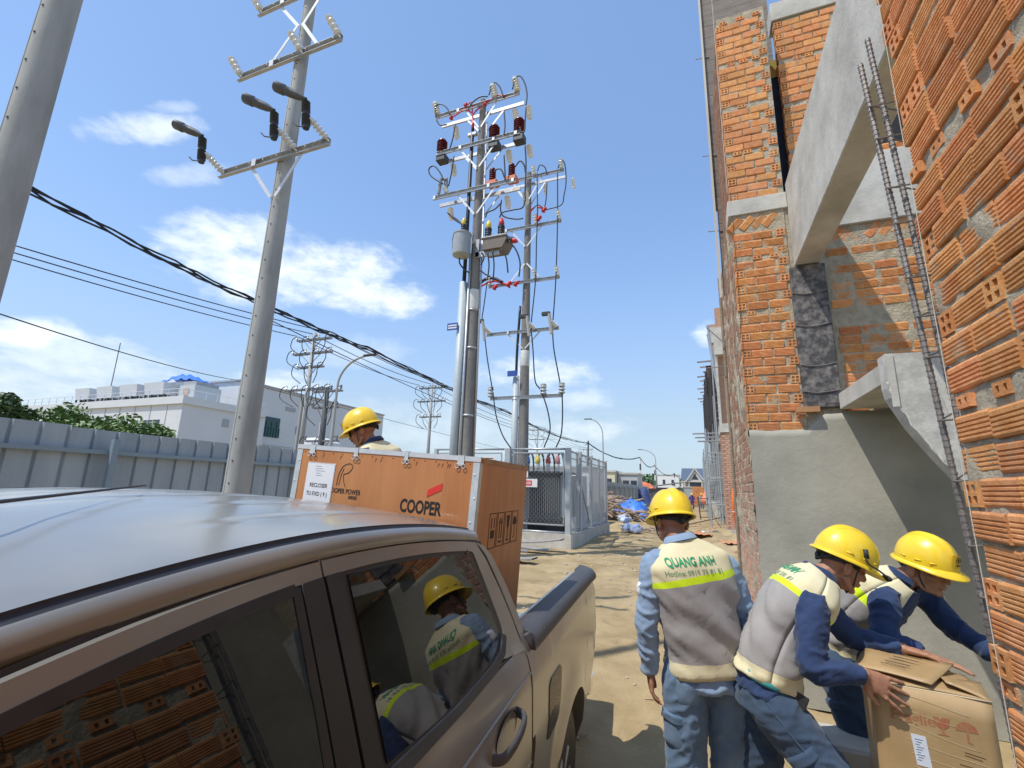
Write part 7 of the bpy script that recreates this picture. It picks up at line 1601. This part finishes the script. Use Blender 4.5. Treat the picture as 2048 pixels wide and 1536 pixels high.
# ---------------------------------------------------------------- the row of houses further along the right side
def row_houses():
    t = thing('brick_house', 'second raw brick house front with white band beyond orange conduit coil', 'house', (1.8, 22.4, 0)); m = MB(); m.box((1.06, 22.02, -.1), (1.62, 23.6, 4.34)); m.build('wall_core', mortar, t)
    sp = [(k, (x, 22.0, z), (1, 0, 0)) for k, x, z in courses(1.05, 1.62, .35, 4.3, 'plain', slim=0, edge_r=False)]; joined_bricks(sp, 'brick_courses', t, brick_far)
    sp = [(k, (1.04, 23.6 - x, z), (0, -1, 0)) for k, x, z in courses(0, 1.55, .35, 4.3, 'plain', slim=0, edge=False, edge_r=False)]; joined_bricks(sp, 'side_courses', t, brick_far)
    m = MB(); m.box((1.0, 21.95, 4.345), (1.66, 23.7, 4.72)); m.build('concrete_band', concrete, t); m = MB(); m.box((1.05, 21.7, -.1), (1.70, 23.6, .33)); m.build('footing', concrete_d, t)
    m = MB(); m.box((1.16, 23, 4.73), (3.2, 23.3, 10.4)); m.build('wall', brick_far, t); m = MB(); m.box((1.02, 22.6, 8.0), (1.5, 23.0, 9.3)); m.box((1.02, 22.7, 4.73), (1.12, 22.9, 8.0)); m.build('column', concrete, t)
    # conduit coil leaning at its foot
    c = thing('conduit_coil', 'bright orange corrugated conduit coil leaning on far brick pier', 'conduit coil', (1.4, 21.6, .4)); m = MB()
    for q in range(4):
        pts = [(1.37 + .05 * q - .13 * math.sin(math.pi * k / 40), 21.60 + .06 * q - .35 * math.sin(math.pi * k / 40), .42 + 1.65 * k / 40 + .02 * q) for k in range(41)]; m.tube(pts, [.055 if k % 2 else .043 for k in range(41)], 8)
    m.build('corrugated_tube', orange_p, c); m = MB(); m.tube([(1.20, 21.15, 1.08), (1.55, 21.3, 1.02)], .018, 6); m.build('tie', white_p, c)
    # scaffolded house behind: slabs, shuttering and props
    s = thing('scaffolded_house', 'house shell under grey scaffolding and dark shuttering farther along', 'house', (1.6, 32, 0)); m = MB(); m.box((1.35, 27, 0), (4, 60, 4.6)); m.build('storey', mat('grey shell', (.24, .235, .22), .9, var=.15, vscale=.8), s); m = MB(); m.box((1.25, 26.8, 4.61), (4, 60, 5.0)); m.build('slab', concrete_d, s); m = MB(); m.box((1.5, 27.4, 5.005), (4, 60, 8.9)); m.build('storey', mat('grey shell', (.24, .235, .22), .9), s); m = MB(); m.box((1.2, 27, 8.905), (4, 60, 9.3)); m.build('slab', concrete_d, s)
    m = MB(); m.box((1.05, 27.4, 9.31), (1.9, 28.2, 11.1)); m.build('stair_head', brick_far, s); m = MB(); m.box((1.03, 27.35, 10.0), (1.5, 27.39, 10.9)); m.build('white_patch', concrete, s)
    g = thing('scaffolding', 'grey tube scaffolding with projecting timbers against the house shell', 'scaffolding', (.9, 32, 0)); rnd = random.Random(4); dark = mat('dark shuttering', (.05, .05, .055), .8, var=.3); tube_m = mat('scaffold tube', (.42, .45, .46), .5, metal=.4)
    for k in range(9):
        y = 27.5 + 3.2 * k
        for x in (.55, 1.10): m = MB(); m.tube([(x, y, 0), (x + rnd.uniform(-.05, .05), y, 5.2 if x < 1 else 9.8)], .035, 6); m.build('standard', tube_m, g)
        for z in (1.2, 2.6, 3.9): m = MB(); m.tube([(.45, y, z), (1.4, y, z + rnd.uniform(-.05, .05))], .03, 5); m.build('transom', tube_m, g)
    for z in (1.25, 2.65, 3.95): m = MB(); m.tube([(.55, 27.4, z), (.55, 54, z)], .03, 5); m.build('ledger', tube_m, g)
    for k in range(3): m = MB(); m.tube([(-.15 + .12 * k, 27.6 + .4 * k, 4.95 - .17 * k), (1.6, 27.8 + .4 * k, 4.98 - .17 * k)], .045, 6); m.build('projecting_tube', galv, g)
    for k in range(12):
        y = 27.6 + 1.1 * k; z = 9.0 - .03 * k; m = MB(); m.beam((.30 + .16 * (k % 3), y, z), (1.5, y, z + .04), .10, .07); m.build('projecting_timber', wood_g, g)
        for q in range(3): m = MB(); m.beam((.72 + .24 * q + rnd.uniform(-.05, .05), y + .1, 5.2 + rnd.uniform(0, .8)), (.72 + .24 * q, y + .1, 9.0 + rnd.uniform(-.6, .2)), .07, .07); m.build('prop', dark, g)
        m = MB(); m.box((.75, y + .12, z - .9 - .8 * (k % 2)), (1.25, y + .18, z - .2 - .5 * (k % 2))); m.build('shutter_board', dark if k % 2 else mat('brown shuttering', (.12, .08, .06), .8, var=.3), g)
    m = MB(); m.beam((.95, 26.9, 10.9), (1.38, 26.4, 5.2), .09, .09); m.beam((.90, 26.9, 10.4), (1.42, 26.45, 5.0), .05, .05); m.build('raking_prop', galv, g)
    for k in range(8): m = MB(); m.tube([(1.12, 26.6, 5.2 + .42 * k), (1.35, 26.6, 5.2 + .42 * k)], .02, 5); m.build('ladder_rung', galv, g)
row_houses()
# ---------------------------------------------------------------- villa, far blocks, tree line
def villa():
    x, y = -.9, 140; t = thing('villa', 'distant villa with steep blue grey gabled roof', 'villa', (x, y, 0)); wm = mat('villa wall', (.52, .50, .46), .8, var=.05); rf = mat('blue roof', (.07, .105, .16), .6, var=.1)
    m = MB(); m.box((x - 3, y, 0), (x + 3.3, y + 7, 5.2)); m.build('wall', wm, t); m = MB(); m.prism([(x - 3.6, y - .3, 5.2), (x + 3.9, y - .3, 5.2), (x + 3.2, y + 3.5, 8.4), (x - 3.0, y + 3.5, 8.4)], (0, .1, .02)); m.add([(x - 3.6, y - .3, 5.2), (x + 3.9, y - .3, 5.2), (x + 3.6, y + 3.6, 8.6), (x - 3.3, y + 3.6, 8.6), (x - 3.6, y + 7.4, 5.2), (x + 3.9, y + 7.4, 5.2)], [(0, 1, 2, 3), (3, 2, 5, 4), (0, 3, 4), (1, 5, 2), (0, 4, 5, 1)]); m.build('roof', rf, t)
    m = MB(); m.prism([(x - 1.7, y - 1.0, 5.0), (x + 2.0, y - 1.0, 5.0), (x + .15, y - 1.0, 8.2)], (0, .3, 0)); m.build('gable', wm, t); m = MB()
    for s in (-1, 1): m.beam((x + .15, y - 1.1, 8.4), (x + .15 + s * 2.5, y - 1.1, 4.7), .9, .22)
    m.build('gable_roof', mat('pale barge', (.60, .60, .58), .7), t); m = MB(); m.prism([(x - .7, y - 1.02, 5.4), (x + 1.0, y - 1.02, 5.4), (x + .15, y - 1.02, 6.9)], (0, -.05, 0)); m.box((x - 1.2, y - .9, 2.9), (x + 1.5, y - .6, 4.5)); m.build('window', glass_f, t); m = MB(); m.box((x - 3.3, y - 1.2, 4.7), (x + 3.6, y - .2, 5.0)); m.build('balcony_slab', wm, t)
    for px in (-2.6, -1.5, 1.8, 2.9): m = MB(); m.box((x + px - .15, y - 1.1, 0), (x + px + .15, y - .8, 4.7)); m.build('column', wm, t)
villa()
for k, (x0, x1, y, h, c, lb) in enumerate(((-13.8, -10.3, 64, 4.2, (.68, .63, .45), 'cream far building just right of cage corner'), (-10.2, -7.6, 66, 4.0, (.50, .51, .50), 'grey blank far building with lamp post before it'), (-13, -6, 170, 7.5, (.70, .71, .70), 'white far house behind second striped pole'), (-4.8, -1.5, 152, 6.5, (.66, .68, .68), 'small white block left of the villa'), (5, 9, 160, 6.8, (.70, .72, .72), 'white block right of the villa'))):
    t = thing('building', lb, 'building', ((x0 + x1) / 2, y, 0)); m = MB(); m.box((x0, y, 0), (x1, y + 6, h)); m.build('wall', mat('far wall %d' % k, c, .8, var=.04), t); m = MB(); m.box((x0 - .15, y - .15, h + .002), (x1 + .15, y + 6.1, h + .25)); m.build('roof', concrete, t)
    for q in range(2): m = MB(); wx = x0 + (x1 - x0) * (.25 + .4 * q); m.box((wx, y - .04, h * .55), (wx + .8, y - .01, h * .8)); m.build('window', glass_f, t)
rnd = random.Random(21)
b = MB()
for i in range(9000):
    x = rnd.uniform(-75, 30); y = 190 + rnd.uniform(-12, 25); hh = 6.5 + 2.5 * nz((x, 0, 0), .08, 2) + 1.5 * nz((x, 0, 0), .3, 5); z = rnd.uniform(0, hh); u = Vector((rnd.gauss(0, 1), rnd.gauss(0, 1), rnd.gauss(0, 1))).normalized(); w = u.orthogonal(); s = .8; p = Vector((x, y, z)); b.add([p - u * s, p + w * s * .6, p + u * s, p - w * s * .6], [(0, 1, 2, 3)])
tag(b.build('tree_line', leaf2), 'dark far tree line along the horizon', 'trees', kind='stuff')
# far workers
def small_person(x, y, label, shirt, trouser):
    t = thing('person', label, 'person', (x, y, 0)); b = MB()
    for s in (-1, 1): b.tube([(x + s * .10, y, .85), (x + s * .12, y - .05, .45), (x + s * .12, y + .04, .05)], [.09, .07, .05], 10); b.tube([(x + s * .19, y, 1.36), (x + s * .30, y - .05, 1.1), (x + s * .24, y - .22, .95)], [.06, .05, .04], 8); b.ball((x + s * .23, y - .25, .92), (.04, .05, .05), 8, 6)
    b.tube([(x, y, .8), (x, y, 1.1), (x, y, 1.42), (x, y - .02, 1.55)], [(.17, .11), (.16, .11), (.19, .11), (.06, .06)], 12, side=(1, 0, 0)); b.ball((x, y - .03, 1.63), (.08, .10, .12), 12, 8); obj('body', fuse(b, .02, 3), skin, t)
    m = MB(); m.tube([(x, y, .82), (x, y, 1.1), (x, y, 1.42), (x, y, 1.5)], [(.20, .14), (.19, .13), (.215, .13), (.08, .08)], 14, side=(1, 0, 0)); 
    for s in (-1, 1): m.tube([(x + s * .17, y, 1.38), (x + s * .30, y - .05, 1.1), (x + s * .25, y - .2, .97)], [.075, .065, .05], 10)
    obj('shirt', fuse(m, .02, 3), shirt, t); m = MB()
    for s in (-1, 1): m.tube([(x + s * .08, y, .95), (x + s * .12, y - .05, .45), (x + s * .12, y + .04, .06)], [.12, .09, .075], 10)
    obj('trousers', fuse(m, .02, 3), trouser, t); c = Vector((x, y - .03, 1.60)); helmet(t, c, basis((0, -1, -.1), (0, 0, 1)), False, False, False)
small_person(-.75, 56, 'far person in purple shirt and yellow helmet standing on sandy track', mat('purple shirt', (.10, .05, .22), .9), mat('purple shirt', (.10, .05, .22), .9))
small_person(.25, 58, 'far person in grey beside the purple clad worker', mat('grey shirt', (.32, .30, .28), .9), jeans)
